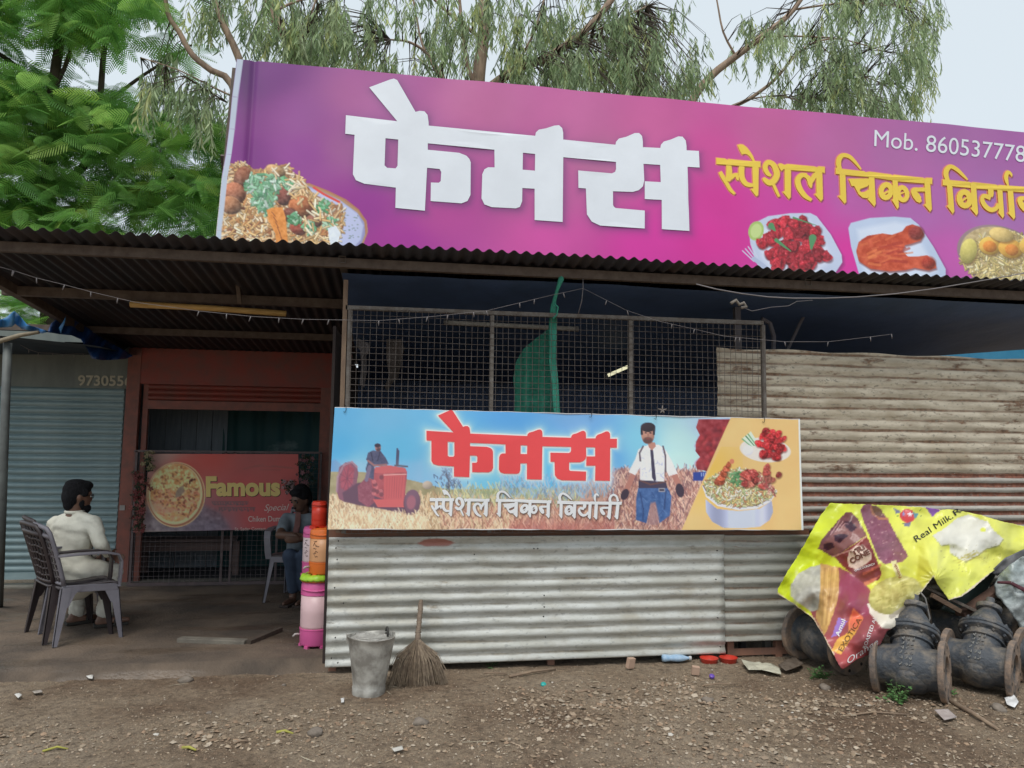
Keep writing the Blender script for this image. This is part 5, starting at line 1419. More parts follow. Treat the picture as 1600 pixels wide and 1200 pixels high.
# ============================================================ PLASTIC CHAIRS
def make_chair(label, m, m2=None):
    """local: +x is the way the sitter faces, z up, origin on the floor under the seat"""
    t = thing('plastic_chair', label, 'chair', group='plastic garden chairs outside the shop')
    m2 = m2 or m
    # seat: dished sheet with rolled front
    us = np.linspace(-1, 1, 12); vs = np.linspace(-1, 1, 12); U, V = np.meshgrid(us, vs)
    X = U * .22; W = .215 + .02 * U; Yy = V * W; Z = .425 - .018 * (1 - U ** 2) * (1 - V ** 2) + .012 * U - .035 * np.clip(U - .7, 0, 1) ** 1.2 * 3
    o = link('seat', mesh_np('seat', np.stack([X, Yy, Z], -1).reshape(-1, 3), gridfaces(12, 12)[:, ::-1], True), m2, t, True)
    s = o.modifiers.new('t', 'SOLIDIFY'); s.thickness = .012; s.offset = -1
    ap = MB(); ap.bar((-.2, -.205, .40), (.21, -.225, .385), .014, .055); ap.bar((-.2, .205, .40), (.21, .225, .385), .014, .055); ap.bar((.215, -.22, .385), (.215, .22, .385), .014, .05)
    bevel(ap.build('apron', m, t, local=True), .006)
    def B3(v, h):  # back surface: v across -1..1, h 0..1
        w = .205 + .035 * math.sin(h * 2.2)
        return Vector((-.215 - .13 * h - .018 * h * h + .05 * (v * v) * (.6 + .2 * h), v * w, .43 + .42 * h + .02 * (1 - v * v) * h))
    bk = MB()
    rim = [B3(-1, h) for h in np.linspace(0, .93, 7)] + [B3(v, 1.0) for v in np.linspace(-.9, .9, 9)] + [B3(1, h) for h in np.linspace(.93, 0, 7)]
    bk.tube(rim, [.017] * len(rim), 8)
    bk.tube([B3(v, .02) for v in np.linspace(-1, 1, 7)], .014, 6); bk.tube([B3(v, .86) for v in np.linspace(-1, 1, 7)], .019, 6)
    bk.build('backrest', m, t, True, True)
    lat = MB()
    for k in range(1, 8):
        v = -1 + 2 * k / 8; lat.tube([B3(v + .03 * math.sin(h * 9), h) for h in np.linspace(.02, .97, 9)], .0085, 5)
    for k in range(1, 8):
        h = k / 8; lat.tube([B3(v, h + .015 * math.sin(v * 7 + k)) for v in np.linspace(-1, 1, 9)], .0085, 5)
    lat.build('lattice', m2, t, True, True)
    for s_ in (-1, 1):
        arm = MB(); pts = [B3(s_ * .98, .52), Vector((-.2, s_ * .262, .655)), Vector((-.05, s_ * .275, .66)), Vector((.10, s_ * .275, .655)), Vector((.185, s_ * .268, .635)), Vector((.215, s_ * .258, .58)), Vector((.215, s_ * .245, .45)), Vector((.212, s_ * .235, .39))]
        V = []; F = []; n = len(pts)
        wd = [.024, .033, .035, .035, .033, .031, .031, .030]
        for i, p in enumerate(pts):
            d = (pts[min(i + 1, n - 1)] - pts[max(i - 1, 0)]).normalized(); r = Vector((0, 1, 0)); u = d.cross(r).normalized()
            for a, b in ((-1, -1), (1, -1), (1, 1), (-1, 1)): V.append(p + r * (a * wd[i]) + u * (b * .008))
        for i in range(n - 1):
            for k in range(4): F.append((i * 4 + k, i * 4 + (k + 1) % 4, (i + 1) * 4 + (k + 1) % 4, (i + 1) * 4 + k))
        F += [(0, 1, 2, 3), (n * 4 - 1, n * 4 - 2, n * 4 - 3, n * 4 - 4)]
        arm.add(V, F); bevel(arm.build('armrest', m, t, local=True), .004)
        # legs: angle section, two flanges tapering to the foot
        for fx, sgn in ((.215, 1), (-.205, -1)):
            lg = MB(); top = Vector((fx, s_ * .225, .41)); bot = Vector((fx + sgn * .045, s_ * .262, 0.0))
            for (ax, ay, ft, fb) in ((1, 0, .075, .032), (0, 1, .05, .026)):
                t0 = Vector((-sgn * ax, -s_ * ay, 0)); w1, w2 = t0 * ft, t0 * fb; th = Vector((-sgn * ay, -s_ * ax, 0)) * .007
                Vv = [top, top + w1, bot + w2, bot]; Vv += [q + th for q in Vv]
                lg.add(Vv, [(0, 1, 2, 3), (7, 6, 5, 4), (0, 4, 5, 1), (1, 5, 6, 2), (2, 6, 7, 3), (3, 7, 4, 0)])
            # splayed shoulder under the seat
            q = Vector((fx - sgn * .07, s_ * .222, .405)); e = Vector((fx - sgn * .005, s_ * .235, .26)); r2 = Vector((fx - sgn * .16, s_ * .22, .405))
            th = Vector((0, -s_ * .006, 0)); Vv = [top, r2, Vector((fx - sgn * .10, s_ * .226, .36)), Vector((fx - sgn * .055, s_ * .236, .27)), e]; Vv += [v_ + th for v_ in Vv]
            lg.add(Vv, [(0, 1, 2, 3, 4), (9, 8, 7, 6, 5), (0, 5, 6, 1), (1, 6, 7, 2), (2, 7, 8, 3), (3, 8, 9, 4), (4, 9, 5, 0)])
            lg.build('leg', m, t, local=True)
    return t
def copy_tree(o, parent=None):
    c = o.copy(); COL.objects.link(c); c.parent = parent
    for ch in [q for q in bpy.data.objects if q.parent == o]: copy_tree(ch, c)
    return c
grey_pl = pm('sun_bleached_grey_plastic', (0.215, 0.205, 0.235), (0.16, 0.15, 0.175), scale=5, rough=.5, bump=.05)
brown_pl = pm('dark_brown_plastic', (0.050, 0.036, 0.038), (0.035, 0.026, 0.028), scale=5, rough=.45, bump=.05)
a, b = gp(82, 1012, FZ), gp(172, 1003, FZ)
ang = math.atan2(b[1] - a[1], b[0] - a[0])
ch1 = make_chair('empty grey plastic armchair in front, nearest the camera at the left', grey_pl, pm('shaded_grey_plastic', (0.12, 0.105, 0.11), (0.07, 0.06, 0.065), scale=9, rough=.6))  # darker grey on seat and lattice puts their shade into the colour
ang = math.radians(34)
ch1.scale = (0.90, 0.96, 0.97)
off = Matrix.Rotation(ang, 3, 'Z') @ Vector((-.25 * .90, -.262 * .96, 0))
ch1.location = Vector((float(a[0]), float(a[1]), FZ)) - off; ch1.rotation_euler.z = ang
ch1['label'] = 'pale grey plastic armchair at the left, nearest the camera, in front of the seated man'
ch2 = make_chair('dark brown plastic armchair nested into the pale grey one at the far left', brown_pl)
ch2.location = ch1.location + Vector((-.115, .085, -.0)); ch2.rotation_euler.z = ang + .05; ch2.scale = (.92, .98, .98)
ch4 = copy_tree(ch2); ch4['label'] = 'dark brown plastic armchair directly under the man in white'
ch4.location = (-2.60, 6.60, FZ); ch4.rotation_euler.z = math.radians(32)
ch3 = copy_tree(ch1); ch3['label'] = 'pale grey plastic chair under the man in grey beside the water jugs'
ch3.scale = (1, 1, 1); ch3.location = (float(at(472, 900, 7.45)[0]), 7.40, FZ); ch3.rotation_euler.z = math.radians(-105)

# ============================================================ PEOPLE
def capsules(caps, voxel=.012, smooth=6, name='body'):
    mb = MB()
    for c in caps:
        if c[0] == 'e':   # ellipsoid centre, radii, rotation matrix
            _, p, r, Rm = c
            prof = [(math.sin(math.pi * k / 10), -math.cos(math.pi * k / 10)) for k in range(11)]
            Mx = Matrix.Translation(p) @ (Rm.to_4x4() if Rm is not None else Matrix.Identity(4)) @ Matrix.Diagonal((*r, 1))
            mb.lathe(prof, 16, Mx)
        else:
            p0, r0, p1, r1 = c; p0, p1 = Vector(p0), Vector(p1); d = (p1 - p0); L = d.length
            q = d.to_track_quat('Z', 'Y').to_matrix().to_4x4() if L > 1e-6 else Matrix.Identity(4)
            prof = [(r0 * math.sin(math.pi / 2 * k / 4), -r0 * math.cos(math.pi / 2 * k / 4)) for k in range(5)] + [(r1 * math.cos(math.pi / 2 * k / 4), L + r1 * math.sin(math.pi / 2 * k / 4)) for k in range(5)]
            mb.lathe(prof, 14, Matrix.Translation(p0) @ q)
    me = mb.mesh(name); ob = bpy.data.objects.new('tmp', me); COL.objects.link(ob)
    rm = ob.modifiers.new('r', 'REMESH'); rm.mode = 'VOXEL'; rm.voxel_size = voxel
    sm = ob.modifiers.new('s', 'SMOOTH'); sm.factor = .5; sm.iterations = smooth
    bpy.context.view_layer.update(); dg = bpy.context.evaluated_depsgraph_get()
    out = bpy.data.meshes.new_from_object(ob.evaluated_get(dg)); out.name = name
    bpy.data.objects.remove(ob); out.polygons.foreach_set('use_smooth', np.ones(len(out.polygons), bool)); out.update()
    return out
def rough_hair(me):
    n = len(me.vertices); v = np.zeros(n * 3, np.float32); me.vertices.foreach_get('co', v); v = v.reshape(-1, 3); nn = np.zeros(n * 3, np.float32); me.vertices.foreach_get('normal', nn); nn = nn.reshape(-1, 3)
    v += nn * (.012 * (fbm(v[:, 0] * 60 + v[:, 2] * 20 + 300, v[:, 1] * 60 + 300, 77, 3) - .5))[:, None]; me.vertices.foreach_set('co', v.ravel()); me.update()
def wrinkle(me, amp, sc, seed):
    n = len(me.vertices); v = np.zeros(n * 3, np.float32); me.vertices.foreach_get('co', v); v = v.reshape(-1, 3)
    nn = np.zeros(n * 3, np.float32); me.vertices.foreach_get('normal', nn); nn = nn.reshape(-1, 3)
    f_ = fbm(v[:, 0] * sc + v[:, 2] * sc * .5 + 9, v[:, 1] * sc + v[:, 2] * sc * 1.3 + 9, seed, 3) - .5
    rdg = np.abs(np.sin((v[:, 2] * 1.1 + v[:, 0] * .6 + f_ * .25) * sc * 3.0)) ** 3
    v += nn * (f_ * 2 * amp - rdg * amp * .55)[:, None]
    me.vertices.foreach_set('co', v.ravel()); me.update()
    return me
skin = pm('brown_skin', (0.20, 0.105, 0.07), (0.15, 0.08, 0.055), scale=12, rough=.5, bump=.05)
skin_d = pm('dark_brown_skin', (0.15, 0.08, 0.055), (0.11, 0.06, 0.042), scale=12, rough=.5, bump=.05)
hairm = pm('black_hair', (0.010, 0.010, 0.012), (0.018, 0.018, 0.021), scale=60, stretch=(1, 1, .3), rough=.85, bump=1.0, bscale=160, spec=.15)
def J(px, py, Y): return Vector([float(q) for q in at(px, py, Y)])

def hand(base, d, side_, s=1.0, curl=.4, up=None):
    """palm and five separate curled fingers; d = pointing direction, side_ = towards the thumb"""
    d = d.normalized(); side_ = (side_ - d * side_.dot(d)).normalized(); nrm = d.cross(side_)
    caps = [(base, .026 * s, base + d * .03 * s, .03 * s), ('e', base + d * .05 * s, (.018 * s, .042 * s, .05 * s), Matrix((nrm, side_, d)).transposed())]
    for k, L in enumerate((.068, .078, .074, .058)):
        o = base + d * .085 * s + side_ * (.030 - .02 * k) * s
        m1 = o + (d * math.cos(curl) + nrm * math.sin(curl)) * L * .5 * s; m2 = m1 + (d * math.cos(curl * 2.2) + nrm * math.sin(curl * 2.2)) * L * .5 * s
        caps += [(o, .0095 * s, m1, .009 * s), (m1, .009 * s, m2, .0075 * s)]
    o = base + d * .03 * s + side_ * .03 * s; m1 = o + (d * .6 + side_ * .8) * .035 * s; caps += [(o, .012 * s, m1, .010 * s), (m1, .010 * s, m1 + (d * .95 + side_ * .2) * .03 * s, .008 * s)]
    return caps

def head_caps(c, fwd, s=1.0):
    """skull, jaw, nose, brow, ears; fwd = where the face looks (unit)"""
    fwd = fwd.normalized(); z = Vector((0, 0, 1)); z = (z - fwd * z.dot(fwd)).normalized(); r = fwd.cross(z); Rm = Matrix((fwd, r, z)).transposed()
    e = lambda x, y, zz, a, b, cc: ('e', c + fwd * x * s + r * y * s + z * zz * s, (a * s, b * s, cc * s), Rm)
    return [e(0, 0, .01, .096, .077, .108), e(.022, 0, -.055, .07, .058, .062), e(.045, 0, -.09, .035, .036, .026), e(.097, 0, -.022, .016, .012, .022), e(.088, 0, .0, .014, .010, .03), e(.08, 0, .028, .02, .055, .012),
            e(.085, 0, -.062, .014, .024, .007), e(.083, 0, -.075, .013, .02, .007), e(-.005, .078, -.01, .02, .010, .03), e(-.005, -.078, -.01, .02, .010, .03)], Rm, z, r

def person_white():
    t = thing('person', 'man in white kurta and trousers with black hair, beard and glasses, seated facing right', 'person', gp(140, 960, FZ))
    hd = J(122, 775, 6.40); fwd = Vector((.84, .54, -.06)).normalized()
    neck = J(117, 799, 6.40); chest = J(113, 830, 6.40); waist = J(110, 868, 6.38); hip = J(114, 893, 6.36)
    shR, shL = J(145, 818, 6.30), J(86, 819, 6.52)
    elR, wrR = J(158, 851, 6.22), J(170, 866, 6.40)
    elL, wrL = J(96, 860, 6.72), J(150, 872, 6.72)
    hpR, hpL = hip + (shR - shL).normalized() * .10, hip - (shR - shL).normalized() * .10
    knR, anR = J(176, 892, 6.50), J(163, 957, 6.42)
    knL, anL = J(142, 888, 6.86), J(118, 958, 6.52)
    hc, Rm, zz, rr = head_caps(hd, fwd, .98)
    caps = list(hc) + [(hd - zz * .07 - fwd * .02, .052, neck - Vector((0, 0, .06)), .058)]
    caps += [(chest, .10, waist, .10), (waist, .10, hip, .11), (neck - Vector((0, 0, .05)), .07, chest, .10), (shR, .05, shL, .05)]
    for sh, elb, wr in ((shR, elR, wrR), (shL, elL, wrL)): caps += [(sh, .052, elb, .04), (elb, .04, wr, .026)]
    dR = (wrR - elR).normalized(); caps += hand(wrR, (dR + Vector((.5, .3, -.1))).normalized(), Vector((0, .3, 1)), .95, .5)
    dL = (wrL - elL).normalized(); caps += hand(wrL, dL, Vector((0, -.3, 1)), .95, .5)
    for hp, kn, an in ((hpR, knR, anR), (hpL, knL, anL)): caps += [(hp, .075, kn, .055), (kn, .053, an, .036)]
    for an, dd in ((anR, Vector((.8, .35, 0))), (anL, Vector((.7, .5, 0)))):
        dd = dd.normalized(); ft = an.copy(); ft.z = FZ + .035; caps += [(an, .036, ft - dd * .03, .034), (ft - dd * .03, .034, ft + dd * .12, .028), (ft + dd * .12, .028, ft + dd * .17, .02)]
    o = link('body', capsules(caps, .010, 4), skin, t)
    # white kurta
    white = pm('white_cotton', (0.76, 0.74, 0.64), (0.68, 0.66, 0.56), scale=5, rough=.85, bump=.5, bscale=11, bdist=.03)
    k = [(neck - Vector((0, 0, .035)), .068, chest, .128), (chest, .14, waist, .135), (waist, .14, hip, .165), (shR, .062, neck - Vector((0, 0, .045)), .062), (shL, .062, neck - Vector((0, 0, .045)), .062), (shR + Vector((0, 0, -.03)), .068, shL + Vector((0, 0, -.03)), .068), ('e', (shR + shL) / 2 - Vector((0, 0, .10)), (.135, .215, .19), Matrix.Rotation(math.atan2((shR - shL).y, (shR - shL).x) + math.pi / 2, 3, 'Z')),
         (shR, .07, elR, .058), (elR, .058, wrR - (wrR - elR) * .12, .045), (shL, .07, elL, .058), (elL, .058, wrL - (wrL - elL) * .12, .045)]
    k += [(hip + Vector((-.02, 0, .0)), .16, hip + Vector((.03, 0, -.06)), .165), (hpR, .10, (hpR + knR) / 2, .098), (hpL, .10, (hpL + knL) / 2, .098), ((hpR + knR) / 2, .09, knR + (knR - hpR) * .05 - Vector((0, 0, .02)), .075)]
    link('kurta', wrinkle(capsules(k, .011, 6), .013, 5.5, 3), white, t)
    col = MB(); c0 = neck + Vector((0, 0, .0)); col.tube([c0 + Vector((.062 * math.cos(a), .062 * math.sin(a), .004 * math.sin(a))) for a in np.linspace(0, 6.28, 17)], .014, 6); col.build('collar', white, t, True)
    tr = []
    for hp, kn, an in ((hpR, knR, anR), (hpL, knL, anL)):
        e = an + (kn - an) * .06; tr += [(hp, .09, kn, .072), (kn, .074, kn + (an - kn) * .5, .072), (kn + (an - kn) * .5, .072, e, .066)]
    link('trousers', wrinkle(capsules(tr, .011, 5), .010, 8, 5), pm('white_trouser_cotton', (0.72, 0.70, 0.62), (0.62, 0.60, 0.53), scale=5, rough=.85, bump=.25, bscale=14, bdist=.015), t)
    E = lambda x, y, z, a, b, c: ('e', hd + fwd * x + rr * y + zz * z, (a, b, c), Rm)
    link('hair', capsules([E(-.014, 0, .048, .103, .087, .088), E(-.045, 0, 0, .073, .083, .092), E(.035, 0, .086, .066, .070, .040), E(-.02, 0, .094, .085, .075, .040), E(-.055, 0, -.06, .045, .06, .06), E(.03, .075, .03, .03, .012, .035), E(.03, -.075, .03, .03, .012, .035)], .007, 2), hairm, t); rough_hair(bpy.data.objects[-1] if False else t.children[-1].data)
    link('beard', capsules([E(.045, 0, -.085, .054, .052, .032), E(.075, 0, -.095, .030, .034, .034), E(.02, .062, -.055, .022, .011, .040), E(.02, -.062, -.055, .022, .011, .040), E(.06, 0, -.118, .026, .028, .036)], .008, 3), hairm, t)
    g = MB(); 
    for s_ in (-1, 1):
        c = hd + fwd * .098 + rr * .033 * s_ + zz * .004
        g.tube([c + rr * .024 * math.cos(a) + zz * .018 * math.sin(a) for a in np.linspace(0, 6.28, 13)], .0028, 5); g.tube([hd + fwd * .096 + rr * .056 * s_ + zz * .010, hd + fwd * .0 + rr * .083 * s_ + zz * .012], .0028, 5)
    g.build('glasses', pm('black_frame', (0.01, 0.01, 0.01), bump=0, rough=.3), t, True)
    for an, dd in ((anR, Vector((.8, .35, 0))), (anL, Vector((.7, .5, 0)))):
        dd = dd.normalized(); c = Vector((an.x, an.y, FZ + .012)) + dd * .05; mbx = MB().box(c, (.24, .095, .022), Matrix.Rotation(math.atan2(dd.y, dd.x), 3, 'Z'))
        cc = c + dd * .03; mbx.tube([cc + Vector((dd.y * .045 * q, -dd.x * .045 * q, .05 - .045 * abs(q))) for q in (-1, -.5, 0, .5, 1)], .012, 6)
        bevel(mbx.build('sandal', pm('dark_sandal', (0.04, 0.035, 0.03), bump=0), t), .006)
    for k_, c in ((1, 1), (-1, 1)): pass
    for s_ in (-1, 1):
        MB().lathe([(math.sin(math.pi * q / 6) * .011, -math.cos(math.pi * q / 6) * .011) for q in range(7)], 10, Matrix.Translation(hd + fwd * .082 + rr * .032 * s_ + zz * .004)).build('eye', pm('eye', (0.5, 0.48, 0.45), bump=0, rough=.2), t, True)
person_white()

def person_grey():
    t = thing('person', 'man with a moustache in a grey T-shirt and dark jeans seated behind the water jugs', 'person', gp(465, 925, FZ))
    hd = J(470, 781, 7.30); fwd = Vector((-.62, -.75, -.28)).normalized()
    neck = J(474, 800, 7.38); chest = J(472, 822, 7.40); waist = J(470, 850, 7.45); hip = J(470, 872, 7.48)
    shR, shL = J(449, 812, 7.38), J(500, 812, 7.30)          # his right shoulder is at the picture's left
    elR, wrR = J(437, 836, 7.16), J(474, 838, 7.02); elL, wrL = J(500, 838, 7.10), J(470, 842, 7.00)
    hpR, hpL = hip + Vector((-.09, 0, 0)), hip + Vector((.09, 0, 0))
    knR, knL = J(453, 868, 7.00), J(476, 868, 6.98); anR, anL = J(458, 922, 7.12), J(478, 922, 7.10)
    hc, Rm, zz, rr = head_caps(hd, fwd, .95)
    caps = list(hc) + [(hd - zz * .07 - fwd * .02, .05, neck - Vector((0, 0, .05)), .056), (chest, .10, hip, .11), (neck - Vector((0, 0, .05)), .07, chest, .1), (shR, .05, shL, .05)]
    for sh, elb, wr in ((shR, elR, wrR), (shL, elL, wrL)): caps += [(sh, .05, elb, .041), (elb, .041, wr, .027)]
    caps += hand(wrR, (wrR - elR).normalized(), Vector((0, -.2, 1)), .95, .4) + hand(wrL, (wrL - elL).normalized(), Vector((0, -.2, 1)), .95, .4)
    for hp, kn, an in ((hpR, knR, anR), (hpL, knL, anL)):
        dd = Vector((-.35, -.94, 0)); ft = an.copy(); ft.z = FZ + .035
        caps += [(hp, .07, kn, .052), (kn, .05, an, .036), (an, .036, ft, .034), (ft, .034, ft + dd * .12, .028), (ft + dd * .12, .028, ft + dd * .17, .018)]
    link('body', capsules(caps, .010, 4), skin_d, t)
    sh_m = pm('blue_grey_tshirt', (0.20, 0.235, 0.27), (0.16, 0.19, 0.22), scale=6, rough=.85, bump=.2, bscale=14)
    k = [(neck - Vector((0, 0, .05)), .075, chest, .13), (chest, .135, waist, .135), (waist, .135, hip, .13), (shR, .068, shL, .068), (shR, .07, shR + (elR - shR) * .62, .063), (shL, .07, shL + (elL - shL) * .62, .063)]
    link('t_shirt', wrinkle(capsules(k, .011, 6), .006, 8, 4), sh_m, t)
    tr = []
    for hp, kn, an in ((hpR, knR, anR), (hpL, knL, anL)): tr += [(hp, .088, kn, .07), (kn, .068, kn + (an - kn) * .5, .062), (kn + (an - kn) * .5, .062, an + (kn - an) * .05, .056)]
    link('jeans', wrinkle(capsules(tr, .011, 5), .007, 8, 8), pm('dark_denim', (0.035, 0.055, 0.095), (0.05, 0.075, 0.125), scale=9, rough=.85), t)
    E = lambda x, y, z, a, b, c: ('e', hd + fwd * x + rr * y + zz * z, (a, b, c), Rm)
    link('hair', capsules([E(-.02, 0, .045, .10, .088, .09), E(-.05, 0, 0, .065, .083, .09), E(.045, 0, .088, .05, .07, .034), E(-.02, 0, .10, .07, .07, .05)], .009, 2), hairm, t)
    link('moustache', capsules([E(.098, .014, -.047, .010, .018, .007), E(.098, -.014, -.047, .010, .018, .007)], .004, 1), hairm, t)
    for s_ in (-1, 1):
        link('eyebrow', capsules([E(.093, .033 * s_, .026, .008, .022, .005)], .004, 1), hairm, t)
        MB().lathe([(math.sin(math.pi * q / 6) * .011, -math.cos(math.pi * q / 6) * .011) for q in range(7)], 10, Matrix.Translation(hd + fwd * .080 + rr * .032 * s_ + zz * .004)).build('eye', pm('dark_eye', (0.06, 0.05, 0.045), bump=0, rough=.2), t, True)
    # towel over his shoulder
    cloth_poly('towel', [(462,800),(470,800),(470,815),(467,832),(461,838),(456,836),(460,820)], lambda x, y: 7.235 + 0 * x, pm('dull_red_towel', (0.22, 0.10, 0.09), scale=9), t, 3, .01)
    for an in (anR, anL):
        dd = Vector((-.35, -.94, 0)).normalized(); c = Vector((an.x, an.y, FZ + .012)) + dd * .05
        bevel(MB().box(c, (.25, .09, .022), Matrix.Rotation(math.atan2(dd.y, dd.x), 3, 'Z')).build('sandal', pm('brown_sandal', (0.05, 0.035, 0.03), bump=0), t), .006)
person_grey()

# ============================================================ WATER JUGS
def jug(label, c, r, h, cap_c, body_c, tap=None, scribble=False, handle=True):
    t = thing('water_jug', label, 'water jug', c, group='insulated water jugs at the counter corner')
    capm = pm('jug_cap', cap_c, tuple(v * .85 for v in cap_c), scale=4, rough=.35, bump=.03); bm = pm('jug_body', body_c, tuple(v * .9 for v in body_c), scale=5, rough=.4, bump=.03)
    n = 40
    MB().lathe([(r * .86, 0), (r * .95, .006), (r * .99, .02), (r * 1.0, h * .24), (r * 1.02, h * .245), (r * 1.02, h * .262), (r * .985, h * .265)], n).build('base', capm, t, True, True, 35)
    for k in range(6):
        a = k * math.pi / 3; MB().box((r * .9 * math.cos(a), r * .9 * math.sin(a), -.004), (.03, .03, .02), Matrix.Rotation(a, 3, 'Z')).build('foot', capm, t, local=True)
    MB().lathe([(r * .97, h * .26), (r * .985, h * .3), (r * .99, h * .5), (r * .975, h * .78)], n).build('body', bm, t, True, True)
    MB().lathe([(r * .985, h * .775), (r * 1.0, h * .78), (r * .985, h * .93), (r * .93, h * .965), (r * .90, h * .97), (r * .90, h * .99), (r * .80, h), (r * .2, h * 1.01), (0.0, h * 1.012)], n).build('lid', capm, t, True, True, 35)
    if handle:
        MB().tube([Vector((r * 1.02 * math.cos(a), r * 1.02 * math.sin(a), h * (.875 - .02 * math.cos((a + 1.57) * 1.6)))) for a in np.linspace(-2.6, -.5, 9)], .006, 6).build('handle', capm, t, True, True)
    if tap is not None:
        d = Vector((math.cos(tap), math.sin(tap), 0)); q = d * r; MB().tube([q + Vector((0, 0, h * .16)), q + d * .03 + Vector((0, 0, h * .165)), q + d * .045 + Vector((0, 0, h * .13))], [.009, .008, .007], 8).build('tap', pm('white_tap', (0.5, 0.46, 0.44), bump=0), t, True, True)
    if scribble is not False:
        g = MB(); rn = random.Random(3)
        for k in range(7):
            a0 = scribble + rn.uniform(-.12, .12); z = h * (.72 - .055 * k)
            g.tube([Vector((r * 1.0 * math.cos(a0 + u * .2), r * 1.0 * math.sin(a0 + u * .2), z + rn.uniform(-.012, .012))) for u in (-.6, -.1, .2, .7)], .0018, 4)
        o = g.build('handwriting', pm('marker_ink', (0.10, 0.05, 0.04), bump=0), t, local=True); tag(o, kind='stuff')
    return t
YJ = 5.66
cj = at(494, 990, YJ); zj = FZ + .012; hj = float(at(494, 905, YJ)[2]) - zj
pink, orange = (0.72, 0.13, 0.36), (0.82, 0.19, 0.03)
jug('big pink and pale pink water jug standing on the floor at the counter corner', (cj[0], YJ, zj), .117, hj, pink, (0.72, .50, .52), tap=math.radians(190))
z1 = float(at(500, 901, YJ)[2]) + .025
co = at(505, 860, YJ); jug('orange and peach water jug stacked on top of the big pink jug', (co[0], YJ, z1), .098, float(at(500, 824, YJ)[2]) - z1, orange, (0.72, .38, .19), tap=math.radians(205), scribble=math.radians(-118))
z2 = float(at(500, 823, YJ)[2]) + .002; cr_ = at(499, 800, YJ)
jug('small plain red water jug topmost of the stack', (cr_[0], YJ, z2), .055, float(at(500, 783, YJ)[2]) - z2, (0.70, 0.045, 0.02), (0.70, 0.045, 0.02))
YB = 5.95; cb = at(486, 900, YB); hb = float(at(486, 890, YB)[2])
jug('pink water jug hidden behind the stack, on the floor', (cb[0] + .05, YB, zj), .10, hb - .05 - zj, pink, (0.72, .5, .52))
jug('pink and white water jug with handwriting, upper one behind the orange jug', (cb[0] + .015, YB, hb - .03), .085, float(at(486, 822, YB)[2]) - hb + .03, pink, (0.72, .58, .60), scribble=math.radians(-125))
# crumpled lime and orange lids between the jugs
def lids():
    t = thing('crumpled_cover', 'crumpled lime green and orange lids squeezed between the stacked jugs', 'lid', (cj[0], YJ, z1 - .03))
    b = z1 - .02
    MB().lathe([(.118, -.022), (.122, -.01), (.112, .0), (.09, .004), (0, .005)], 28).build('orange_lid', pm('orange_lid', (0.75, .22, .04), rough=.4, bump=0), t, True, True)
    V, F = [], []
    n = 26
    rn = random.Random(8)
    for j, (rr_, zz_) in enumerate(((.075, .030), (.115, .024), (.128, .0), (.124, -.012))):
        for k in range(n):
            a = math.radians(110) + math.radians(190) * k / (n - 1); q = 1 + rn.uniform(-.03, .03); V.append((rr_ * q * math.cos(a), rr_ * q * math.sin(a), zz_ + rn.uniform(-.006, .006)))
    F = [(j * n + k, j * n + k + 1, (j + 1) * n + k + 1, (j + 1) * n + k) for j in range(3) for k in range(n - 1)]
    o = MB().add(V, F).build('lime_cover', pm('lime_plastic', (0.42, .70, .05), (0.3, .55, .04), scale=9, rough=.4), t, True, True)
    s = o.modifiers.new('s', 'SOLIDIFY'); s.thickness = .002
lids()

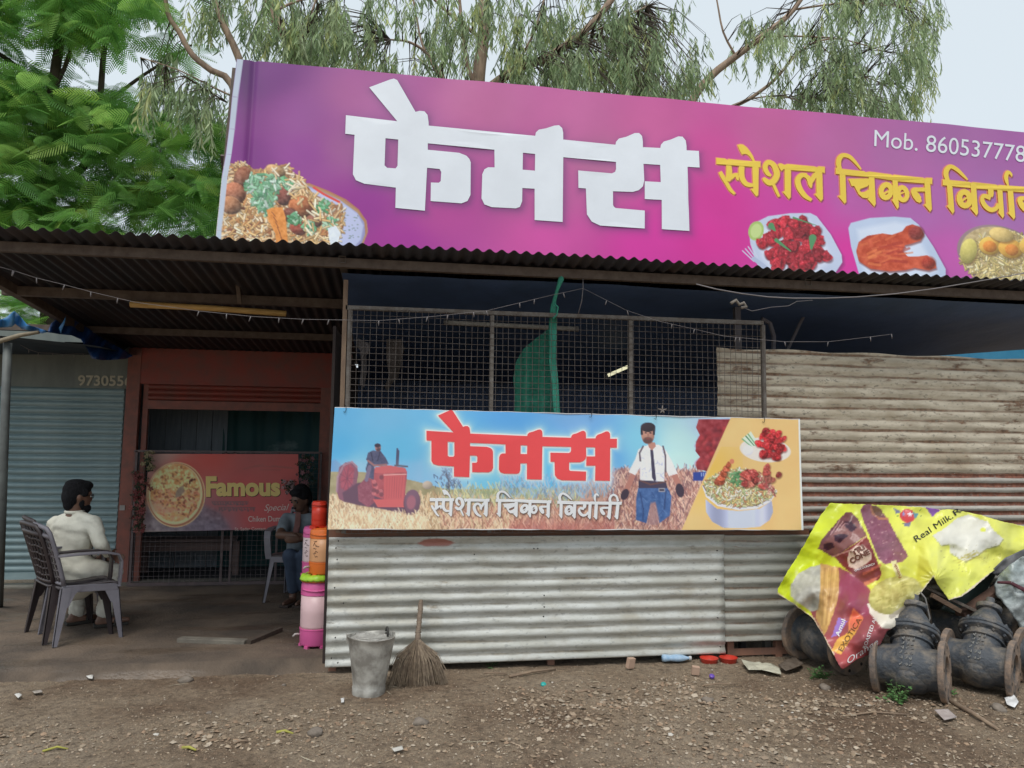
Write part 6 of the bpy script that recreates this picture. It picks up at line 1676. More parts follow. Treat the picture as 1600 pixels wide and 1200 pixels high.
# ============================================================ BUCKET AND BROOM
def bucket():
    c = gp(576, 1084, 0); t = thing('bucket', 'dented galvanised bucket crusted with cement in front of the counter', 'bucket', (c[0], c[1], 0))
    m = pm('galvanised_bucket', (0.50, 0.49, 0.45), (0.27, 0.255, 0.23), scale=9, rough=.55, bump=.2, metal=.35, lo=.4, hi=.6)
    h = .345; rb, rt = .098, .142; n = 44
    b = MB(); prof = [(rb * .98, 0), (rb * 1.02, .002), (rb * 1.03, .012), (rb * 1.03, .045), (rb * 1.0, .05)] + [(rb + (rt - rb) * k / 8, .05 + (h - .06) * k / 8) for k in range(1, 9)] + [(rt + .004, h - .006), (rt + .005, h), (rt - .001, h + .002), (rt - .006, h - .006)] + [(rt - .008 - (rt - rb) * k / 4, h - .01 - (h - .06) * k / 4) for k in range(1, 5)] + [(0, .04)]
    b.lathe(prof, n)
    o = b.build('shell', m, t, True, True, 40)
    me = o.data; v = np.zeros(len(me.vertices) * 3, np.float32); me.vertices.foreach_get('co', v); v = v.reshape(-1, 3)
    a = np.arctan2(v[:, 1], v[:, 0]); d = .004 * np.sin(a * 3 + v[:, 2] * 9) + .006 * (fbm(a * 2 + 9, v[:, 2] * 14 + 3, 90) - .5); v[:, 0] += np.cos(a) * d; v[:, 1] += np.sin(a) * d; v[:, 2] += np.where(v[:, 2] > .3, .006 * np.sin(a * 2 + 1), 0)
    me.vertices.foreach_set('co', v.ravel())
    cem = pm('dry_cement', (0.42, 0.41, 0.38), (0.26, 0.25, 0.23), scale=18, rough=.95, bump=.5)
    X, Y = np.meshgrid(np.linspace(-1, 1, 24), np.linspace(-1, 1, 24)); r = np.hypot(X, Y); s = np.where(r > 0, np.maximum(abs(X), abs(Y)) / np.maximum(r, 1e-6), 1)
    X, Y = X * s * (rt - .012), Y * s * (rt - .012)
    Z = h - .035 + .045 * fbm(X * 22 + 5, Y * 22 + 5, 91) 
    link('cement', mesh_np('cement', np.stack([X, Y, Z], -1).reshape(-1, 3), gridfaces(24, 24)[:, ::-1], True), cem, t, True)
    e = MB(); e.tube([Vector((-.135 * math.cos(a), -.03 - .05 * math.sin(a), h - .02 + .02 * math.sin(a) + .0)) for a in np.linspace(0, 3.14, 14)], .0035, 6)
    e.build('handle', m, t, True, True)
    for s_ in (-1, 1): 
        MB().box((s_ * .141, 0, h - .01), (.012, .045, .05)).build('ear', m, t, local=True)
    k = MB().tube([Vector((.105, .03 + .03 * math.cos(a), h + .01 + .028 * math.sin(a))) for a in np.linspace(0, 6.0, 12)], .007, 6); k.build('rope_knot', pm('dark_rope', (.06, .055, .05), bump=0), t, True, True)
    t.rotation_euler = (math.radians(-1.5), math.radians(1), .2)
bucket()

def broom():
    foot = gp(652, 1067, 0); top = at(658, 938, 5.12); neck = np.array(at(652, 1004, 4.93))
    t = thing('broom', 'worn grass broom with a bound handle leaning against the corrugated counter', 'broom', (foot[0], foot[1], 0))
    straw = pm('dry_broom_straw', (0.30, 0.235, 0.165), (0.15, 0.11, 0.08), scale=40, rough=.85, bump=0); straw2 = pm('bound_handle', (0.22, 0.165, 0.12), (0.13, 0.095, 0.07), scale=30, stretch=(1, 1, 5), rough=.8)
    top = np.array(top)
    hd = [neck + (top - neck) * k / 8 for k in range(9)]
    MB().tube([p + np.array([.002 * math.sin(i * 2.4), 0, 0]) for i, p in enumerate(hd)], [.021, .018, .0165, .016, .0165, .016, .0165, .017, .013], 10).build('handle', straw2, t, True)
    bd = MB(); 
    for k, f_ in enumerate((.02, .1, .17, .24, .36, .48, .58, .68, .78)):
        p = neck + (top - neck) * f_; bd.tube([p + np.array([.0175 * math.cos(a), .0175 * math.sin(a) * .9, .002 * math.sin(a + k)]) for a in np.linspace(0, 6.4, 12)], .0032 if k not in (0, 3) else .005, 5)
    o = bd.build('binding', pm('dark_binding', (.08, .06, .045), (.2, .16, .12), scale=20, bump=0), t, True); tag(o, kind='stuff')
    rn = random.Random(6); sm = MB()
    cl = MB()
    fanL, fanR = gp(606, 1074, .0), gp(698, 1066, .0)
    for k in range(620):
        u = rn.uniform(0, 1); w = rn.uniform(-.5, .5)
        e = fanL + (fanR - fanL) * u + np.array([0, w * .10 - .02, 0.002 + rn.random() ** 3 * .10]); s0 = neck + np.array([(u - .5) * .035, w * .025, rn.uniform(-.01, .02)])
        midp = s0 + (e - s0) * .5 + np.array([(u - .5) * .07, w * .02 - .01, .01]); e2 = e + np.array([rn.gauss(0, .006), rn.gauss(0, .006), 0])
        sm.tube([s0, midp, e2], [.0028, .0024, .0010], 3, False)
    o = sm.build('bristles', straw, t); tag(o, kind='stuff')
    rg = MB(); p = neck + (foot - neck) * .10; rg.tube([p + np.array([.045 * math.cos(a), .022 * math.sin(a), .006 * math.cos(a * 2) - .004]) for a in np.linspace(0, 6.3, 16)], .004, 5); rg.build('cord_ring', pm('dark_cord', (.05, .04, .03), bump=0), t, True)
broom()

# ============================================================ GATE VALVES HEAPED AT THE RIGHT
iron = pm('old_black_iron', (0.060, 0.068, 0.080), (0.23, 0.195, 0.155), scale=11, rough=.62, bump=.7, bscale=45, metal=.15, lo=.45, hi=.72, detail=10)
rustf = pm('rusty_flange_face', (0.30, 0.21, 0.15), (0.11, 0.10, 0.095), scale=13, rough=.85, bump=.6, bscale=50, detail=10, lo=.38, hi=.64)
def flange(mb, x, R_, bore, th, dirn=1):
    Mx = Matrix.Rotation(math.radians(90), 4, 'Y')
    mb.lathe([(bore, x), (bore, x + th), (R_ * .72, x + th), (R_ * .72, x + th), (R_ - .006, x + th), (R_, x + th - .006), (R_, x + .006), (R_ - .006, x), ], 40, Mx, closed=True)
def make_valve(label, group='rusting gate valves heaped against the wall', face=None, s=1.0):
    t = thing('gate_valve', label, 'gate valve', group=group)
    Mx = Matrix.Rotation(math.radians(90), 4, 'Y')
    b = MB(); b.lathe([(.132, -.19), (.126, -.16), (.130, -.10), (.145, -.06), (.148, 0), (.145, .06), (.130, .10), (.126, .16), (.132, .19), (.096, .19), (.096, -.19)], 40, Mx, closed=True)
    b.build('body', iron, t, True, True, 50)
    for sx in (-1, 1):
        f_ = MB(); flange(f_, .172 if sx > 0 else -.208, .185, .097, .036); o = f_.build('flange', rustf, t, True, True, 35)
        for k in range(8):
            a = math.pi / 8 + k * math.pi / 4
            MB().lathe([(.011, 0), (.011, .0012)], 10, Matrix.Translation((.2085 * 1 if sx > 0 else -.2095, .15 * math.cos(a), .15 * math.sin(a))) @ Mx).build('bolt_hole_shade', MAT['hole'], o, local=True)  # flat near-black disc paints the shade inside each bolt hole
    nk = MB(); nk.lathe([(.04, -.155), (.10, -.135), (.125, -.09), (.130, 0), (.120, .10), (.112, .17), (.118, .205), (.145, .22)], 36, sx=1.0, sy=.97); nk.lathe([(.112, .150), (.128, .158), (.128, .168), (.112, .175)], 36, sx=1.0, sy=.97)
    nk.build('neck', iron, t, True, True, 50)
    fl = MB(); fl.lathe([(.02, .222), (.158, .222), (.162, .227), (.162, .242), (.157, .246), (.02, .246)], 40, sx=1.0, sy=.82); fl.lathe([(.02, .250), (.155, .250), (.160, .255), (.160, .272), (.154, .277), (.02, .277)], 40, sx=1.0, sy=.82)
    fo = fl.build('bonnet_flange', iron, t, True, True, 35)
    for k in range(10):
        a = 2 * math.pi * k / 10 + .2; x, y = .138 * math.cos(a), .138 * .82 * math.sin(a)
        bt = MB(); bt.lathe([(.011, .205), (.011, .222)], 6, Matrix.Translation((x, y, 0))); bt.lathe([(.006, .20), (.006, .30)], 8, Matrix.Translation((x, y, 0))); bt.lathe([(.0115, .277), (.0115, .29), (.008, .292)], 6, Matrix.Translation((x, y, 0)))
        bt.build('bolt', iron, t, local=True)
    bn = MB(); bn.lathe([(.115, .277), (.108, .31), (.085, .36), (.06, .40), (.052, .415), (.075, .42), (.08, .43), (.08, .45), (.05, .455), (.03, .46), (.026, .52), (.0, .525)], 32, sx=1, sy=.85)
    bn.build('bonnet', iron, t, True, True, 45)
    cast = MB(); rn = random.Random(5)
    for r_ in range(6):
        for c_ in range(3):
            z = .13 - r_ * .037 - .0; x = -.03 + c_ * .028 + rn.uniform(-.004, .004)
            yy = -(math.sqrt(max(.001, .149 ** 2 - z * z)) if z < .075 else .128 - .10 * (z - .0) * .5) - .0; yy = min(yy, -.120 * math.cos(x / .15)); cast.box((x, yy, z), (rn.uniform(.010, .020), .006, rn.uniform(.004, .008)), Matrix.Rotation(rn.uniform(-.9, .9), 3, 'Y'))
            cast.box((x + .006, yy, z + .006), (.005, .006, .018), Matrix.Rotation(rn.uniform(-.4, .4), 3, 'Y'))
    tag(cast.build('cast_marks', pm('worn_cast_marks', (.22, .215, .20), (.12, .12, .12), scale=20), t, local=True), kind='stuff')
    return t
MAT['hole'] = pm('hole_shade', (.012, .011, .01), bump=0)
def place(t, px, py_bottom, Rr, rz, tilt=0.0, roll=0.0, z=None, scale=1.0, order='XYZ'):
    g = gp(px, py_bottom, 0); dirv = np.array([g[0], g[1]]); dirv = dirv / np.linalg.norm(dirv)
    M_ = Matrix.Rotation(rz, 4, 'Z') @ Matrix.Rotation(tilt, 4, 'X') @ Matrix.Rotation(roll, 4, 'Y')
    t.rotation_euler = M_.to_euler(); t.scale = (scale,) * 3
    t.location = (g[0] + dirv[0] * .05, g[1] + dirv[1] * .05, Rr * scale if z is None else z)
RZ = math.radians(-47)
v1 = make_valve('blackened gate valve with rusty flanges, front middle, small green weed before it')
place(v1, 1424, 1093, .185, RZ, math.radians(-40), math.radians(-2), scale=.97)
v2 = copy_tree(v1); v2['label'] = 'blackened gate valve with rusty flanges, front right, bare ground before it'
place(v2, 1532, 1083, .185, math.radians(-50), math.radians(-44), math.radians(3), scale=.95)
v3 = copy_tree(v1); v3['label'] = 'gate valve cut by the right edge of the picture beside a scrap of white paper'; place(v3, 1652, 1080, .185, math.radians(-62), math.radians(-40), scale=.95)
v0 = copy_tree(v1); v0['label'] = 'mossy gate valve lying under the lower tip of the yellow sheet'
place(v0, 1303, 1052, .185, math.radians(-70), math.radians(-75), math.radians(3), scale=1.05); v0.location.y += .10
for (px, py, rz, tl, z, sc, lab) in ((1492, 1040, -30, -60, .23, .95, 'gate valve lying in the second row, seen in the gap between the two front valves'), (1570, 1035, -75, -25, .25, .95, 'gate valve standing behind the front right one, below the brown plank'), (1655, 1030, -20, -40, .25, 1.0, 'gate valve in the second row under the silvery sack')):
    v = copy_tree(v1); v['label'] = lab; g = at(px, py - 40, 4.98); v.location = (g[0], 4.98, z); v.scale = (sc,) * 3
    v.rotation_euler = (Matrix.Rotation(math.radians(rz), 4, 'Z') @ Matrix.Rotation(math.radians(tl), 4, 'X')).to_euler()
# scrap between the valves
def plank(a, b, w, h, m, label):
    o = MB().bar(a, b, w, h).build('plank', m, None); bevel(o, .002); tag(o, label, 'plank')
pw = pm('grey_scrap_wood', (0.17, 0.14, 0.115), (0.09, 0.07, 0.06), scale=7, stretch=(6, 2, 2), rough=.85)
plank(at(1425, 908, 4.72), at(1552, 968, 4.66), .05, .02, pw, 'thin grey board lying across the valves below the yellow sheet')
plank(at(1456, 930, 4.62), at(1500, 955, 4.6), .035, .03, MAT['wood'], 'short dark wood strip lying on the middle valve')
plank(at(1500, 960, 4.72), at(1580, 905, 4.85), .07, .03, pm('red_brown_plank', (0.12, 0.065, 0.045), (0.07, 0.04, 0.03), scale=6, rough=.85), 'red brown plank leaning up to the right behind the valves')
gp_ = cloth_poly('scrap_sheet', [(1470,952),(1486,930),(1508,905),(1545,875),(1566,866),(1558,895),(1540,925),(1515,950),(1495,962)], lambda x, y: 4.92 + (y - 900) * -.0008, pm('dark_scrap_sheet', (0.035, 0.06, 0.055), bump=.1, rough=.4), None, 6, .01, thick=.01); tag(gp_, 'dark green sheet metal scrap under the right flap of the yellow sheet', 'panel')
cable_m = pm('old_grey_strap', (.2, .19, .18), bump=0)
simple('strap', MB().tube([at(1438, 925, 4.52), at(1446, 935, 4.5), at(1449, 950, 4.48), at(1453, 966, 4.47), at(1449, 975, 4.46)], .006, 6), cable_m, 'grey strap curling over the neck of the front middle valve', 'strap')

# silvery sack at the right edge
def sack():
    t = thing('sack', 'silvery grey plastic sack with a dark red stripe at the right edge', 'sack', gp(1600, 1010))
    m = pm('silver_tarp_sack', (0.46, 0.50, 0.50), (0.28, 0.33, 0.33), scale=5, rough=.35, bump=.6, bscale=7, bdist=.05, spec=.6)
    def Yf(x, y): return 4.62 + .10 * ((x - 1610) / 50) ** 2 + .08 * ((y - 920) / 60) ** 2 * .5
    cloth_poly('sack_skin', [(1553,915),(1562,897),(1578,882),(1598,870),(1640,862),(1690,880),(1700,940),(1690,1020),(1640,1040),(1605,1010),(1596,992),(1590,972),(1578,955),(1566,940),(1556,930)], Yf, m, t, 4, .05, 5, .05, thick=.004)
    cloth_poly('stripe', [(1558,908),(1580,908),(1600,918),(1640,942),(1690,960),(1690,966),(1640,950),(1600,925),(1578,913),(1558,912)], lambda x, y: Yf(x, y) - .035, pm('dark_red_stripe', (.12, .035, .05), bump=0), t, 4, .0, 5, .05, thick=.002)
    m2 = pm('grey_cloth', (0.2, 0.2, 0.21), (.12, .12, .13), scale=5)
    o = cloth_poly('folded_cover', [(1548,893),(1570,872),(1600,858),(1650,850),(1650,875),(1600,876),(1575,888),(1558,900)], lambda x, y: 4.78 + 0 * x, m2, t, 4, .03, 9); 
sack()

# ============================================================ TORN YELLOW SHEET DRAPED OVER THE VALVES
def yellow():
    rnd = random.Random(12)
    t = thing('yellow_sheet', 'torn bright yellow printed ice cream sheet draped over the valves', 'sheet', gp(1400, 1040))
    ctl = [(1297,786,5.08),(1400,790,5.08),(1450,793,5.07),(1500,796,5.07),(1600,823,5.02),(1660,830,5.0),(1600,860,4.90),(1215,925,4.98),(1240,870,5.03),(1300,880,4.95),(1300,940,4.70),(1260,950,4.84),(1318,1045,4.28),(1300,1010,4.38),(1350,1000,4.32),(1385,985,4.34),(1330,950,4.56),(1360,900,4.78),(1420,935,4.50),(1400,900,4.68),(1458,900,4.60),(1420,850,4.92),(1490,868,4.85),(1503,935,4.62),(1540,905,4.72),(1560,860,4.88)]
    C = np.array(ctl)
    def Yf(x, y):
        w = 1.0 / (((x[:, None] - C[:, 0]) ** 2 + (y[:, None] - C[:, 1]) ** 2) + 40) ** 1.4
        Yv = (w * C[:, 2]).sum(1) / w.sum(1)
        Yv = Yv + .010 * np.sin((x * .8 + y) * .09) + .03 * (fbm(x * .028, y * .028, 14, 3) - .5) * 2 + .010 * (np.abs(fbm(x * .05 + 4, y * .05, 15, 2) - .5) * 2) + .004 * (fbm(x * .16, y * .16, 16, 2) - .5)
        # creases radiating from the pinch at the middle
        Yv = Yv + .007 * np.exp(-(((x - 1450) / 45) ** 2 + ((y - 870) / 40) ** 2)) * np.sin(np.arctan2(y - 905, x - 1462) * 14) + .006 * (np.abs(np.sin(x * .05 - y * .11)) - .5)
        return Yv
    out = [(1297,786),(1345,788),(1400,790),(1448,793),(1470,796),(1490,796),(1530,804),(1570,816),(1600,822),(1665,812),(1660,838),(1600,862),(1588,872),(1570,882),(1552,892),(1540,902),(1520,920),(1503,932),(1483,938),(1474,925),(1464,912),(1458,901),(1447,916),(1436,930),(1424,942),(1420,956),(1410,968),(1400,978),(1386,986),(1376,1006),(1360,1022),(1340,1030),(1322,1043),(1316,1046),(1310,1038),(1302,1022),(1294,1008),(1286,992),(1276,976),(1270,966),(1256,956),(1240,944),(1228,936),(1215,928),(1216,920),(1230,894),(1248,866),(1266,834),(1282,806)]
    P = []
    for i in range(len(out)):
        a, b = np.array(out[i], float), np.array(out[(i + 1) % len(out)], float); n = max(1, int(np.hypot(*(b - a)) / 3)); 
        for k in range(n):
            q = a + (b - a) * k / n
            P.append((q[0] + rnd.uniform(-.5, .5), q[1] + rnd.uniform(-.5, .5)))
    V, T = fine_tris([P], 1.7)
    # artwork painted on a canvas the size of the sheet, then read off at the vertices
    gx, gy = np.meshgrid(np.arange(1205, 1675, 1.0), np.arange(775, 1055, 1.0)); cv = Canvas(gx, gy, .9)
    cv.C = cv.grad([(1300,800,(196,208,50)),(1240,900,(190,205,20)),(1260,860,(196,212,22)),(1350,795,(206,214,70)),(1420,840,(216,216,92)),(1500,820,(216,218,92)),(1560,870,(216,216,96)),(1500,910,(206,210,84)),(1430,900,(190,190,60)),(1370,860,(212,214,84)),(1600,840,(214,216,90)),(1460,870,(220,222,104))], 3)
    n_ = fbm(gx * .05, gy * .05, 33, 4); cv.C *= (1 + (n_ - .5) * .16)[..., None]
    Zc = lambda p: [(1200 + x / 4.285, 780 + y / 4.285) for x, y in p]
    # lower packet: ochre left, red body
    cv.poly(Zc([(470,455),(600,520),(680,600),(720,760),(860,850),(740,1060),(520,1200),(370,930),(300,790),(240,650),(350,450)]), (150,72,78), noise=(40, 10))
    cv.poly(Zc([(480,460),(560,500),(640,560),(690,640),(700,760),(620,800),(560,740),(480,660),(470,540)]), (146,62,86), soft=6)
    cv.poly(Zc([(350,430),(470,455),(480,540),(470,660),(440,760),(400,870),(375,910),(320,790),(340,640)]), (196,152,88), noise=(6, 20)); 
    for k in range(4): cv.line(Zc([(380 + k * 25, 460), (370 + k * 22, 640), (360 + k * 14, 840)]), 1.0, (222,182,112) if k % 2 else (160,120,70), .6)
    cv.poly(Zc([(520,900),(720,1080),(520,1150),(440,1050),(380,930)]), (178,74,74), .7, soft=12)
    # pale scoop at the left
    cv.poly(Zc([(150,580),(200,500),(290,450),(350,440),(350,600),(335,740),(290,755),(200,690),(150,650)]), (172,170,158), noise=(5, 22)); 
    for k in range(20): cv.ell(*Zc([(rnd.uniform(180, 330), rnd.uniform(480, 720))])[0], rnd.uniform(3, 9), rnd.uniform(2, 4), rnd.uniform(0, 3), rnd.choice([(196,194,184),(144,142,134)]), .5, soft=4)
    # choc cup
    cv.poly(Zc([(335,330),(360,270),(420,200),(520,88),(560,86),(600,130),(660,240),(450,390),(430,385)]), (112,66,70), noise=(5, 12)); cv.poly(Zc([(345,320),(480,180),(600,150),(655,240),(450,375)]), (142,92,88), .8, soft=4)
    for a in ([(510,150),(560,150),(600,190),(560,220),(520,190)], [(440,240),(500,230),(540,240),(480,295),(450,280)], [(370,300),(430,290),(445,320),(400,345),(370,330)]): cv.poly(Zc(a), (62,34,52), noise=(2, 10))
    for k in range(9): cv.line(Zc([(400 + k * 18, 250 - k * 12), (470 + k * 10, 140 + k * 4)]), .9, (190,150,150) if k % 2 else (86,46,56), .7)
    cv.poly(Zc([(450,390),(660,245),(700,330),(762,500),(740,540),(640,560),(500,450)]), (126,50,50), noise=(8, 10)); cv.line(Zc([(430,385),(560,340),(660,248)]), 1.0, (188,132,124))
    cv.poly(Zc([(640,555),(730,520),(762,500),(700,560),(650,580)]), (206,110,84), .9, soft=2); cv.line(Zc([(640,500),(700,470),(750,440)]), 2, (196,92,70), .6)
    cv.poly(Zc([(530,400),(545,350),(590,310),(640,310),(690,360),(695,400),(650,440),(590,470),(540,450)]), (214,186,168), soft=1.2); 
    # choc bar
    cv.poly(Zc([(622,70),(640,38),(680,30),(740,60),(776,100),(800,130),(870,260),(940,380),(900,420),(780,435),(740,400),(680,250),(630,120)]), (132,76,96), noise=(4, 18, 8))
    cv.poly(Zc([(690,50),(720,40),(760,70),(776,110),(740,120),(700,90)]), (110,70,58), noise=(2, 12)); cv.line(Zc([(690,50),(700,95),(745,130),(800,132)]), 1.4, (176,112,88))
    for k in range(46):
        x, y = rnd.uniform(640, 900), rnd.uniform(60, 420); 
        if inpoly([(622,70),(680,30),(776,100),(870,260),(940,380),(780,435),(740,400),(680,250)])(x, y): cv.ell(*Zc([(x, y)])[0], 1.1, .8, 0, (206,164,160), .9)
    cv.poly([(1392,878),(1400,875),(1410,902),(1402,905)], (206,196,140))
    # pistachio scoop
    cv.poly(Zc([(665,700),(680,760),(760,860),(830,870),(1060,700),(1090,640),(1000,600)]), (216,208,192), soft=1.2); cv.ell(1400, 930, 44, 29, -.25, (178,170,96), noise=(5, 30), shade=.25)
    for k in range(40):
        a, q = rnd.uniform(0, 6.28), rnd.random() ** .5; x, y = 1400 + 40 * q * math.cos(a), 930 + 25 * q * math.sin(a); cv.cap(x, y, x + rnd.uniform(4, 12), y - rnd.uniform(1, 5), rnd.uniform(.6, 1.6), rnd.choice([(204,194,120),(140,128,62),(190,180,104)]), .6)
    cv.poly([(1388,962),(1416,944),(1420,949),(1392,968)], (150,140,130), .8)
    # red candy with stars, purple pennant, white torn patch
    cv.ell(1418, 806, 12, 10.5, .2, (196,62,66)); 
    for a in ([(1396,793),(1409,800),(1400,803)], [(1426,800),(1435,803),(1430,812)], [(1412,818),(1424,815),(1421,823),(1414,822)]): cv.poly(a, (110,112,140) if a[0][0] < 1420 else (84,140,160))
    def star(cx, cy, r, c): cv.poly([(cx + (r if k % 2 == 0 else r * .42) * math.sin(k * math.pi / 5), cy - (r if k % 2 == 0 else r * .42) * math.cos(k * math.pi / 5)) for k in range(10)], c)
    star(1422, 804, 4.2, (226,226,236)); star(1412, 803, 4, (120,130,190))
    for x, y in ((1402,806),(1436,797),(1410,818),(1438,806)): cv.poly([(x, y), (x + 3, y - 1), (x + 1.5, y + 2)], (60,110,70))
    cv.poly([(1446,792),(1472,796),(1462,802),(1457,808)], (128,78,168))
    Zd = lambda p: [(1380 + x / 4.286, 780 + y / 4.286) for x, y in p]
    wp = Zd([(330,240),(380,215),(430,180),(490,130),(570,100),(640,130),(700,150),(740,210),(805,265),(770,310),(690,330),(640,370),(550,420),(500,390),(450,360),(440,300),(390,310),(345,260)])
    cv.poly([(x + 1, y + 1.5) for x, y in wp], (120,120,90), .7, soft=2); cv.poly(wp, (206,204,192), noise=(12, 12)); cv.ell(*Zd([(670,205)])[0], 4, 3.5, 0, (206,210,70))
    for k in range(16): cv.line(Zd([(rnd.uniform(460, 700), rnd.uniform(370, 430)), (rnd.uniform(600, 720), rnd.uniform(340, 400))]), .5, (176,160,60), .5)
    for k in range(70):
        x, y = rnd.uniform(1470, 1600), rnd.uniform(850, 935); cv.ell(x, y, rnd.uniform(.6, 1.5), .6, rnd.uniform(0, 3), (120,110,60), .5)
    # grubby hem along the lower right edge
    cv.line([(1483,938),(1503,932),(1540,902),(1588,872),(1660,838)], 1.8, (206,190,170)); cv.line([(1420,956),(1436,930),(1458,901)], 1.6, (206,190,160)); cv.line([(1215,928),(1270,966),(1302,1022)], 1.8, (206,186,150))
    # folds are modelled; crease shade at the pinch is painted in as well
    cv.poly([(1436,868),(1450,876),(1458,900),(1440,920),(1432,905)], (176,168,40), .6, soft=4)
    # boxes on the packet
    cv.poly(Zc([(425,925),(470,790),(530,815),(480,905)]), (146,110,190), soft=.8)
    cv.poly(Zc([(425,1015),(460,940),(540,890),(540,830),(570,730),(638,795),(590,890),(540,960),(490,1040)]), (224,164,66)); cv.poly(Zc([(540,830),(570,730),(638,795),(590,880),(545,880)]), (220,110,80), soft=4)
    cc = np.clip(V, [1205, 775], [1673, 1053]); ix, iy = (cc[:, 0] - 1205).round().astype(int), (cc[:, 1] - 775).round().astype(int)
    cv.C = cv.C * .9 + cv.C.mean(-1, keepdims=True) * .1; col = np.clip(lin(np.clip(cv.C[iy, ix], 0, 255)) * 1.17, 0, .92)
    W = at(V[:, 0], V[:, 1], Yf(V[:, 0], V[:, 1]))
    F = []
    for f_ in T:
        a, b, c = W[f_[0]], W[f_[1]], W[f_[2]]; F.append(f_ if np.dot(np.cross(b - a, c - a), EYEV - a) > 0 else (f_[0], f_[2], f_[1]))
    o = link('printed_sheet', mesh_np('yellow', W, np.array(F), True, col), printed('printed_yellow_vinyl', .35, .45), t)
    s = o.modifiers.new('s', 'SOLIDIFY'); s.thickness = .0015; s.offset = -1
    def txt(nme, body, p0, p1, cap, m, **kw):
        V2, F2 = text_px(body, p0, p1, cap, **kw); Wt = at(V2[:, 0], V2[:, 1], Yf(V2[:, 0], V2[:, 1]) - .006); FF = []
        for f_ in F2:
            a, b, c = Wt[f_[0]], Wt[f_[1]], Wt[f_[2]]; FF.append(f_ if np.dot(np.cross(b - a, c - a), EYEV - a) > 0 else (f_[0], f_[2], f_[1]))
        link(nme, mesh_np(nme, Wt, FF), m, t)
    wh, bl, gold = flat('white_ink', (.75, .72, .72)), flat('black_ink', (.02, .02, .02)), flat('brown_ink', (.16, .08, .03))
    txt('milk_words', 'Real Milk.', (1432, 847), (1490, 809), 10, bl); txt('milk_words', 'R', (1493, 806), (1503, 799), 9, bl, offset=.004)
    txt('brand_word', 'Amul', (1311, 995), (1321, 969), 7, wh, offset=.02)
    txt('packet_word', 'EXOTICA', (1316, 1018), (1347, 968), 8, gold)
    txt('flavour_words', 'ROASTED AL', (1353, 1014), (1370, 965), 5.5, wh, offset=.01)
    txt('script_word', 'Orange', (1326, 1037), (1374, 1005), 9, wh, shear=.4)
    txt('cup_word', 'TRI', (1332, 869), (1352, 857), 8, flat('brown_cup_ink', (.18, .07, .05)), offset=.05); txt('cup_word', 'CONE', (1330, 881), (1360, 865), 8, flat('brown_cup_ink', (.18, .07, .05)), offset=.05)
    txt('cup_word', 'CHOCOCRUNCH', (1336, 893), (1367, 882), 3.2, wh, offset=.02); txt('bar_word', 'Frostik', (1409, 902), (1400, 880), 4.5, flat('red_ink', (.35, .06, .04)))
yellow()

# ============================================================ SMALL THINGS ON THE GROUND
def rock_mesh(rn, r, flatn=.6, seg=(7, 5)):
    mb = MB(); prof = [(math.sin(math.pi * k / seg[1]), -math.cos(math.pi * k / seg[1])) for k in range(seg[1] + 1)]
    mb.lathe(prof, seg[0]); ph = [rn.uniform(0, 6) for _ in range(4)]
    mb.v = [tuple(np.array(v) * (1 + .22 * math.sin(v[0] * 3 + ph[0]) + .18 * math.sin(v[1] * 4 + ph[1] + v[2] * 3)) * np.array([r, r * .8, r * flatn])) for v in mb.v]
    return mb
stone_m = pm('grey_brown_stone', (0.24, 0.20, 0.165), (0.15, 0.125, 0.10), scale=14, rough=.9, bump=.4)
for px, py, r, lab in [(290,1064,.05,'flat pale stone lying below the platform step'), (491,1150,.05,'flat round stone in the gravel below the platform, left of middle'), (443,1071,.018,'tiny stone right of the flat pale one below the step'), (326,1017 - 1017 + 1117,.02,'small stone at the left edge of the gravel'), (656,1131,.05,'broad flat stone in the gravel below the broom'), (1107,1100 - 4,.045,'dark lump of stone in the gravel right of the teal cap'), (1290,1078,.045,'orange brown stone before the mossy valve'), (1562 - 2,1112,.05,'flat brown stone by the white scrap at the right'), (820,1022,.045,'stone wedged under the middle of the counter'), (884,1024,.03,'small stone under the counter right of the middle stone')]:
    g = gp(px, py); o = rock_mesh(R, r, .42, (10, 7)).build('stone', stone_m, None, True); o.location = (g[0], g[1], float(ground_h(np.array([g[0]]), np.array([g[1]]))[0]) + r * .12); o.rotation_euler.z = R.uniform(0, 6); tag(o, lab, 'stone')

def stick(a, b, r, m, label, cat='stick', z=.012, bend=.0):
    A, B_ = gp(*a) + [0, 0, z], gp(*b) + [0, 0, z]; md = (A + B_) / 2 + np.array([0, bend, .008])
    simple('stick', MB().tube([A, md, B_], [r, r * .9, r * .6], 6), m, label, cat)
drys = pm('dry_stick', (0.30, 0.22, 0.15), (0.2, 0.14, 0.10), scale=20, rough=.9)
pod = pm('yellow_pod', (0.42, 0.40, 0.08), (0.3, 0.28, 0.07), scale=9)
stick((796,1060),(868,1048),.010,drys,'bare brown stick lying before the counter, right of the broom')
stick((756,1055),(792,1056),.005,drys,'thin short twig near the bottom of the counter')
stick((900,1085),(930,1083),.010,drys,'short pale piece of bark below the teal bottle cap')
stick((432,1148),(458,1150),.008,pod,'small yellow green pod in the gravel, nearer the middle',bend=.01)
stick((285,1172),(306,1176),.008,pod,'small yellow green pod at the lower left')
stick((66,1178),(106,1174),.006,pod,'long thin pale green stem at the lower left', bend=.02)
stick((1480,1098),(1560,1146),.014,drys,'long brown twig lying before the right valves', z=.02)
stick((1320,1122),(1420,1120),.006,drys,'thin twig in the dirt before the mossy valve', bend=.03)
stick((1100,1074),(1150,1072),.005,drys,'thin twig right of the purple cap')
stick((365,1165),(388,1162),.006,drys,'short twig at the bottom centre left')
